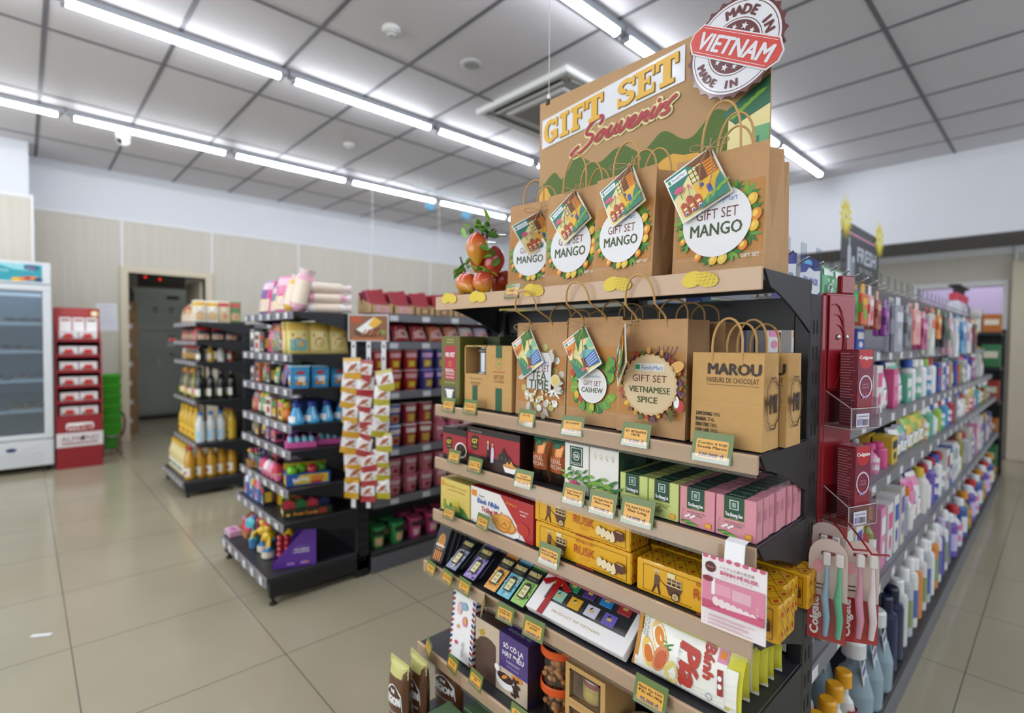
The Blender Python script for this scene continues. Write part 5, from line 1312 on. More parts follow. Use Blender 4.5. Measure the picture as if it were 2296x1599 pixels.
# ---- price tags on the shelf edges
TGR = C('#5d7434', .4, coat=.3); TYE = C('#e0a53a', .4, coat=.3); TIN = C('#4a3418', .6); TBL = C('#55587a', .6)
def ptag(x, y, z, lines, price, what, tilt=-12, rz=0, w=.056, h=.041):
    b = MB().box((-w/2, 0, 0), (w/2, .0012, h), TGR)
    b.box((-w/2+.003, -.0016, .0), (w/2-.003, -.001, .012), CLEAR('#ffffff', .1))
    d = D(b, FR())
    d.rrect(-w*.4, h*.13, w*.8, h*.62, .003, TYE)
    k = len(lines)
    for i, t in enumerate(lines): d.text(t, 0, h*(.635-.135*i), h*.095, TIN, w=min(w*.72, len(t)*h*.085), bold=.03)
    d.text(price, 0, h*.24, h*.13, TBL, w=min(w*.66, len(price)*h*.095), bold=.03)
    return tag(b.build('price_tag', None, (x, y, z), rz, rad(tilt)), f'green and yellow price tag {what}', 'price tag', 'price tags on the gift display')
zl = lambda z: z-.031
for x, z, yy, L, pr, what, rz, w in (
    (-.919, 1.332, .858, ['SET QUÀ', 'XOÀI'], '189.000 đ', 'on the top shelf edge below the first mango bag', 0, .05),
    (-1.173, 1.032, .856, ['Cà Phê Mr.Viet', 'và Phin Ly'], '165.000 đ', 'on the shelf edge below the olive coffee box', 0, .056),
    (-1.076, 1.036, .856, ['Bộ Quà Tặng', 'Cà Phê Phin'], '150.000 đ', 'on the shelf edge below the dripper box', 0, .056),
    (-.864, 1.031, .856, ['SET TEA'], '117.000 đ', 'reading SET TEA', 0, .056),
    (-.723, 1.03, .856, ['SET CASHEW'], '238.000 đ', 'reading SET CASHEW', rad(6), .058),
    (-.565, 1.032, .856, ['SET VIETNAMESE', 'TASTE'], '118.000 đ', 'reading SET VIETNAMESE TASTE', 0, .064),
    (-.412, 1.031, .856, ['Combo 6 loại', 'Socola Marou'], '330.000 đ', 'below the lettered chocolate bag', 0, .072),
    (-1.137, .894, .85, ['G7 Hòa Tan', '15 gói'], '52.000 đ', 'in front of the small red coffee carton', 0, .052),
    (-1.048, .886, .85, ['G7 3in1 Hộp', '20 gói x 16g'], '55.000 đ', 'in front of the large red coffee carton', 0, .056),
    (-.866, .887, .85, ['Cà phê', 'Royal Special'], '155.000 đ', 'below the copper coffee pouches', rad(3), .058),
    (-.713, .884, .85, ['Trà Sen Túi Lọc Lớn', 'Phúc Long'], '39.000 đ', 'below the tea box with the lotus', rad(2), .06),
    (-.637, .882, .85, ['Trà Xanh Hoa Lài', 'Phúc Long'], '39.000 đ', 'below the tea box with the cup', rad(2), .066),
    (-.555, .885, .85, ['Trà Xanh Hoa Lài', 'Phúc Long'], '14.000 đ', 'below the pale green tea boxes', rad(2), .072),
    (-1.148, .737, .842, ['Bánh Đậu Xanh', 'Rồng Vàng'], '60.000 đ', 'in front of the yellow green cake boxes', 0, .05),
    (-1.005, .75, .842, ['Bánh Trứng', 'Trứng Muối'], '60.000 đ', 'in front of the white and red pastry box', rad(-6), .052),
    (-.775, .735, .842, ['Bánh mì Rusk', '4 vị (18 miếng)'], '250.000 đ', 'on the lower of the two stacked rusk boxes', 0, .064),
    (-1.186, .581, .808, ['Socola Bar', 'Đắng 78%'], '55.000 đ', 'below the black bars, at the end of its edge', rad(-8), .05),
    (-1.109, .581, .808, ['Socola Bar Marou', 'Tiền Giang 70%'], '55.000 đ', 'below the dark grey and blue bar', rad(-6), .05),
    (-1.036, .583, .808, ['Socola Bar Marou', 'Ben Tre'], '55.000 đ', 'below the purple bar', rad(-4), .052),
    (-.953, .569, .8, ['Socola Bar Marou', 'Lâm Đồng 74%'], '55.000 đ', 'twisted out of line below the orange bar', rad(-42), .052),
    (-.876, .577, .804, ['Socola Bar Marou', 'Bà Rịa 76%'], '55.000 đ', 'below the sky blue and green bars', rad(4), .054),
    (-.786, .577, .806, ['SET SOCOLA', 'ALUVIA'], '130.000 đ', 'below the white chocolate gift box', rad(3), .06),
    (-.493, .579, .806, ['Bánh Pía THV', 'Đậu sầu riêng'], '95.000 đ', 'below the Banh Pia cake pack', 0, .066),
    (-1.166, .376, .788, ['Snack Xoài', 'Sấy Giòn'], '46.000 đ', 'at the very corner of the lowest edge', rad(-20), .05),
    (-1.059, .378, .79, ['Bưu Thiếp', 'Việt Nam'], '35.000 đ', 'below the airmail striped pack', rad(-8), .05),
    (-.965, .383, .79, ['Socola Hạt Điều', 'Hộp'], '127.000 đ', 'below the cashew chocolate boxes', rad(-6), .054),
    (-.813, .393-.02, .79, ['Hạt Điều', 'Rang Muối'], '160.000 đ', 'below the stacked cashew jars', 0, .056)):
    h = w*.72
    ptag(x, yy, z-h/2, L, pr, what, -14, rz, w, h)
# mango stickers on the top edge
ge = [c for c in gift.children if c.name.startswith('shelf')][-1]
lipo = [c for c in ge.children if c.name.startswith('price_strip')][0]
YS2 = C('#dcc23a', .5); YS3 = C('#b89a2a', .5)
for k, (x, z) in enumerate(((-1.172, 1.329), (-1.049, 1.326), (-.847, 1.33), (-.614, 1.327), (-.441, 1.322))):
    b = MB(); d = D(b, FR(x, .8608, z), .0012)
    d.ell(-.012, .0, .02, .014, YS2, 16, .3).ell(.014, -.002, .022, .013, YS2, 16, -.2)
    if k > 1:
        for i in range(4): d.line([(.0+.008*i, -.013), (.008+.008*i, .009)], .0006, YS3).line([(-.004, -.01+.006*i), (.033, -.008+.006*i)], .0006, YS3)
    b.build('mango_sticker', ge)['label'] = 'yellow mango sticker'

# ================================================================ SNACK DISPLAY
def cols(s): return s.split()
def bottle(name, label, cat, loc, prof, mats, group, n=14, sx=1, sy=1, cap=None, lbl=None, rz=0, extra=None):
    """turned bottle; with cap / label as parts when given"""
    if cap is None and lbl is None:
        return tag(MB().lathe(prof, mats, n, sx=sx, sy=sy).build(name, None, loc, rz), label, cat, group)
    r = root(name, label, cat, loc, rz, group)
    MB().lathe(prof, mats, n, sx=sx, sy=sy).build('bottle_body', r)
    if cap: MB().lathe(cap[0], cap[1], n).build('cap', r)
    if lbl:
        r0, z0, z1, m, a0, a1 = lbl[:6]
        b = MB(); k = 8
        ang = [rad(a0+(a1-a0)*i/k) for i in range(k+1)]
        vs = [(r0*sx*math.cos(a), r0*sy*math.sin(a), z) for z in (z0, z1) for a in ang]
        b.add(vs, [[i, i+1, k+2+i, k+1+i] for i in range(k)], m, True)
        if len(lbl) > 6:
            z2, z3, m3 = lbl[6:]
            a2 = ang[2:-2]; kk = len(a2)
            vs = [(r0*1.012*sx*math.cos(a), r0*1.012*sy*math.sin(a), z) for z in (z2, z3) for a in a2]
            b.add(vs, [[i, i+1, kk+i+1, kk+i] for i in range(kk-1)], m3, True)
        b.build('label', r)
    return r
def plainp(name, label, cat, loc, w, d, h, hexc, deco=None, group=None, rz=0, rx=0, puff=1):
    """printed snack pouch: a band, a blob and a title bar"""
    def f(dd, w, h):
        if not deco: return
        a, b2, c = (C(x, .4, coat=.3) for x in deco)
        gridrect(dd, -w*.46, h*.72, w*.92, h*.2, a, 5, 3); gridrect(dd, -w*.4, h*.1, w*.8, h*.34, b2, 5, 4); dd.ell(0, h*.34, w*.24, h*.15, c, 12).ell(w*.1, h*.28, w*.12, h*.09, a, 10).rect(-w*.3, h*.52, w*.6, h*.1, c)
    return pouch(name, label, cat, loc, w, d, h, C(hexc, .35, coat=.4), f, group, rz, rx, puff)
ZS = [.13, .355, .51, .69, .81, .98, 1.14, 1.34]
# top: candy floss bags, standing and stacked
for i, (x, y, hx, w, h, rz) in enumerate(((-3.08, .96, '#5a4aa0', .1, .2, .1), (-2.98, .95, '#d8428a', .09, .19, -.1), (-2.9, .97, '#6a78c0', .11, .18, .2), (-3.02, 1.06, '#7ab0c0', .1, .17, 0), (-2.84, .96, '#3f8a90', .1, .15, .5), (-2.76, .95, '#e07aa8', .13, .2, .3))):
    plainp('snack_bag', f'{cols("violet pink blue pale-blue teal rose")[i]} sweet bag standing on the top of the snack display', 'snack bag', (x, y, 1.341), w, .05, h, hx, ('#e7c3d8', '#f1e3c0', '#c94a7a'), 'bags on the snack display top', rz, rad(-10))
CFL = C('#ecd6d8', .25, coat=.6); CFP = C('#e79ab0', .3, coat=.5)
def floss(name, label, loc, w, L, hx, rz=0, lying=False, r3=None):
    b = MB()
    prof = [(.012, 0), (w*.42, .02), (w*.5, L*.2), (w*.48, L*.75), (w*.3, L*.88), (w*.42, L)]
    b.lathe(prof, [C(hx, .3, coat=.5), C(hx, .3, coat=.5), C('#f0dcc8', .3, coat=.5), C(hx, .3, coat=.5), CFL], 14, sy=.6)
    if lying: b.v = [Vector((v.z-L/2, v.y, v.x*.62+w*.31)) for v in b.v]
    else:
        q = Matrix.Rotation(rad(14), 4, 'Y'); b.v = [q @ v for v in b.v]
    return tag(b.build(name, None, loc, rz), label, 'snack bag', 'bags on the snack display top')
for i, (x, y, hx, L) in enumerate(((-2.66, .97, '#e8b84a', .19), (-2.6, 1.0, '#e896ac', .215), (-2.54, .96, '#eab0c0', .21))):
    floss('candy_floss_bag', f'tall clear candy floss bag on the top, {ORD[i]} of the three leaning ones', (x, y, 1.345), .085, L, hx, rad(40))
for i in range(3):
    floss('candy_floss_bag', f'candy floss bag lying flat on the top, {["lowest", "middle", "uppermost"][i]} of three', (-2.5, 1.1, 1.341+.05*i), .08, .22, ('#f0ece8', '#eaa8b8', '#f1e6d6')[i], rad(70+6*i), True)
# upper shelf: yellow biscuit bags at the open end, mixed bags along the front
BISC = '#e6d27a'
for i in range(6):
    k = i % 3
    plainp('biscuit_bag', f'pale yellow biscuit bag, {ORD[i]} along the open end of the upper snack shelf', 'biscuit bag', (-2.475-.06*(i % 2), .95+.1*(i//2), 1.141), .1, .034, .155, BISC, ('#d9b24a', ('#7fb8b0', '#e9d68a', '#e9d68a')[k], '#b8452e'), 'pale yellow biscuit bags', rad(84), rad(-9))
names = 'orange brown black green red purple yellow grey pink white'
hexs = ['#c8743a', '#7a4a2e', '#2a2426', '#4f8a4a', '#b82e36', '#6a4a90', '#d8b83a', '#8a8a8e', '#dc6a98', '#e4dfd8']
def fill(z, y, xs, nm, cat, hts, shelf, group, seed, w=.075, d=.035, kinds='pb', dec=None, rows=1):
    rr = random.Random(seed)
    for j in range(rows):
        for i, x in enumerate(xs):
            ci = rr.randrange(10)
            h = rr.uniform(*hts)
            lab = f'{names.split()[ci]} {nm} on {shelf}, {ORD[i]} from its far end' + (', behind' if j else '')
            if rr.choice(kinds) == 'p':
                plainp(nm.replace(' ', '_'), lab, cat, (x, y+.07*j, z+.001), w, d, h, hexs[ci], (hexs[(ci+3) % 10], hexs[(ci+6) % 10], '#efe3c4'), group, rr.uniform(-.2, .2), rad(rr.uniform(-14, -4)))
            else:
                carton(nm.replace(' ', '_'), lab, cat, (x, y+.07*j, z+.001), w*.9, d+.01, h*.8, C(hexs[ci], .4, coat=.3), (lambda a, b2: lambda d, w, h: d.rect(-w*.4, h*.6, w*.8, h*.25, a).ell(0, h*.32, w*.3, h*.2, b2, 12).rect(-w*.3, h*.1, w*.6, h*.06, PAPW))(C(hexs[(ci+2) % 10]), C(hexs[(ci+5) % 10])), (lambda a: lambda d, w, h: d.rect(w*.15, h*.2, w*.7, h*.5, a))(C(hexs[(ci+4) % 10])), group=group, rz=rr.uniform(-.1, .1))
XS = [-3.09+.085*i for i in range(6)]
fill(1.14, .925, [-3.09+.082*i for i in range(6)], 'snack bag', 'snack bag', (.13, .16), 'the upper snack shelf', 'upper shelf snack bags', 11, rows=2)
fill(.98, .925, XS, 'sweet pack', 'sweet pack', (.09, .125), 'the tub shelf', 'tub shelf sweets', 12)
fill(.81, .925, XS, 'treat pack', 'treat pack', (.1, .125), 'the blue bottle shelf', 'blue bottle shelf treats', 13)
fill(.69, .92, XS[:5], 'surprise pack', 'sweet pack', (.07, .095), 'the pink tray shelf', 'pink tray shelf sweets', 14, rows=2)
fill(.51, .91, XS[:3], 'lolly pack', 'sweet pack', (.08, .12), 'the ball toy shelf', 'ball toy shelf sweets', 15, kinds='b', rows=2)
fill(.355, .885, [-3.08+.09*i for i in range(4)], 'toy carton', 'carton', (.1, .13), 'the fruit pack shelf', 'fruit pack shelf cartons', 16, kinds='b', rows=2)
# tub shelf: blue tubs
for i in range(3):
    r = root('sweet_tub', f'light blue plastic tub with a pale lid, {ORD[i]} from the front on the snack display', 'tub', (-2.5-.004*i, .955+.098*i, .981), rad(80), 'light blue tubs')
    b = MB(); a, c = .036, .042
    b.add([(sx*q, sy*q, z) for z, q in ((0, a), (.1, c)) for sx, sy in ((-1, -1), (1, -1), (1, 1), (-1, 1))], [[3, 2, 1, 0], [0, 1, 5, 4], [1, 2, 6, 5], [2, 3, 7, 6], [3, 0, 4, 7]], C('#3fa0d8', .35, coat=.3))
    for P in (FR(0, -.0385, 0), LE(-.0385, 0, 0), RI(.0385, 0, 0)): D(b, P, .0035).rect(-.026, .04, .052, .018, C('#8fd0ee')).rect(-.018, .066, .036, .014, C('#c83a40')).ell(-.012, .024, .012, .01, MORG, 10).ell(.014, .022, .01, .01, MYEL, 10).rect(-.01, .03, .03, .025, PAPW)
    b.build('tub_body', r)
    MB().box((-.045, -.045, .099), (.045, .045, .108), C('#bfe0f0', .3), .003).build('lid', r)
carton('sweet_tin', 'dark green sweet box behind the blue tubs', 'box', (-2.66, 1.0, .981), .13, .16, .13, C('#1f4a36', .4), lambda d, w, h: d.rect(-w*.4, h*.1, w*.8, h*.2, C('#b83a30')))
# blue flask shaped bottles
for i in range(4):
    bottle('candy_flask', f'bright blue flask shaped candy bottle, {ORD[i]} from the front', 'candy bottle', (-2.475-.003*i, .935+.075*i, .811), [(.033, 0), (.036, .006), (.034, .02), (.017, .075), (.015, .082)], C('#3fa8dc', .25, coat=.5), 'blue candy flasks', cap=([(.018, .08), (.02, .084), (.02, .1), (.012, .104)], C('#2a3f9a', .3)), lbl=(.036, .012, .04, PAPW, -120, -30))
for i in range(3): carton('dark_blue_carton', f'dark blue carton with yellow tops behind the blue flasks, {ORD[i]} from the front', 'carton', (-2.57, .96+.08*i, .811), .07, .07, .11, C('#22305f', .4), None, None, lambda d, w, h: d.rect(-w*.3, h*.2, w*.6, h*.6, MYEL), group='dark blue cartons')
plush = root('orange_toy', 'small orange and green toy figure before the blue flasks', 'toy', (-2.61, .945, .811))
MB().ell((0, 0, .03), (.032, .026, .032), C('#d9742a')).ell((0, 0, .075), (.024, .022, .022), C('#c8a03a')).build('body', plush)
MB().ell((-.01, -.018, .098), (.02, .014, .012), C('#7aa83a')).build('leaf_hat', plush)
# pink egg trays with lilac hoops
for i in range(2):
    r = root('pink_egg_tray', ('pink toy tray of capsule eggs at the open end', 'pink toy tray of capsule eggs further along')[i], 'toy tray', (-2.52, .972+.152*i, .691), rad(74), 'pink egg trays')
    MB().box((-.07, -.04, 0), (.07, .045, .03), C('#dc5fa8', .35), .004).build('tray', r)
    for x in (-.047, -.016, .016, .047):
        for y in (-.02, .022): MB().ell((x, y, .038), (.014, .016, .02), C(('#7fd0e0', '#e08ac0')[y > 0], .25), 10, 7).build('capsule', r)
    MB().tube([(.05*math.cos(PI*j/10), .012, .05+.03*math.sin(PI*j/10)) for j in range(11)], .005, C('#8a5ac0', .3), 7).build('hoop', r)
# ball toy shelf: carton with green and red balls, basket of lollies
r = root('ball_candy_box', 'blue and yellow carton printed Ball Pop with green and red ball toys', 'carton', (-2.535, .905, .511), rad(76))
b = MB().box((-.0, -.03, 0), (.2, .1, .055), C('#2a5fb0', .4, coat=.3), .001); b.box((0, .09, .05), (.2, .1, .085), C('#d9b83a'))
d = D(b, FR(0, -.03, 0)); d.poly([(.03, .006), (.19, .006), (.19, .05), (.06, .05)], C('#e0bf3a')).text('Ball Pop', .065, .03, .018, PAPW, w=.07, bold=.06, rot=.1).ell(.14, .03, .03, .018, MORG, 14).rect(.11, .006, .05, .012, C('#c83a3a'), .05)
d = D(b, LE(0, 0, 0)); d.poly([(-.09, .0), (.02, .0), (.0, .05), (-.08, .04)], C('#e0bf3a')).ell(-.03, .03, .02, .016, C('#d96a5a'), 12)
b.build('carton', r)
for i in range(4):
    MB().ell((.03+.045*i, .0+.03*(i % 2), .068), (.026, .026, .026), C(('#6fbf1e', '#6fbf1e', '#b82a30', '#5aa81e')[i], .2, coat=.5), 14, 9).build('ball_toy', r)
r = root('lolly_basket', 'small wicker basket of lollipops on the snack display', 'basket', (-3.03, .92, .512))
b = MB()
for i in range(6): b.tube([((.034+.002*i)*math.cos(2*PI*j/16), (.034+.002*i)*math.sin(2*PI*j/16), .004+.007*i) for j in range(16)], .004, C('#a8753a', .7), 6, True)
b.lathe([(.0, 0), (.032, .001)], C('#8a5a2a'), 16).build('wicker', r)
for i in range(7):
    a = i*.9
    MB().tube([(.012*math.cos(a), .012*math.sin(a), .02), (.026*math.cos(a), .026*math.sin(a), .08)], .0018, PAPW, 5).ell((.027*math.cos(a), .027*math.sin(a), .09), (.011, .011, .011), C(('#c83a50', '#3a6ac8', '#d8b83a')[i % 3], .3), 8, 6).build('lollipop', r)
# heart and ice cream toys along that front
for i, hx in enumerate(('#e0406a', '#efe6e8', '#e79ab8', '#c83048')):
    bottle('candy_cup_toy', f'{cols("red cream rose crimson")[i]} topped candy cup toy between basket and ball toys', 'candy toy', (-2.83+.06*i, .91, .512), [(.016, 0), (.024, .03), (.03, .04), (.028, .06), (.016, .078), (.004, .085)], [C('#e87aa0', .35), C('#d8c0a8', .4), C(hx, .3), C(hx, .3), C(hx, .3)], 'candy cup toys')
# fruit shaped packs in a dark carton
r = root('fruit_candy_box', 'dark carton of watermelon wedge candy packs at the open end', 'carton', (-2.545, .895, .356), rad(76))
b = MB().box((0, -.035, 0), (.22, .1, .04), C('#24301f', .4, coat=.3), .001)
d = D(b, FR(0, -.035, 0)); d.text('Fruit Candy', .1, .02, .016, MORG, w=.11, bold=.05).rect(.16, .006, .035, .028, C('#a83a2a')).ell(.02, .018, .01, .008, MYEL, 10)
D(b, LE(0, 0, 0)).rect(-.08, .005, .1, .028, C('#c8a83a')).rect(-.05, .008, .03, .02, PAPW)
b.build('carton', r)
for i in range(8):
    x, y = .03+.052*(i % 4), -.005+.06*(i // 4)
    MB().prism([(-.024, 0), (.024, 0), (.03, .034), (0, .05), (-.03, .034)], .03, C(('#c83a44', '#2f7a3e', '#c8404a', '#23305a')[(i+i//4) % 4], .25, coat=.5), Matrix.Translation((x, y+.03, .03)) @ FR()).build('wedge_pack', r)
carton('long_candy_carton', 'yellow candy carton behind the watermelon packs', 'carton', (-2.75, .95, .356), .12, .1, .09, C('#d0a82e', .4))
for i in range(5):
    bottle('toy_tube', f'{cols("white blue yellow red pink")[i]} capped toy candy tube near the outer corner, {ORD[i]} along', 'candy toy', (-3.06+.045*i, .9, .356), [(.018, 0), (.018, .07), (.02, .075), (.021, .1), (.012, .115)], [C('#3a6fc0', .3), C('#e0c040', .3), C(('#eeeeee', '#5a9fd8', '#e0c040', '#d84a50', '#e58ab0')[i], .3), C(('#eeeeee', '#5a9fd8', '#e0c040', '#d84a50', '#e58ab0')[i], .3)], 'toy candy tubes')
# base: yellow bottle toys, blue toys, purple carton
def yellow_toy(label, loc, rz, s=1):
    r = root('toy_candy_machine', label, 'toy', loc, rz, 'yellow toy candy machines')
    YT = C('#e2b81e', .25, coat=.5)
    MB().lathe([(.032*s, 0), (.036*s, .006*s), (.036*s, .04*s), (.02*s, .05*s)], [C('#3a8a9a', .3), C('#e6d8c0', .3), C('#3a78b0', .3)], 16).build('candy_pot', r)
    MB().lathe([(.014*s, .045*s), (.012*s, .1*s), (.03*s, .11*s), (.034*s, .13*s), (.018*s, .15*s)], YT, 14).build('column', r)
    MB().ell((0, 0, .172*s), (.026*s, .024*s, .026*s), YT).build('dome', r)
    MB().lathe([(.012*s, .185*s), (.024*s, .19*s), (.022*s, .204*s), (.008*s, .21*s)], C('#cf3a3a', .3), 14).build('top_knob', r)
    for sx in (-1, 1): MB().tube([(sx*.028*s, 0, .125*s), (sx*.055*s, -.01*s, .11*s), (sx*.06*s, -.014*s, .08*s)], .009*s, YT, 8).ell((sx*.06*s, -.014*s, .075*s), (.012*s, .012*s, .012*s), C('#2f7fc0', .3), 8, 6).build('lever', r)
    return r
for i, (x, y, s) in enumerate(((-2.675, .87, .86), (-2.63, .96, .84), (-2.77, .88, .87))):
    yellow_toy(('yellow toy candy machine with a red knob, beside the purple carton', 'yellow toy candy machine with a red knob, behind its neighbour', 'yellow toy candy machine with a red knob, next to the blue toys')[i], (x, y, .131), .5*i, s)
for i, (x, y) in enumerate(((-2.86, .86), (-2.9, .95))):
    r = root('fan_toy', ('turquoise and grey toy candy fan nearer the shelf edge', 'turquoise and grey toy candy fan set further back')[i], 'toy', (x, y, .131), .6, 'turquoise fan toys'); r.scale = (.8, .8, .8)
    TQ = C('#2aa6b8', .3, coat=.4)
    MB().lathe([(.03, 0), (.034, .05), (.018, .07), (.014, .14)], [C('#4a78a8', .4), TQ, C('#8a9298', .4)], 14).build('handle_body', r)
    MB().lathe([(.0, -.01), (.034, -.006), (.034, .006), (0, .01)], TQ, 18).build('fan_disc', r).matrix_local = Matrix.Translation((-.01, -.02, .165)) @ Matrix.Rotation(rad(80), 4, 'X')
    MB().tube([(0, 0, .14), (.012, 0, .2), (.03, -.01, .225)], .008, C(('#2f5fc0', '#d85aa0')[i], .3), 8).build('whistle', r)
r = root('red_toy_tray', 'brown carton of small red and pink candy toys at the outer corner', 'carton', (-3.06, .86, .131))
b = MB().box((-.07, 0, 0), (.07, .1, .03), C('#a87a4a', .7), .001).box((-.07, .09, 0), (.07, .1, .15), C('#a87a4a', .7)); b.prism([(0, 0), (.1, 0), (.1, .15), (0, .03)], .004, C('#a87a4a', .7), RI(-.07, 0, 0)); b.build('carton', r)
for i in range(6): MB().lathe([(.014, .005), (.018, .04), (.01, .06), (.014, .08), (.004, .094)], [C(('#c8303a', '#d8508a')[i % 2], .3)]*3+[C('#e8a0b8', .3)], 12, (-.045+.045*(i % 3), .025+.04*(i // 3), 0)).build('candy_toy', r)
carton('flat_pink_box', 'flat pink and white box lying at the outer corner of the base', 'box', (-3.12, .8, .131), .1, .06, .03, C('#d8a8c0', .4), lambda d, w, h: d.rect(-w*.4, h*.2, w*.3, h*.6, C('#7fb8d8')), None, lambda d, w, h: d.ell(0, h*.5, w*.3, h*.3, C('#b86aa8'), 12))
r = root('purple_candy_carton', 'purple cut away carton with two red stacked candy tubes', 'carton', (-2.515, .838, .131), rad(68))
PU = C('#5f2f9a', .4, coat=.3); w, h, dp = .19, .175, .1
b = MB().prism([(0, 0), (w, 0), (w, h), (w*.72, h), (w*.04, .035)], .003, PU, FR(0, 0, 0)).prism([(0, 0), (w, 0), (w, h), (w*.72, h), (w*.04, .035)], .003, PU, FR(0, dp, 0))
b.box((0, 0, 0), (w, dp, .003), PU).box((w-.003, 0, 0), (w, dp, h), PU).box((0, 0, 0), (.003, dp, .03), PU)
d = D(b, FR(0, -.003, 0)); d.text('TRUMPET', w*.66, .082, .008, PAPW, w=.07, bold=.04).text('LOLLIPOP', w*.66, .07, .008, PAPW, w=.07, bold=.04).text('CRUNCHY', w*.66, .096, .005, C('#c9a8e0'), w=.05).rect(.06, .012, .035, .01, C('#b48ad0')).rect(.12, .012, .025, .012, C('#b48ad0')).ell(.152, .018, .006, .006, MORG, 8)
b.build('carton', r)
for i in range(4):
    q = MB()
    for k in range(5): q.ell((.03+.03*i, .05, .02+.027*k), (.016, .016, .0165), C('#b4202c', .25, coat=.4), 10, 7)
    if i < 2: q.build('red_candy_tube', r)

# ---------------------------------------------------------------- jerky strips hung on the shelf end
def jerky(parent, c, hx, i, sc=1, rot=0, rz=0):
    w, h = .086*sc, .1*sc
    b = MB(); n = 5
    b.M = Matrix.Translation(c) @ Matrix.Rotation(rz, 4, 'Z') @ Matrix.Rotation(rot, 4, 'Y')
    k = C(hx, .28, coat=.5); wt = C('#e7e4e2', .28, coat=.5)
    vs, f2 = [], lambda u, v: .007*math.sin(PI*u)*math.sin(PI*v)
    for s in (-1, 1):
        for v in range(7):
            for u in range(n): vs.append((w*(u/(n-1)-.5), s*(f2(u/(n-1), v/6)+.0006), -h+h*v/6))
    o = 7*n
    for v in range(6):
        m = k if v in (0, 1) or (v == 5 and i % 2 == 0) else wt
        for u in range(n-1):
            a = v*n+u
            b.add([vs[a], vs[a+1], vs[a+n+1], vs[a+n]], [[0, 1, 2, 3]], m, True)
            b.add([vs[o+a], vs[o+a+n], vs[o+a+n+1], vs[o+a+1]], [[0, 1, 2, 3]], wt, True)
    d = D(b, FR(0, -.0085, 0))
    for q in range(3): d.line([(-w*.2+q*w*.12, -h*.62+q*h*.04), (w*.04+q*w*.12, -h*.32+q*h*.03)], w*.09, (C('#9a4a26'), C('#b8643a'))[q % 2])
    d.text('JERKY', -w*.12, -h*.22, h*.07, C('#b83a2a'), w=w*.3, rot=.2).ell(w*.26, -h*.55, w*.07, h*.06, C('#c8742a'), 8)
    return b.build('jerky_pack', parent)
r = root('jerky_strip_rack', 'card topped rack of hanging strips clipped full of jerky packs', 'strip rack', (-2.34, 1.235, 0), rad(44), None)
b = MB().box((-.1, -.008, 1.205), (.1, -.004, 1.335), PAPW, .001)
d = D(b, FR(0, -.008, 0)); d.rect(-.096, 1.209, .192, .122, C('#8a5a3a')).ell(.0, 1.25, .07, .03, C('#5a3a22'), 20).ell(-.06, 1.31, .03, .018, C('#b8502a'), 14).poly([(-.06, 1.262), (-.02, 1.24), (.07, 1.3), (.03, 1.325)], PAPW).poly([(.0, 1.283), (.03, 1.268), (.07, 1.3), (.03, 1.325)], MYEL)
for i in range(5): d.line([(-.03+.018*i, 1.235), (-.01+.018*i, 1.262)], .008, (C('#b8703a'), C('#9a4a26'))[i % 2])
d.ell(.075, 1.25, .012, .01, LGR, 10).rect(-.08, 1.212, .16, .012, C('#b8632e'))
b.build('picture_card', r)
for s, (x, hx, nn, z0) in enumerate(((-.075, '#d6a01e', 9, 1.12), (0, '#a81e26', 9, 1.11), (.075, '#b4a81e', 8, 1.06))):
    b = MB().box((x-.011, -.003, 1.1-.08*nn), (x+.011, -.0018, 1.205), C('#e8e8ea', .4))
    d = D(b, FR(0, -.003, 0))
    for i in range(2): d.ell(x, 1.18-.06*i, .005, .009, C('#4a3a2a'), 10)
    b.build('white_strip', r)['label'] = 'white hanging strip'
    rr = random.Random(s)
    for i in range(nn): jerky(r, (x+rr.uniform(-.01, .01), -.045+.0038*i, z0-.075*i+rr.uniform(-.008, .008)), hx, i, 1.05 if i == 0 else .95, rr.uniform(-.22, .22), rr.uniform(-.25, .25))['label'] = ('yellow and white jerky pack', 'red and white jerky pack', 'lime and white jerky pack')[s]

# ================================================================ OIL DISPLAY
OILC = C('#c8921e', .15, coat=.6); OILY = C('#d8b02e', .15, coat=.6); DKG = C('#161d16', .12, coat=.7); LBW = C('#e8e4d8', .45)
def oilb(label, loc, s, mb, mc, ml, m3, group='cooking oil bottles', h=.27, r=.038):
    return bottle('oil_bottle', label, 'oil bottle', loc, [(r*.9, 0), (r, .008), (r, h*.3), (r*.93, h*.36), (r, h*.42), (r, h*.6), (r*.5, h*.82), (r*.36, h*.86), (r*.36, h*.9)], mb, group, cap=([(r*.42, h*.89), (r*.42, h), (r*.3, h*1.01)], mc), lbl=(r*1.02, h*.1, h*.36, ml, -170, -10, h*.16, h*.26, m3))
REDC = C('#b82a2e', .4); YELC = C('#e0b21e', .4); BLUC = C('#2f7fd0', .4)
for i in range(5):
    oilb(f'red capped amber oil bottle, {ORD[i]} along the open end of the oil base', (-4.63-.012*(i % 2)+.0*i, .93+.075*i, .121), 1, OILC, REDC, LBW, (REDC, C('#6a7a3a'), REDC, C('#8a5a2a'), REDC)[i], h=.25)
for i in range(6):
    oilb(f'yellow capped oil bottle, {ORD[i]} from the far end of the oil base', (-5.22+.085*i, .93, .121), 1, C('#d8c88a', .2, coat=.5), YELC, LBW, (C('#2a2a2e'), C('#5f9a3e'))[i % 2], h=.24, r=.034)
for i in range(5):
    oilb(f'amber oil bottle, second line of the oil base, {ORD[i]} along', (-4.73, .95+.07*i, .121), 1, OILC, REDC, LBW, REDC, h=.235, r=.034)
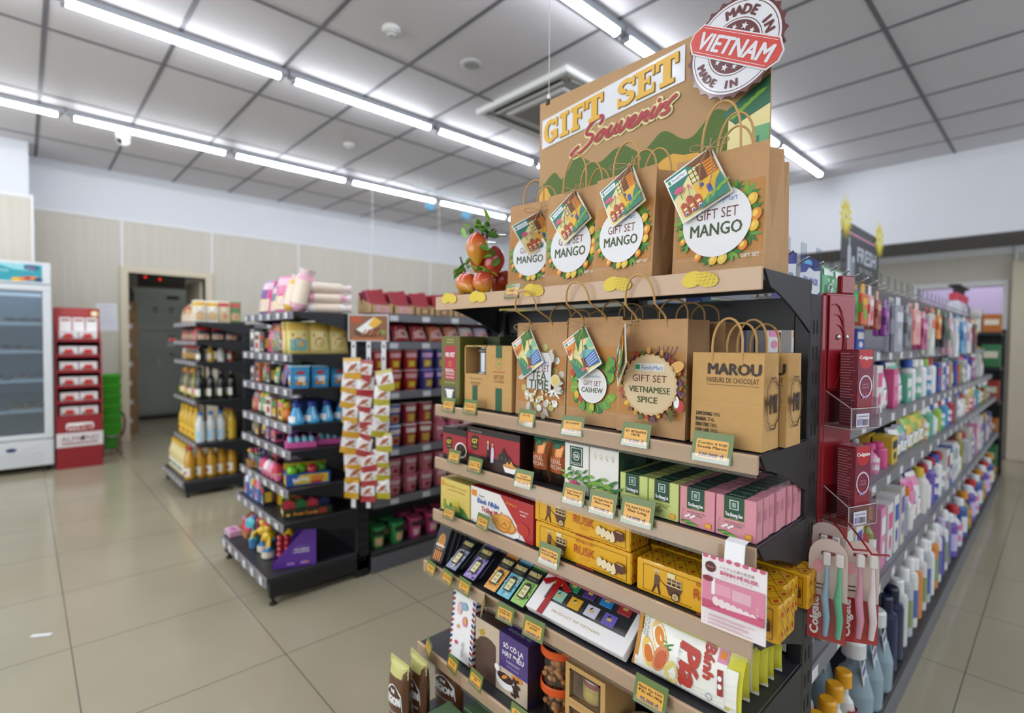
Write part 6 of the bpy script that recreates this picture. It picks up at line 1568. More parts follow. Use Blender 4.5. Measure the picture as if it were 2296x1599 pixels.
for i in range(3):
    oilb(f'white and blue oil bottle with a blue cap, {ORD[i]} from the front', (-4.62-.01*i, 1.0+.075*i, .401), 1, C('#dfe4e2', .2, coat=.5), BLUC, C('#9fd0ea'), C('#d8c83a'), 'white and blue oil bottles', h=.235, r=.034)
for i in range(7):
    oilb(f'golden oil bottle with a yellow cap, {ORD[i]} from the far end of its shelf', (-5.2+.08*i, 1.0+.01*(i % 2), .401), 1, OILY, YELC, C('#e8c83a'), C('#c8501e'), h=.25, r=.034)
for i in range(3):
    oilb(f'tall golden oil bottle with a brown cap at the back, {ORD[i]} along', (-4.64-.08*i, 1.23, .401), 1, OILY, C('#a85a2a', .4), C('#d8b83a'), C('#5a7a2a'), h=.25, r=.036)
def wine(label, loc, h=.26, r=.035, mb=DKG, mc=INK, ml=LBW):
    return bottle('dark_bottle', label, 'bottle', loc, [(r*.95, 0), (r, .01), (r, h*.5), (r*.85, h*.62), (r*.38, h*.76), (r*.36, h*.95)], mb, 'dark glass bottles', cap=([(r*.42, h*.88), (r*.42, h)], mc), lbl=(r*1.02, h*.12, h*.34, ml, -170, -10, h*.12, h*.17, C('#b8c03a')))
for i in range(4): wine(f'dark green bottle with a small pale label, {ORD[i]} from the front', (-4.62, 1.0+.075*i, .731))
for i in range(6): wine(f'slim dark bottle, {ORD[i]} from the far end of the dark bottle shelf', (-5.2+.085*i, 1.0, .731), .22+.012*(i % 3), .028, (DKG, C('#5a3a1e', .15, coat=.6), C('#8a8a2e', .2, coat=.5))[i % 3], (C('#a82a2e', .4), YELC, C('#c8742a', .4))[i % 3], (C('#c8b83a'), LBW, C('#d88a8a'))[i % 3])
for i in range(4): bottle('sauce_bottle', f'small dark sauce bottle, {ORD[i]} from the front above the green bottles', 'sauce bottle', (-4.61-.01*i, 1.0+.075*i, 1.031), [(.026, 0), (.027, .08), (.013, .11), (.012, .13)], (DKG, C('#caa03a', .3), C('#e6e2da', .4), C('#a8481e', .3))[i], 'small sauce bottles', cap=([(.014, .126), (.014, .137)], INK), lbl=(.0275, .02, .06, LBW, -170, -10))
for i in range(6): plainp('sauce_pouch', f'dark sauce pouch, {ORD[i]} from the far end of the small bottle shelf', 'pouch', (-5.2+.09*i, .99, 1.031), .085, .035, .13, ('#d8d4cc', '#8a7a3a', '#3a4a2a', '#4a3a2a', '#2a2420', '#332a24')[i], ('#a82a2a', '#c89a3a', '#e0d8c0'), 'sauce pouches', 0, rad(-8))
for i in range(5): plainp('spice_pouch', f'red and black spice pouch, {ORD[i]} from the far end of its shelf', 'pouch', (-5.18+.1*i, .985, 1.191), .09, .035, .115, ('#b84a3a', '#a8302e', '#3a2a24', '#b8302a', '#a83a2a')[i], ('#2a2420', '#d8b89a', '#c8303a'), 'red and black spice pouches', 0, rad(-10))
for i in range(5): plainp('spice_pouch', f'red and black spice pouch along the open end, {ORD[i]} from the front', 'pouch', (-4.62-.05*(i % 2), 1.03+.1*(i//2), 1.191), .095, .035, .115, ('#3a2a24', '#b8302a', '#2a2a2a', '#a83a2a', '#33261e')[i], ('#c8303a', '#d8b89a', '#2a2420'), 'red and black spice pouches', rad(84), rad(-10))
for i in range(6): plainp('noodle_pouch', f'cream and orange pouch on the oil display top, {ORD[i]} from its far end', 'pouch', (-5.22+.075*i, .99, 1.339), .08, .04, .14+.01*(i % 3), ('#d8b48a', '#c8803a', '#e6d8b8', '#d89a4a', '#e0c8a0', '#cfa06a')[i], ('#b85a2a', '#f0e6d0', '#4a3a2a'), 'pouches on the oil display top', 0, rad(-8))
for i in range(7): plainp('noodle_pouch', f'white pouch with a yellow top on the oil display, {ORD[i]} from the front', 'pouch', (-4.64-.07*(i % 2), 1.01+.085*(i//2), 1.339), .08, .035, .175, ('#e0d8c4', '#dcd4bc', '#ece8dc', '#e0d8c4', '#d8c8a8', '#e6dcc8', '#4a7a3a')[i], (('#d8a82a', '#b83a34')[i > 3], '#c8a87a', '#7a4a2a'), 'pouches on the oil display top', rad(78), rad(-8))

# ================================================================ CUP NOODLES
def cup(hb, hl, h, r, deco):
    rt = root('noodle_cup', 'x', 'noodle cup')
    a, c2 = C(hb, .4, coat=.3), C(hl, .35, coat=.3)
    MB().lathe([(r*.74, 0), (r*.75, .003), (r*.87, h*.5), (r*.96, h*.93)], [c2, a, a], 20).build('cup_body', rt)
    b = MB()
    k = 6
    def patch(z0, z1, a0, a1, m, e):
        f = lambda z: r*(.75+.21*z/(h*.93))+e
        an = [rad(a0+(a1-a0)*i/k) for i in range(k+1)]
        b.add([(f(z)*math.cos(t), f(z)*math.sin(t), z) for z in (z0, z1) for t in an], [[i, i+1, k+2+i, k+1+i] for i in range(k)], m, True)
    patch(h*.6, h*.82, -135, -45, C(deco[0], .4), .0006); patch(h*.12, h*.5, -125, -55, C(deco[1], .4), .0006); patch(h*.18, h*.42, -112, -68, C(deco[2], .4), .0012); patch(h*.64, h*.78, -30, 60, C(deco[2], .4), .0006)
    b.build('label', rt)
    MB().lathe([(r*.96, h*.92), (r*1.0, h*.925), (r*1.0, h*.96), (r*.96, h*.965), (r*.95, h*.97), (0, h*.972)], C(hl, .3, coat=.4), 20).build('lid', rt)
    return rt
NC = [('red', cup('#a81a24', '#c8a8a4', .115, .048, ('#d8a8a8', '#b8701e', '#d8c03a'))), ('violet', cup('#3a3a8a', '#8a8ac0', .115, .048, ('#d8a8d8', '#b8882a', '#c8c060'))),
      ('blue', cup('#2a4aa8', '#cfd4e0', .12, .046, ('#e6d8d8', '#c89a5a', '#a8302a'))), ('crimson', cup('#a82a34', '#d8c4c0', .12, .046, ('#efe0d8', '#c89a5a', '#d8b03a'))),
      ('pink', cup('#c86a7a', '#d06a88', .105, .047, ('#e8c8cc', '#d89aa0', '#a8303a'))), ('green', cup('#2f8a4a', '#3aa05a', .115, .045, ('#1f2a1e', '#d8c06a', '#e8b8a0'))), ('magenta', cup('#b83a70', '#c84a78', .115, .045, ('#2a1a1e', '#d88ab0', '#e8c8b0')))]
used = {}
def pc(k, x, y, z, lab):
    nm, pr = NC[k]
    if k in used: o = dup(pr)
    else: o = pr; used[k] = 1
    o.location = (x, y, z); o.rotation_euler = (0, 0, rad(90)+random.uniform(-.25, .25))
    tag(o, lab, 'noodle cup', f'{nm} noodle cups')
for shelf, z, ks, st, dy in (('upper cup shelf', .937, [0, 0, 0, 1, 1, 1, 0, 0], 2, .103), ('middle cup shelf', .636, [2, 2, 3, 3, 4, 4, 3, 2], 2, .1), ('lower cup shelf', .376, [4]*8, 2, .102)):
    for i, k in enumerate(ks):
        for lv in range(st):
            hh = (.115, .115, .12, .12, .105)[k]*.975
            pc(k, -2.475, 1.345+dy*i, z+lv*hh, f'{NC[k][0]} noodle cup, {"upper" if lv else "lower"} one of column {ORD[i]} on the {shelf}')
    for i, k in enumerate(ks[:6]): pc(k, -2.585, 1.35+dy*i, z, f'{NC[k][0]} noodle cup in the second line of the {shelf}, {ORD[i]} along')
for j in range(2):
    for i, k in enumerate([5, 5, 6, 6, 6, 5]): pc(k, -2.485-.115*j, 1.36+.115*i, .111, f'{NC[k][0]} lidded noodle cup on the bottom shelf, {ORD[i]} from the post' + (', behind' if j else ''))
# sausage and sweet bags above the cups
for i, (hx, nm) in enumerate((('#a82a34', 'red'), ('#b83a44', 'red'), ('#b84048', 'red'), ('#d8744a', 'orange'), ('#d88a6a', 'orange'), ('#e0d8d0', 'white'), ('#c8c0d8', 'pale'))):
    plainp('sausage_bag', f'{nm} sausage bag lying back above the cups, {ORD[i]} from the card topped rack', 'snack bag', (-2.445, 1.38+.115*i, 1.205), .1, .045, .12, hx, ('#8a1a24', '#e0a8a0', '#f0d8d0'), 'sausage bags', rad(90), rad(-30))
TRY = C('#c8a878', .7)
for i in range(5):
    r = root('seaweed_tray', f'brown card tray packed with red snack packs, {ORD[i]} from the card topped rack', 'card tray', (-2.437, 1.365+.131*i, 1.349), rad(90), 'brown card trays of red packs')
    b = MB().box((-.062, 0, 0), (.062, .003, .045), TRY).box((-.062, 0, 0), (.062, .15, .003), TRY)
    for sx in (-.062, .059): b.prism([(0, 0), (.15, 0), (.15, .09), (0, .045)], .003, TRY, RI(sx, 0, 0))
    D(b, FR()).rect(-.035, .006, .07, .034, (C('#e0a0b8'), C('#8a5a44'))[i > 1]).ell(0, .023, .02, .012, TRY, 12)
    b.build('tray', r)
    for q in range(7):
        pb = MB(Matrix.Rotation(rad(random.uniform(-16, 16)), 4, 'Y') @ Matrix.Rotation(rad(-12), 4, 'X')).box((-.05, 0, 0), (.05, .008, .125), (C('#a01c2c', .3, coat=.5), C('#8a2a50', .3, coat=.5))[q % 3 == 1], .003)
        for v in range(len(pb.v)): pb.v[v] += Vector((random.uniform(-.0, .0), .015+.018*q, .004))
        pb.build('red_pack', r)
for i in range(7):
    nm = ('dark green', 'dark green', 'yellow', 'yellow', 'yellow', 'yellow', 'yellow')[i]
    carton('egg_snack_box', f'{nm} small carton on the top shelf past the card trays, {ORD[i]} along', 'carton', (-2.437, 2.02+.085*i, 1.346), .08, .1, .07, C(('#2f4a34', '#d8b83a')[i > 1], .4, coat=.3), (lambda d, w, h: d.ell(-w*.2, h*.5, w*.22, h*.35, C('#e6e0d0'), 12).ell(-w*.2, h*.5, w*.1, h*.16, MYEL, 10).ell(w*.25, h*.5, w*.14, h*.4, PAPW, 10)) if i < 2 else (lambda d, w, h: d.rect(-w*.5, 0, w, h*.3, C('#d86a3a')).rect(-w*.3, h*.5, w*.6, h*.3, C('#a8b03a'))), rz=rad(90), group='small cartons on the top shelf')
for i in range(3): plainp('red_snack_bag', f'red and white snack bag standing at the end of the trays, {ORD[i]} along', 'snack bag', (-2.66+.02*i, 2.03+.13*i, 1.346), .12, .04, .17, ('#a82a34', '#8a2030', '#e0d8d8')[i], ('#e0a8a0', '#d8c03a', '#f0e0d8'), 'red and white snack bags', rad(60), rad(-8))
# more stock along the grocery shelf behind the oil
for zi, z in enumerate((.401, .731, 1.031)):
    for i in range(8): carton('grocery_carton', f'{names.split()[(i*3+zi) % 10]} carton, {ORD[i]} along the {["low", "middle", "upper"][zi]} shelf behind the oil display', 'carton', (-4.6, 1.5+.16*i, z), .13, .12, .17, C(hexs[(i*3+zi) % 10], .45), lambda d, w, h: d.rect(-w*.35, h*.5, w*.7, h*.25, PAPW), rz=rad(90), group='grocery cartons')

# ================================================================ ALONG THE FAR WALL
# drinks fridge
FX = -6.26
r = root('display_fridge', 'white glass door display fridge with a turquoise header', 'fridge', (FX, 0, 0))
FW_ = C('#d3d7d9', .3, coat=.3); y0, y1, z1 = -.75, .19, 1.875
b = MB().box((-.62, y0, .06), (-.04, y0+.04, z1), FW_).box((-.62, y1-.04, .06), (-.04, y1, z1), FW_).box((-.62, y0, .06), (-.58, y1, z1), C('#9fb0b8', .5)).box((-.62, y0, z1-.02), (-.04, y1, z1), FW_, .003).box((-.62, y0, .06), (-.04, y1, .3), FW_)
b.build('cabinet', r)
b = MB().box((-.04, y0, 1.68), (0, y1, z1), FW_, .008); d = D(b, RI(0, 0, 0))
d.rect(y0+.03, 1.7, .85, .15, C('#2a9aa8', .4)).poly([(-.2, 1.85), (.0, 1.85), (.08, 1.79), (-.05, 1.8)], C('#8fd0d8'))
for q, (yy, zz, m) in enumerate(((-.0, 1.72, MORG), (.04, 1.73, C('#c83a2a')), (.08, 1.73, MORG), (.105, 1.72, C('#2a3a6a')), (-.04, 1.715, MYEL))): d.ell(yy, zz, .03, .018, m, 12)
d.ell(.06, 1.82, .05, .022, C('#22306a'), 18).text('Merino', .06, 1.82, .014, PAPW, w=.06).text('Mini Creamy', -.17, 1.79, .022, C('#cfeef0'), w=.17)
b.build('header_panel', r)['label'] = 'turquoise header with fruit'
b = MB()
for a0, a1, c0, c1 in ((y0, y1, .3, .345), (y0, y1, 1.62, 1.672), (y0, y0+.06, .345, 1.62), (y1-.06, y1, .345, 1.62)): b.box((-.04, a0, c0), (0, a1, c1), FW_, .006)
dr = b.build('door', r)
MB().box((-.022, y0+.06, .345), (-.016, y1-.06, 1.62), CLEAR('#dfeaf0', .16, .03)).build('glass', dr)
MB().box((-.021, y1-.063, .345), (-.012, y1-.06, 1.62), C('#55585c', .4)).build('gasket', dr)
b = MB().box((-.04, y0, .06), (0, y1, .292), FW_, .006); d = D(b, RI(0, 0, 0))
for q in range(4): d.rect(y0+.05, .09+.028*q, .82, .004, C('#a9adb0'))
d.ell(-.09, .22, .035, .018, C('#22306a'), 16).line([(-.03, .205), (.1, .24)], .004, C('#a9adb0'))
b.build('base_panel', r)
for yy in (y0+.06, y1-.06): MB().lathe([(.02, 0), (.02, .06)], INK, 10, (-.08, yy, 0)).lathe([(.02, 0), (.02, .06)], INK, 10, (-.5, yy, 0)).build('castor', r)
SHZ = (1.33, 1.08, .82, .55)
for z in SHZ: 
    b = MB().box((-.56, y0+.05, z-.006), (-.06, y1-.05, z), C('#c4ccd0', .3), 0).box((-.062, y0+.05, z-.012), (-.056, y1-.05, z+.008), C('#e4e8ea', .3)); b.build('wire_shelf', r)
MB().box((-.56, y0+.06, 1.6), (-.3, y1-.06, 1.615), EMIT('#e8f2ff', .8)).build('light', r)
for q, (z, yy, w, hx) in enumerate(((1.33, .0, .26, '#3a2a2c'), (1.08, -.03, .24, '#1e2422'), (.82, .03, .24, '#4a3a38'), (.82, -.24, .2, '#3a3a3c'), (.55, .02, .22, '#8a6a50'), (1.33, -.4, .2, '#5a3a3a'))):
    rr = root('meat_tray', f'chilled tray of dark packs on the {["top", "second", "third", "third", "lowest", "top"][q]} fridge shelf' + (', away from the opening side' if q in (3, 5) else ''), 'food tray', (FX-.25, yy, z+.001), 0, 'trays in the fridge')
    MB().box((-.12, -w/2, 0), (.12, w/2, .02), C('#c9c4c0', .4), .006).build('tray', rr)
    b = MB()
    for t in range(9): b.ell((-.08+.08*(t % 3), -w*.32+w*.32*(t//3), .035), (.05, w*.18, .025), C(hx, .2, coat=.5), 10, 7)
    b.build('meat', rr)
# red chocolate stand
r = root('chocolate_stand', 'red cardboard stand of white almond chocolate boxes beside the fridge', 'display stand', (FX, .375, 0))
RD = C('#8f1c24', .5); RDD = C('#4a1016', .6)
b = MB().box((-.33, -.168, 0), (0, .168, .475), RD, .002)
for sy in (-.168, .156): b.prism([(-.33, .475), (0, .475), (-.02, .76), (-.06, 1.19), (-.1, 1.2), (-.33, 1.49)], .012, RD, Matrix(((1, 0, 0, 0), (0, 0, 1, sy), (0, 1, 0, 0), (0, 0, 0, 1))))
b.box((-.34, -.168, .475), (-.33, .168, 1.2), RDD)
d = D(b, RI(0, 0, 0)); d.rect(-.168, .2, .336, .13, C('#dcd8d8')).rect(-.13, .225, .26, .012, C('#8f1c24')).text('ALMOND', 0, .275, .045, C('#7a2024'), w=.27).ell(.02, .275, .016, .024, C('#4a2a1e'), 14, -.4)
d.rrect(-.1, .355, .2, .066, .02, PAPW).text('meiji', 0, .385, .044, C('#a8242c'), w=.17, bold=.07)
b.build('stand_body', r)
b = MB().box((-.14, -.162, 1.19), (-.125, .162, 1.49), C('#a82c32', .45), .002); d = D(b, RI(-.125, 0, 0))
d.ell(.125, 1.44, .03, .03, C('#e0c06a'), 16).ell(.125, 1.44, .018, .018, PAPW, 12)
for q in range(3): d.rect(-.13+.095*q, 1.21, .085, .19, PAPW).rect(-.12+.095*q, 1.365, .065, .018, (REDB, REDB, C('#7a2a24'))[q])
for q in range(3): d.rect(-.12, 1.47-.022*q, .2, .008, C('#c8605a'))
b.build('header_card', r)
for q, z in enumerate((1.185, 1.04, .895, .755, .61, .478)):
    MB().box((-.32, -.156, z-.01), (-.015-.01*(5-q)*.9, .156, z), RD).box((-.02-.01*(5-q)*.9, -.156, z-.012), (-.012-.01*(5-q)*.9, .156, z+.016), RD).build('stand_shelf', r)
    for s in range(2):
        carton('almond_box', f'white chocolate box with a red print, {["fridge side", "doorway side"][s]} of tier {ORD[q]} from the top', 'chocolate box', (FX-.034-.009*(5-q), .305+.14*s, z+.001), .132, .2 if q else .085, .088, C('#e4dede', .45), lambda d, w, h: d.ell(-w*.05, h*.3, w*.4, h*.12, C('#6a5a2a'), 14).ell(0, h*.4, w*.26, h*.2, C('#b82a24'), 14).rect(-w*.22, h*.42, w*.44, h*.28, C('#c8322a')).rect(-w*.4, h*.84, w*.8, h*.04, C('#d8b8b8')), rz=rad(90), group='white almond chocolate boxes')
# stacked green shopping baskets on a metal stand, fire extinguisher, notice
r = root('basket_stand', 'chrome wheeled stand carrying the stacked green baskets', 'basket stand', (-6.78, .65, 0))
b = MB()
for sx in (-.13, .13):
    for sy in (-.07, .07): b.tube([(sx, sy, .03), (sx*.9, sy*.9, .2)], .008, STEEL, 8)
b.tube([(-.12, -.065, .2), (.12, -.065, .2), (.12, .065, .2), (-.12, .065, .2)], .007, STEEL, 8, True); b.build('frame', r)
for sx in (-.13, .13):
    for sy in (-.07, .07): MB().ell((sx, sy, .016), (.016, .008, .016), INK, 10, 8).build('castor', r)
MB().box((-.11, -.06, .07), (.11, .05, .195), C('#2f8a1e', .4), .01).build('low_tray', r)
def basket(z, lab):
    r = root('shopping_basket', lab, 'shopping basket', (-6.78, .65, z), 0, 'stacked green shopping baskets')
    G = C('#3aa81e', .4, var=.05, vs=20); b = MB()
    A, B2, T, U = .12, .06, .145, .078
    vs = [(-A, -B2, 0), (A, -B2, 0), (A, B2, 0), (-A, B2, 0), (-T, -U, .12), (T, -U, .12), (T, U, .12), (-T, U, .12)]
    b.add(vs, [[3, 2, 1, 0], [0, 1, 5, 4], [1, 2, 6, 5], [2, 3, 7, 6], [3, 0, 4, 7]], G); b.build('basket_body', r)
    b = MB()
    for x0, x1, ya, yb in ((-T-.006, T+.006, -U-.006, -U), (-T-.006, T+.006, U, U+.006), (-T-.006, -T, -U, U), (T, T+.006, -U, U)): b.box((x0, ya, .1), (x1, yb, .122), G, .002)
    b.build('rim', r)
for i in range(6): basket(.21+.1*i, f'green plastic shopping basket, {ORD[i]} from the bottom of its stack')
r = root('fire_extinguisher', 'red fire extinguisher standing against the door frame', 'fire extinguisher', (-7.25, .74, 0))
MB().lathe([(.05, 0), (.055, .015), (.055, .3), (.04, .35), (.02, .37)], C('#a81c22', .3, coat=.5), 20).lathe([(.056, .2), (.056, .24)], C('#6a6a9a'), 20, cap=False).build('cylinder', r)
MB().lathe([(.018, .37), (.018, .4)], STEEL, 12).box((-.012, -.06, .4), (.012, .03, .412), STEEL).box((-.01, -.07, .425), (.01, .03, .435), INK).build('valve', r)
MB().tube(curve3((0, .02, .39), (.02, .1, .4), (.04, .09, .2), (.05, .05, .12), 10), .01, INK, 8).build('hose', r)
b = MB(Matrix.Rotation(rad(3), 4, 'X')).box((0, 0, 0), (.002, .19, .31), C('#dfe0e4', .5))
d = D(b, RI(.002, 0, 0)).rect(.03, .27, .13, .006, C('#9a9aa4'))
for q in range(8): d.rect(.02, .235-.022*q, .15-.02*(q % 3), .003, C('#b4b4bc'))
tag(b.build('wall_notice', None, (-7.468, .612, 1.285)), 'white paper notice taped to the wall above the green baskets', 'notice')
# back room: switch cabinet, cartons
r = root('electrical_cabinet', 'grey two door electrical cabinet with red lights in the back room', 'electrical cabinet', (-9.3, 1.48, 0))
EG = C('#98a098', .5)
MB().box((-.4, -.32, .06), (.0, .4, 1.95), EG, .006).box((-.4, -.32, 0), (0, .4, .06), INK).build('cabinet_body', r)
u = MB().box((0, -.3, 1.33), (.02, .38, 1.9), EG, .004); D(u, RI(.02, 0, 0)).rect(.1, 1.8, .16, .05, INK).rect(-.08, 1.65, .07, .02, INK).rect(.12, 1.65, .07, .02, INK).rect(-.07, 1.6, .05, .02, INK).rect(.13, 1.6, .05, .02, INK)
u = u.build('upper_door', r)
l = MB().box((0, -.3, .1), (.02, .38, 1.32), EG, .004); D(l, RI(.02, 0, 0)).rect(.1, 1.08, .1, .08, C('#c8ccd0')).rect(-.02, .8, .02, .12, C('#b8bcb8')).rect(.14, .95, .04, .03, INK).rect(.1, 1.25, .12, .012, INK)
l = l.build('lower_door', r)
for p, z in ((u, 2.0), (l, 1.2)):
    pass
for y, z in ((.14, 1.19), (.2, 1.19)): MB().ell((.022, y, z), (.006, .008, .008), EMIT('#ff2018', 3), 10, 6).build('red_lamp', l)
MB().box((-.02, -.25, 1.97), (0, .35, 2.2), INK).build('top_box', r)
for y, z in ((-.16, 2.11), (.02, 2.09)): MB().ell((.006, y, z), (.006, .011, .011), EMIT('#ff2018', 3), 10, 6).build('red_lamp', r)
for i in range(7):
    carton('stored_carton', f'brown storage carton in the doorway stack, {ORD[i]} from the floor', 'carton', (-8.25, .86+.01*(i % 2), .24*i), .3, .2, .235, C('#8a6a48', .8), None, lambda d, w, h: d.rect(w*.2, h*.55, w*.5, h*.25, C('#c9c9c9')), group='brown cartons in the back room', c=.003)
tag(MB().box((-.04, -.008, 0), (.03, .014, .0012), C('#e0e0e2', .5)).build('paper_scrap', None, (-2.81, .04, .0005), rad(60)), 'small scrap of white paper lying on the floor tiles', 'paper scrap')

# ================================================================ TOILETRY AISLE
def near(v, n): return ORD[n]
# red display strip screwed to the shelf end, with two clear trays
ang = rad(-20)
r = root('red_display_strip', 'tall red display strip screwed to the end of the toiletry shelf', 'display strip', (-.332, 1.185, 0), rad(70))
# local X runs along the strip face (away from camera), face looks to local -Y
RP = C('#8a0f1c', .35, coat=.25); RP2 = C('#960f1c', .4, coat=.2)
b = MB().box((0, 0, .8), (.085, .012, 1.315), RP, .002).box((.045, 0, 1.315), (.085, .012, 1.352), RP, .002).box((-.012, 0, .8), (0, .03, 1.31), RP, .002)
b.build('strip_board', r)
b = MB().box((.004, -.004, 1.12), (.082, -.001, 1.31), RP2, .001)
for k in range(3): b.tube(curve3((.01+.008*k, -.004, 1.29-.02*k), (.05, -.007, 1.31-.03*k), (.06, -.006, 1.2), (.03+.012*k, -.004, 1.13+.03*k), 10), .0012, RP2, 5)
b.build('plastic_sleeve', r)
for x in (.03, .055): MB().ell((x, -.005, 1.225), (.005, .004, .006), STEEL, 10, 8).build('screw', r)
CLR = CLEAR('#f6eef0', .14, .05); EDG = C('#c9b4b8', .2, coat=.5)
def tray(z, lab):
    t = root('clear_tray', lab, 'acrylic tray', (-.332, 1.185, z), rad(70), 'clear trays on the red strip')
    b = MB().box((0, -.055, 0), (.085, -.002, .002), CLR).box((0, -.055, 0), (.002, -.002, .06), CLR).box((.083, -.055, 0), (.085, -.002, .06), CLR).box((0, -.057, 0), (.085, -.055, .04), CLR).box((.002, -.003, 0), (.083, -.0015, .07), CLR)
    for p, q in (((0, -.056, 0), (.085, -.056, 0)), ((0, -.056, .04), (.085, -.056, .04)), ((0, -.056, 0), (0, -.002, 0)), ((0, -.056, .04), (0, -.004, .07)), ((0, -.056, 0), (0, -.056, .04)), ((.085, -.056, 0), (.085, -.056, .04))): b.tube([p, q], .0011, EDG, 5)
    b.build('tray_body', t)
    b = MB().box((.012, -.0585, .004), (.05, -.0575, .03), C('#d8d4e0', .4)); d = D(b, FR(0, -.0585, 0))
    for i in range(9): d.rect(.03+.0018*i, .007, .0009, .012, INK)
    d.rect(.015, .024, .03, .002, C('#8a8a9a')).rect(.015, .008, .012, .012, C('#9a90b8'))
    b.build('barcode_ticket', t)
tray(1.045, 'clear acrylic tray on the red strip holding the upper toothpaste box'); tray(.852, 'clear acrylic tray on the red strip holding the lower toothpaste box')
TPM = C('#8a1a2c', .3, coat=.4)
def tp_front(d, w, h):
    d.rect(-w/2, h*.45, w, h*.55, C('#7a1c3a')).ell(0, h*.86, w*.42, h*.11, C('#b81e24'), 18).rect(-w*.42, h*.86, w*.84, h*.14, C('#b81e24')).text('Colgate', 0, h*.9, h*.045, PAPW, w=w*.86, bold=.04)
    d.ring(0, h*.52, w*.4, .0035, C('#d4c4cc'), 26, 1.15).text('OPTIC', 0, h*.545, h*.025, C('#c8a0a8'), w=w*.42).text('WHITE', 0, h*.505, h*.025, C('#c8a0a8'), w=w*.46).rect(-w*.2, h*.36, w*.1, h*.05, C('#9a90c8')).rect(0, h*.36, w*.1, h*.05, C('#9a90c8'))
def tp_side(d, w, h):
    rr = random.Random(5)
    d.rect(-w*.97, h*.02, w*.94, h*.96, C('#8a3a44'))
    for i in range(26): d.rect(-w*.94, h*(.04+.036*i), w*rr.uniform(.5, .86), h*.011, C('#c08088'))
for k, (z, lab) in enumerate(((1.048, 'dark red toothpaste box standing in the upper clear tray'), (.855, 'dark red toothpaste box standing in the lower clear tray'))):
    b = MB().box((0, -.048, 0), (.046, -.012, .152), TPM, .001)
    tp_front(D(b, FR(.023, -.048, 0)), .046, .152); tp_side(D(b, LE(0, -.012, 0)), .04, .152) if False else tp_side(D(b, Matrix(((0, 0, -1, 0), (-1, 0, 0, -.048), (0, 1, 0, 0), (0, 0, 0, 1))) ), .036, .152)
    o = tag(b.build('toothpaste_box', None, (-.332, 1.185, z), rad(70)), lab, 'toothpaste box', 'toothpaste boxes in the clear trays')
    o.location = Vector((-.332, 1.185, z)) + Vector((math.cos(rad(70)), math.sin(rad(70)), 0))*.028
# red wire hooks with toothbrush packs
r = root('red_wire_hook', 'pair of red wire hooks carrying the toothbrush packs', 'hook', (-.325, 1.165, .842))
RW = C('#9a1c20', .3, coat=.4)
for sx in (0, .028):
    MB().tube([(sx, .03, .024), (sx+.05, -.05, .012), (sx+.075, -.085, .0), (sx+.1, -.08, .004)], .0019, RW, 7).build('wire', r)
def brush_pack(lab, loc, rz, cols2):
    r = root('toothbrush_pack', lab, 'toothbrush pack', loc, rz, 'hanging toothbrush packs')
    w, h = .062, .19
    pts = [(-w/2, -h), (w/2, -h)] + [(w/2*math.cos(rad(a)), -.035+.035*math.sin(rad(a))) for a in range(0, 181, 20)]
    b = MB().prism(pts, .0012, C('#d9c3b8', .35, coat=.4), FR(0, .001, 0)); d = D(b, FR(0, -.0002, 0))
    d.poly([(-w/2, -h), (w/2, -h), (w/2, -h*.6), (-w/2, -h*.55)], C('#a8121e', .35, coat=.4)).text('Colgate', -w*.33, -h*.77, .014, PAPW, w=h*.36, rot=PI/2, bold=.05)
    d.ell(-w*.25, -h*.28, w*.14, w*.2, C('#e8a0a8'), 16).rect(-w*.18, -.03, w*.36, .006, C('#8a2a30')).rect(-w*.3, -h*.46, w*.2, .002, INK).rect(-w*.3, -h*.5, w*.2, .002, INK)
    b.build('card', r)
    for i, cx in enumerate(cols2):
        x = -.002+.02*i
        q = MB().tube([(x, -.008, -h*.93), (x+.002, -.011, -h*.75), (x-.002, -.012, -h*.55), (x, -.009, -h*.42), (x, -.008, -h*.2)], [.0045, .006, .0065, .004, .0028], C(cx, .3, coat=.4), 9)
        q.box((x-.006, -.014, -h*.24), (x+.006, -.004, -h*.12), C('#e6e0dc', .6), .002)
        q.build('toothbrush', r)
    q = MB().box((-.012, -.018, -h*.97), (w/2-.002, -.017, -h*.1), CLEAR('#ffffff', .04, .06)); q.build('blister', r)
brush_pack('toothbrush pack with blue and green brushes, in front', (-.288, 1.075, .852), rad(14), ('#8fb4cc', '#5fb890'))
brush_pack('toothbrush pack with pink and white brushes, beside the front one', (-.246, 1.11, .852), rad(30), ('#d890a8', '#e4d8d8'))
brush_pack('orange toned toothbrush pack behind the front packs', (-.312, 1.145, .86), rad(8), ('#e0b090', '#d8a080'))
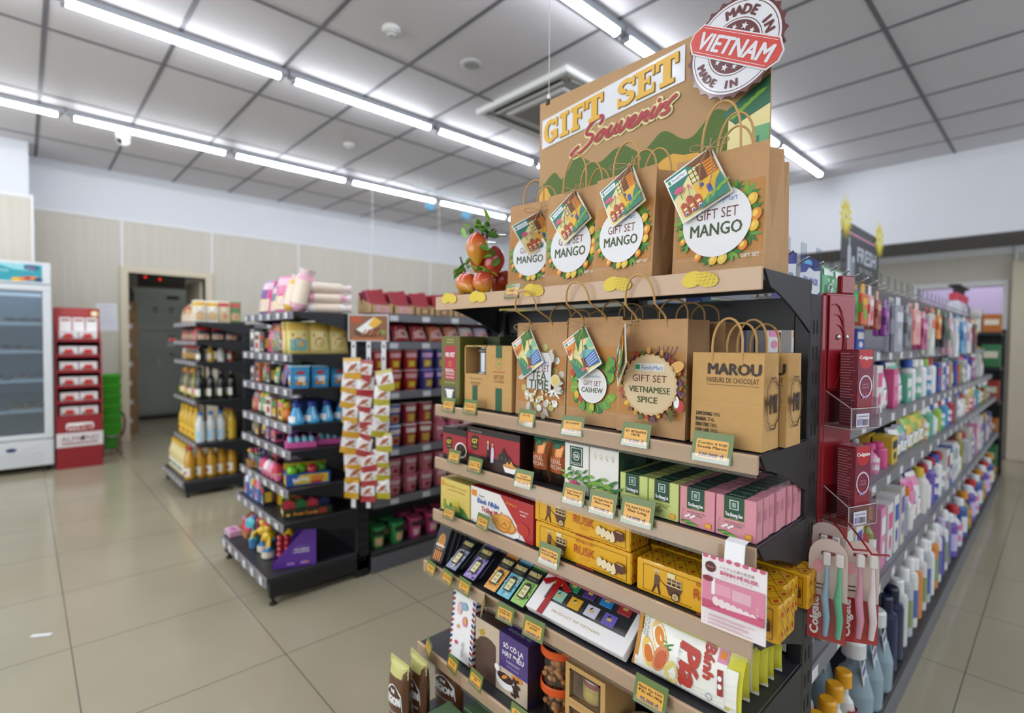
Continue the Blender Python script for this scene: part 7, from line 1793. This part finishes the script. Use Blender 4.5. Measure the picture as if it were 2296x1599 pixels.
# face mask packs and hooks on the shelf top, seen over the gift display
def gridrail(name, lab, y0, y1):
    r = root(name, lab, 'hook rail', (0, 0, 0))
    MB().box((-.79, y0, 1.36), (-.775, y1, 1.50), C('#8a8c90', .5)).build('rail', r)
    n = int((y1-y0)/.11)
    for i in range(n):
        y = y0+.05+.11*i
        h = MB().tube([(-.775, y, 1.44), (-.45, y, 1.405), (-.425, y, 1.42)], .003, STEEL, 6).build('hook', r)
        b = MB().box((-.44, y-.018, 1.415), (-.438, y+.018, 1.455), CLEAR('#e8eef2', .25)); b.build('ticket_holder', h)
gridrail('hook_rail', 'row of chrome hooks along the top of the toiletry shelf', 1.22, 5.2)
MSK = C('#dfe3ea', .35, coat=.4); MBL = C('#2f358a', .4)
def maskp(d, w, h):
    d.poly([(-w/2, 0), (w/2, 0), (w/2, h*.3), (0, h*.05), (-w/2, h*.25)], MBL).poly([(-w/2, h), (w/2, h), (w/2, h*.78), (-w/2, h*.62)], MBL).rect(-w*.45, h*.84, w*.5, h*.1, C('#5aa8d8'))
    d.poly([(-w*.46, h*.5), (-w*.1, h*.78), (w*.46, h*.66), (w*.46, h*.38), (0, h*.2), (-w*.46, h*.32)], MSK).text('3D MASK', 0, h*.49, h*.15, C('#3a3f9a'), w=w*.74, bold=.04)
for k, y in enumerate((1.25, 1.43)):
    for j in range(3):
        carton('mask_pack', f'white and blue face mask pack on its hook, {["first", "second"][k]} column, {ORD[j]} from the aisle', 'mask pack', (-.45-.018*j, y+.04, 1.315), .15, .01, .115, MSK, maskp if j == 0 else None, rz=rad(90), group='face mask packs')
for k, y in enumerate((1.6, 1.7)):
    plainp('green_pack', f'green and white hanging pack past the mask packs, {ORD[k]} one', 'hanging pack', (-.44, y, 1.33), .09, .02, .09, '#3a9a5a', ('#e0e8e0', '#1f6a3a', '#f0f0f0'), 'green hanging packs', rad(90))
# dark sign with yellow bursts
r = root('aisle_sign', 'dark grey upright aisle sign with white lettering and yellow starbursts', 'sign', (-.8, .7, .12))
b = MB().box((-.004, 2.37, 1.33), (0, 3.15, 1.74), C('#3c3f44', .4), .001); d = D(b, RI(0, 0, 0)); SWH = C('#c4c8d0', .5)
d.rect(2.37, 1.68, .78, .011, C('#d890a8')).rect(2.37, 1.35, .78, .011, C('#d890a8')).rrect(2.48, 1.39, .06, .23, .02, SWH).rect(2.5, 1.62, .02, .04, SWH).rrect(2.56, 1.39, .055, .18, .02, SWH)
d.text('FRESH', 2.87, 1.59, .085, SWH, w=.4, bold=.04).text('SMILE', 2.85, 1.51, .03, SWH, w=.28).text('every day', 2.87, 1.43, .026, C('#8a8e94'), w=.22)
b.build('board', r)
for y, z in ((2.42, 1.755), (3.13, 1.735)):
    b = MB(); dd = D(b, RI(.004, 0, 0)); dd.star(y, z, .13, C('#e6d23a', .4), 16, .5); dd.ell(y, z, .06, .04, C('#efe48a'), 12).text('-20%', y, z, .02, INK, w=.05)
    b.box((-.002, y-.05, z-.05), (.0035, y+.05, z+.05), C('#e0b81e', .4)); b.build('starburst', r)['label'] = 'yellow starburst'
MB().box((-.012, 2.5, 1.24), (-.004, 2.53, 1.4), STEEL).build('stand_post', r)
# hanging goods on the hooks
def hang(lab, y, z, w, h, hx, dec, x=-.43, t=.018, kind='hanging_pack'):
    b = MB().box((-w/2, 0, -h), (w/2, t, 0), C(hx, .35, coat=.3), .004)
    D(b, FR()).rect(-w*.42, -h*.35, w*.84, h*.2, C(dec[0])).ell(0, -h*.65, w*.32, h*.18, C(dec[1]), 12)
    b.box((-w*.3, t*.4, 0), (w*.3, t*.5, .03), C(dec[0], .4))
    D(b, LE(-w/2, 0, 0)).rect(-t, -h*.6, t, h*.3, C(dec[1]))
    return tag(b.build(kind, None, (x, y, z), rad(90)), lab, 'hanging pack', 'hanging packs on the hooks')
hi = 0
for y, z, w, h, hx, dec in ((1.8, 1.375, .07, .13, '#1f8a4a', ('#3ab86a', '#126a34')), (1.92, 1.37, .06, .15, '#d8683a', ('#e8b03a', '#7aa83a')), (2.0, 1.37, .05, .15, '#e0a8a8', ('#e8e0e0', '#d85a6a')), (2.1, 1.36, .05, .15, '#a8503e', ('#d8a890', '#8a3a30')),
        (2.22, 1.34, .05, .16, '#8a3a90', ('#b870c0', '#5a2a6a')), (2.42, 1.36, .12, .18, '#9a9ca8', ('#d0d2da', '#b8bac4')), (2.6, 1.34, .09, .14, '#7a7c84', ('#a8aab0', '#5a5c5a')), (2.78, 1.36, .12, .15, '#e8a8a0', ('#f0c8c4', '#e08a90')), (2.95, 1.33, .1, .14, '#b83a78', ('#e0a0c0', '#8a2a5a')),
        (3.15, 1.36, .1, .2, '#d0d0c8', ('#e06a5a', '#e8e4d8')), (3.35, 1.36, .08, .12, '#e08a3a', ('#f0d8a0', '#c85a2a')), (3.55, 1.36, .1, .16, '#33383a', ('#5a7a5a', '#2a2a2e')), (3.75, 1.36, .1, .2, '#d8a8b4', ('#e8e0e4', '#6a9a7a')), (4.0, 1.36, .1, .22, '#e0e2e6', ('#7fb0d8', '#f0f0f2')), (4.3, 1.36, .12, .2, '#7ab0d8', ('#e8e8ec', '#3a7ab8')), (4.6, 1.36, .12, .2, '#e4e4e8', ('#d85a6a', '#c8a8c0')), (4.9, 1.36, .12, .2, '#5a4a50', ('#c8a03a', '#8a3a50'))):
    if y < 2.35: h = min(h, .1)
    for j in range(2): hang(f'{["green", "orange", "pale pink", "rust", "purple", "grey", "dark grey", "salmon", "magenta", "off-white", "orange", "black", "rose", "white", "sky blue", "white", "brown"][hi]} hanging pack, {ORD[hi]} hook along the aisle' + (', behind' if j else ''), y, z, w, h, hx, dec, -.43-.021*j)
    hi += 1
# shelf stock seen along the aisle
def tall_bottle(lab, loc, h, r, hb, hc, band=None, shape=0, grp='aisle bottles', nm='toiletry_bottle'):
    B_ = C(hb, .25, coat=.4)
    prof = ([(r*.95, 0), (r, .006), (r, h*.72), (r*.9, h*.78), (r*.4, h*.82)], [(r*.9, 0), (r, .01), (r*1.05, h*.4), (r*.75, h*.62), (r*.4, h*.7), (r*.38, h*.82)])[shape]
    return bottle(nm, lab, 'bottle', loc, prof, B_, grp, 14, 1, .72, cap=([(r*.62, h*.81), (r*.62, h*.97), (r*.5, h)], C(hc, .35)), lbl=(r*1.02, h*.15, h*.55, C(band or '#e8e6e2', .4), -60, 60) if band else None)
# base: cleaner bottles, spray bottles, navy bottles, shampoo rows
for i, (x, y) in enumerate(((-.385, 1.38), (-.46, 1.36), (-.385, 1.46), (-.46, 1.45), (-.39, 1.54), (-.465, 1.54), (-.39, 1.62))):
    tall_bottle(f'white cleaner bottle with a yellow cap on the aisle base, {ORD[i]} from the gift display', (x, y, .111), .21, .034, '#d8d4cc', '#e0a01e', '#a82a2e', 1, 'yellow capped cleaner bottles')
for i, (x, y) in enumerate(((-.395, 1.74), (-.49, 1.73), (-.395, 1.86), (-.395, 1.985))):
    o = tall_bottle(f'clear blue grey refill bottle with a tag on the aisle base, {ORD[i]} one', (x, y, .111), .25, .05, '#8fa4ae', '#d8d8d6', None, 1, 'blue grey refill bottles')
    b = MB(Matrix.Translation((.03, -.02, .17)) @ Matrix.Rotation(rad(25), 4, 'X')).box((0, -.02, -.09), (.002, .02, .03), C('#dcd8d8', .4)); D(b, RI(.002, 0, 0)).rect(-.016, -.0, .032, .022, C('#6a5aa0')).rect(-.02, -.05, .04, .008, C('#3a9a5a'))
    b.build('hang_tag', o)
for i, (x, y) in enumerate(((-.395, 2.12), (-.395, 2.215), (-.48, 2.15))):
    tall_bottle(f'navy blue shampoo bottle on the aisle base, {ORD[i]} one', (x, y, .111), .25, .038, '#16244a', '#141c38', None, 0, 'navy shampoo bottles')
k = 0
for j in range(2):
    for i in range(12):
        k += 1
        hx, hc = (('#d4d4d0', '#e8e8e6'), ('#b8bcc0', '#e8e8e6'), ('#e0e0dc', '#e8e8e6'), ('#d8863a', '#e8e8e6'))[(i+j) % 4]
        if i > 8: hx, hc = (('#5a4a9a', '#d8d8e0'), ('#e0e0dc', '#c8b8d0'), ('#8a7a9a', '#e8e8e8'))[i % 3]
        tall_bottle(f'{["white", "silver", "cream", "orange"][(i+j) % 4] if i < 9 else ["purple", "white", "mauve"][i % 3]} pale capped bottle on the aisle base, {ORD[i]} past the navy ones' + (', rear line' if j else ''), (-.4-.085*j, 2.33+.095*i, .111), .24+.015*((i*7) % 3), .036, hx, hc, (None, '#8a9a6a', '#5a6aa8')[i % 3], 0, 'pale capped bottles on the aisle base')
for j in range(2):
    for i in range(12):
        tall_bottle(f'{["purple", "white", "blue", "olive"][i % 4]} bottle on the far part of the aisle base, {ORD[i]} along' + (', rear line' if j else ''), (-.4-.1*j, 3.52+.2*i, .111), .22, .045, ('#6a52a8', '#dcdce0', '#3a5aa0', '#8a8a3a')[i % 4], ('#e8e8ea', '#c83a3a', '#e8e8ea', '#d8902a')[i % 4], ('#c8b8e0', '#d87a9a', '#e0e0e8', '#d8902a')[i % 4], i % 2, 'far bottles on the aisle base')
def aisle(zn, z, x, hm, y0, specs, dy, grp='x'):
    if zn != 'upper shelf': specs = specs + [specs[(7*q+3) % len(specs)] for q in range(int((5.95-y0)/dy)-len(specs))]
    for i, (kind, hx, dec, h, w) in enumerate(specs):
        h = min(h, hm)
        y = y0+dy*i
        cn = {'#d8d4cc': 'cream', '#e4e2de': 'white', '#c8a878': 'tan', '#d8508a': 'pink', '#a82a34': 'red', '#2f50a8': 'blue', '#8a8a3a': 'olive', '#2a2c30': 'black', '#d8b83a': 'yellow', '#6a52a8': 'violet', '#5aa88a': 'mint', '#e08ab0': 'rose', '#8fb03a': 'lime', '#d8742a': 'orange', '#9a9ca4': 'grey', '#3a8ab8': 'azure'}[hx]
        lab = f'{cn} {kind} on the {zn}, {ORD[i]} along the aisle'
        if kind == 'bottle': tall_bottle(lab, (x-w/2, y, z+.001), h, w/2, hx, dec, '#e4e0dc' if i % 2 else None, i % 2, grp)
        elif kind == 'pouch': plainp('refill_pouch', lab, 'pouch', (x, y, z+.001), w, .05, h*.97, hx, (dec, '#efece4', '#6a6aa0'), grp, rad(82), rad(-8))
        else: carton('toiletry_box', lab, 'box', (x, y, z+.001), w, .06, h, C(hx, .4, coat=.25), (lambda dc: lambda d, w, h: d.rect(-w*.4, h*.55, w*.8, h*.3, C(dc)).ell(0, h*.3, w*.25, h*.14, C(dc), 10))(dec), None, None, rad(90), grp)
        # a second one behind in the same facing
        if i > 28: continue
        if kind == 'bottle': tall_bottle(lab.replace(', ', ', rear, ', 1), (x-.13, y, z+.001), h, w/2, hx, dec, None, i % 2, grp)
        elif kind == 'box': carton('toiletry_box', lab.replace(', ', ', rear, ', 1), 'box', (x-.07, y, z+.001), w, .06, h, C(hx, .4, coat=.25), None, lambda d, w, h: d.rect(0, h*.2, w, h*.3, PAPW), None, rad(90), grp)
W_, CR, TN, PK, RE, BL, OL, BK, YE, VI, MI, RO, LI, OR, GY, AZ = '#e4e2de', '#d8d4cc', '#c8a878', '#d8508a', '#a82a34', '#2f50a8', '#8a8a3a', '#2a2c30', '#d8b83a', '#6a52a8', '#5aa88a', '#e08ab0', '#8fb03a', '#d8742a', '#9a9ca4', '#3a8ab8'
aisle('low shelf', .47, -.395, .25, 1.27, [('bottle', CR, W_, .16, .05), ('bottle', GY, W_, .15, .05), ('box', TN, BK, .2, .06), ('box', W_, LI, .21, .06), ('box', CR, LI, .22, .065), ('box', W_, BL, .23, .07), ('bottle', RE, TN, .2, .06), ('bottle', OL, TN, .22, .06), ('box', RO, W_, .2, .07), ('box', W_, PK, .19, .07), ('box', W_, BL, .2, .07), ('box', CR, VI, .21, .06), ('bottle', GY, W_, .18, .06), ('bottle', W_, OR, .17, .06), ('pouch', RO, PK, .19, .1), ('pouch', W_, RO, .2, .1), ('bottle', CR, YE, .2, .07), ('bottle', W_, RE, .2, .07), ('bottle', VI, W_, .2, .07), ('bottle', BL, RE, .2, .07), ('bottle', W_, BL, .2, .07), ('bottle', GY, RE, .2, .07), ('box', W_, RE, .2, .1), ('box', BL, W_, .2, .1)], .1, grp='goods on the low aisle shelf')
aisle('second shelf', .775, -.415, .146, 1.28, [('bottle', RE, W_, .17, .075), ('bottle', CR, RE, .13, .07), ('box', RE, W_, .11, .06), ('box', GY, W_, .16, .06), ('bottle', OL, BK, .15, .04), ('bottle', BK, GY, .15, .04), ('bottle', PK, RO, .1, .06), ('bottle', RO, PK, .1, .06), ('bottle', PK, PK, .09, .06), ('box', YE, BK, .1, .09), ('pouch', GY, W_, .12, .1), ('pouch', GY, MI, .12, .1), ('pouch', YE, LI, .19, .13), ('pouch', LI, YE, .2, .13), ('pouch', YE, LI, .2, .13), ('bottle', TN, W_, .2, .07), ('bottle', MI, W_, .22, .08), ('bottle', W_, BL, .22, .08), ('bottle', LI, W_, .2, .08), ('bottle', MI, RE, .2, .08), ('bottle', AZ, W_, .2, .08), ('bottle', VI, BL, .2, .08), ('bottle', RE, W_, .2, .08)], .115, grp='goods on the second aisle shelf')
aisle('third shelf', .965, -.445, .178, 1.3, [('pouch', RO, W_, .16, .09), ('pouch', W_, MI, .19, .1), ('pouch', MI, W_, .19, .1), ('box', TN, OR, .15, .07), ('box', OR, TN, .13, .07), ('pouch', RO, PK, .18, .1), ('box', PK, W_, .16, .08), ('box', W_, PK, .17, .08), ('pouch', W_, PK, .17, .1), ('box', PK, RO, .15, .08), ('pouch', W_, MI, .18, .1), ('box', MI, W_, .12, .1), ('bottle', W_, BL, .18, .07), ('bottle', MI, W_, .18, .07), ('bottle', W_, W_, .18, .07), ('bottle', AZ, LI, .18, .07), ('bottle', W_, RE, .18, .07), ('box', BL, RE, .15, .1), ('box', W_, BL, .15, .1), ('box', VI, W_, .15, .1)], .13, grp='goods on the third aisle shelf')
aisle('upper shelf', 1.185, -.495, .08, 1.36, [('box', W_, RO, .075, .09), ('box', CR, OR, .075, .08), ('box', W_, AZ, .075, .08), ('box', RE, W_, .08, .08), ('box', W_, BL, .09, .12), ('box', BL, W_, .09, .1)], .16, grp='goods on the upper aisle shelf')
# goods glimpsed through the wire grid behind the gift bags
for zi, z in enumerate((.47, .775, .965, 1.185)):
    for i in range(5):
        hx = ('#2f50a8', '#3a5aa8', '#e4e2de', '#23305f', '#3a8ab8', '#5aa88a', '#d8a8c0')[(i*2+zi) % 7]
        carton('blue_pack', f'{["blue", "azure", "white", "navy", "teal", "mint", "pale pink"][(i*2+zi) % 7]} pack behind the wire grid on {["low", "second", "third", "upper"][zi]} shelf, {ORD[i]} from the post', 'pack', (-.55-.0*i-.045*i, 1.225, z+.001), .043, .05, .1+.03*((i+zi) % 3), C(hx, .35, coat=.3), lambda d, w, h: d.rect(-w*.4, h*.55, w*.8, h*.25, C('#cfe0ee')).rect(-w*.3, h*.2, w*.6, h*.1, C('#8fb0d0')), group='packs behind the wire grid')
# black snack shelf at the far end, pump bottles on top
r = root('far_shelf', 'black shelf of snacks standing before the framed opening', 'shelf', (-.62, 6.45, 0))
MB().box((-.3, .1, 0), (.24, .14, 1.36), SHB).build('back_panel', r)
for sx in (-.3, .22): MB().box((sx, .06, 0), (sx+.03, .14, 1.36), SHB).build('upright', r)
for z in (.12, .42, .72, 1.02, 1.33): MB().box((-.3, -.25, z-.03), (.24, .1, z), SHB, .002).build('shelf', r)
for zi, z in enumerate((.121, .421, .721, 1.021, 1.331)):
    for i in range(4):
        hx = ('#5a4a80', '#a83a2a', '#c8a03a', '#3a7a4a', '#d8d4cc', '#b86a2a')[(i+zi*2) % 6]
        carton('far_carton', f'{["purple", "red", "amber", "green", "cream", "brown"][(i+zi*2) % 6]} carton on the {ORD[zi]} level of the far black shelf, {ORD[i]} across', 'carton', (-.84+.13*i, 6.25, z), .12, .15, (.18, .2, .16, .2, .14)[(i+zi) % 5], C(hx, .45), lambda d, w, h: d.rect(-w*.4, h*.4, w*.8, h*.3, C('#e0d8c0')), group='cartons on the far black shelf')
for i in range(4):
    bottle('pump_bottle', f'{["white", "pink", "white", "dark"][i]} pump bottle with a red and black head atop the aisle, {ORD[i]} along', 'pump bottle', (-.6, 5.3+.16*i, 1.365), [(.05, 0), (.055, .02), (.05, .15), (.03, .19), (.02, .2)], C(('#dcdce4', '#e0b8c8', '#dcdce4', '#3a2a34')[i], .3, coat=.3), 'pump bottles atop the aisle', cap=([(.035, .2), (.035, .25), (.012, .26), (.012, .3), (.04, .305), (.04, .32)], [C('#c8304a', .4), C('#c8304a', .4), INK, INK, INK]))
MB2 = MB().box((-.3, 0, 0), (.3, .02, .02), STEEL)
# unseen fill lamps added to brighten the rooms beyond
def fill_lamp(name, loc, e, size, col=(1, 1, 1)):
    l = bpy.data.lights.new(name, 'AREA'); l.energy = e; l.size = size; l.color = col
    o = bpy.data.objects.new(name, l); COL.objects.link(o); o.location = loc
    return o
fill_lamp('passage_fill', (-.8, 8.5, 3.05), 34, .8, (.92, .9, 1)); fill_lamp('store_room_fill', (-8.6, 2.2, 3.0), 9, .4)
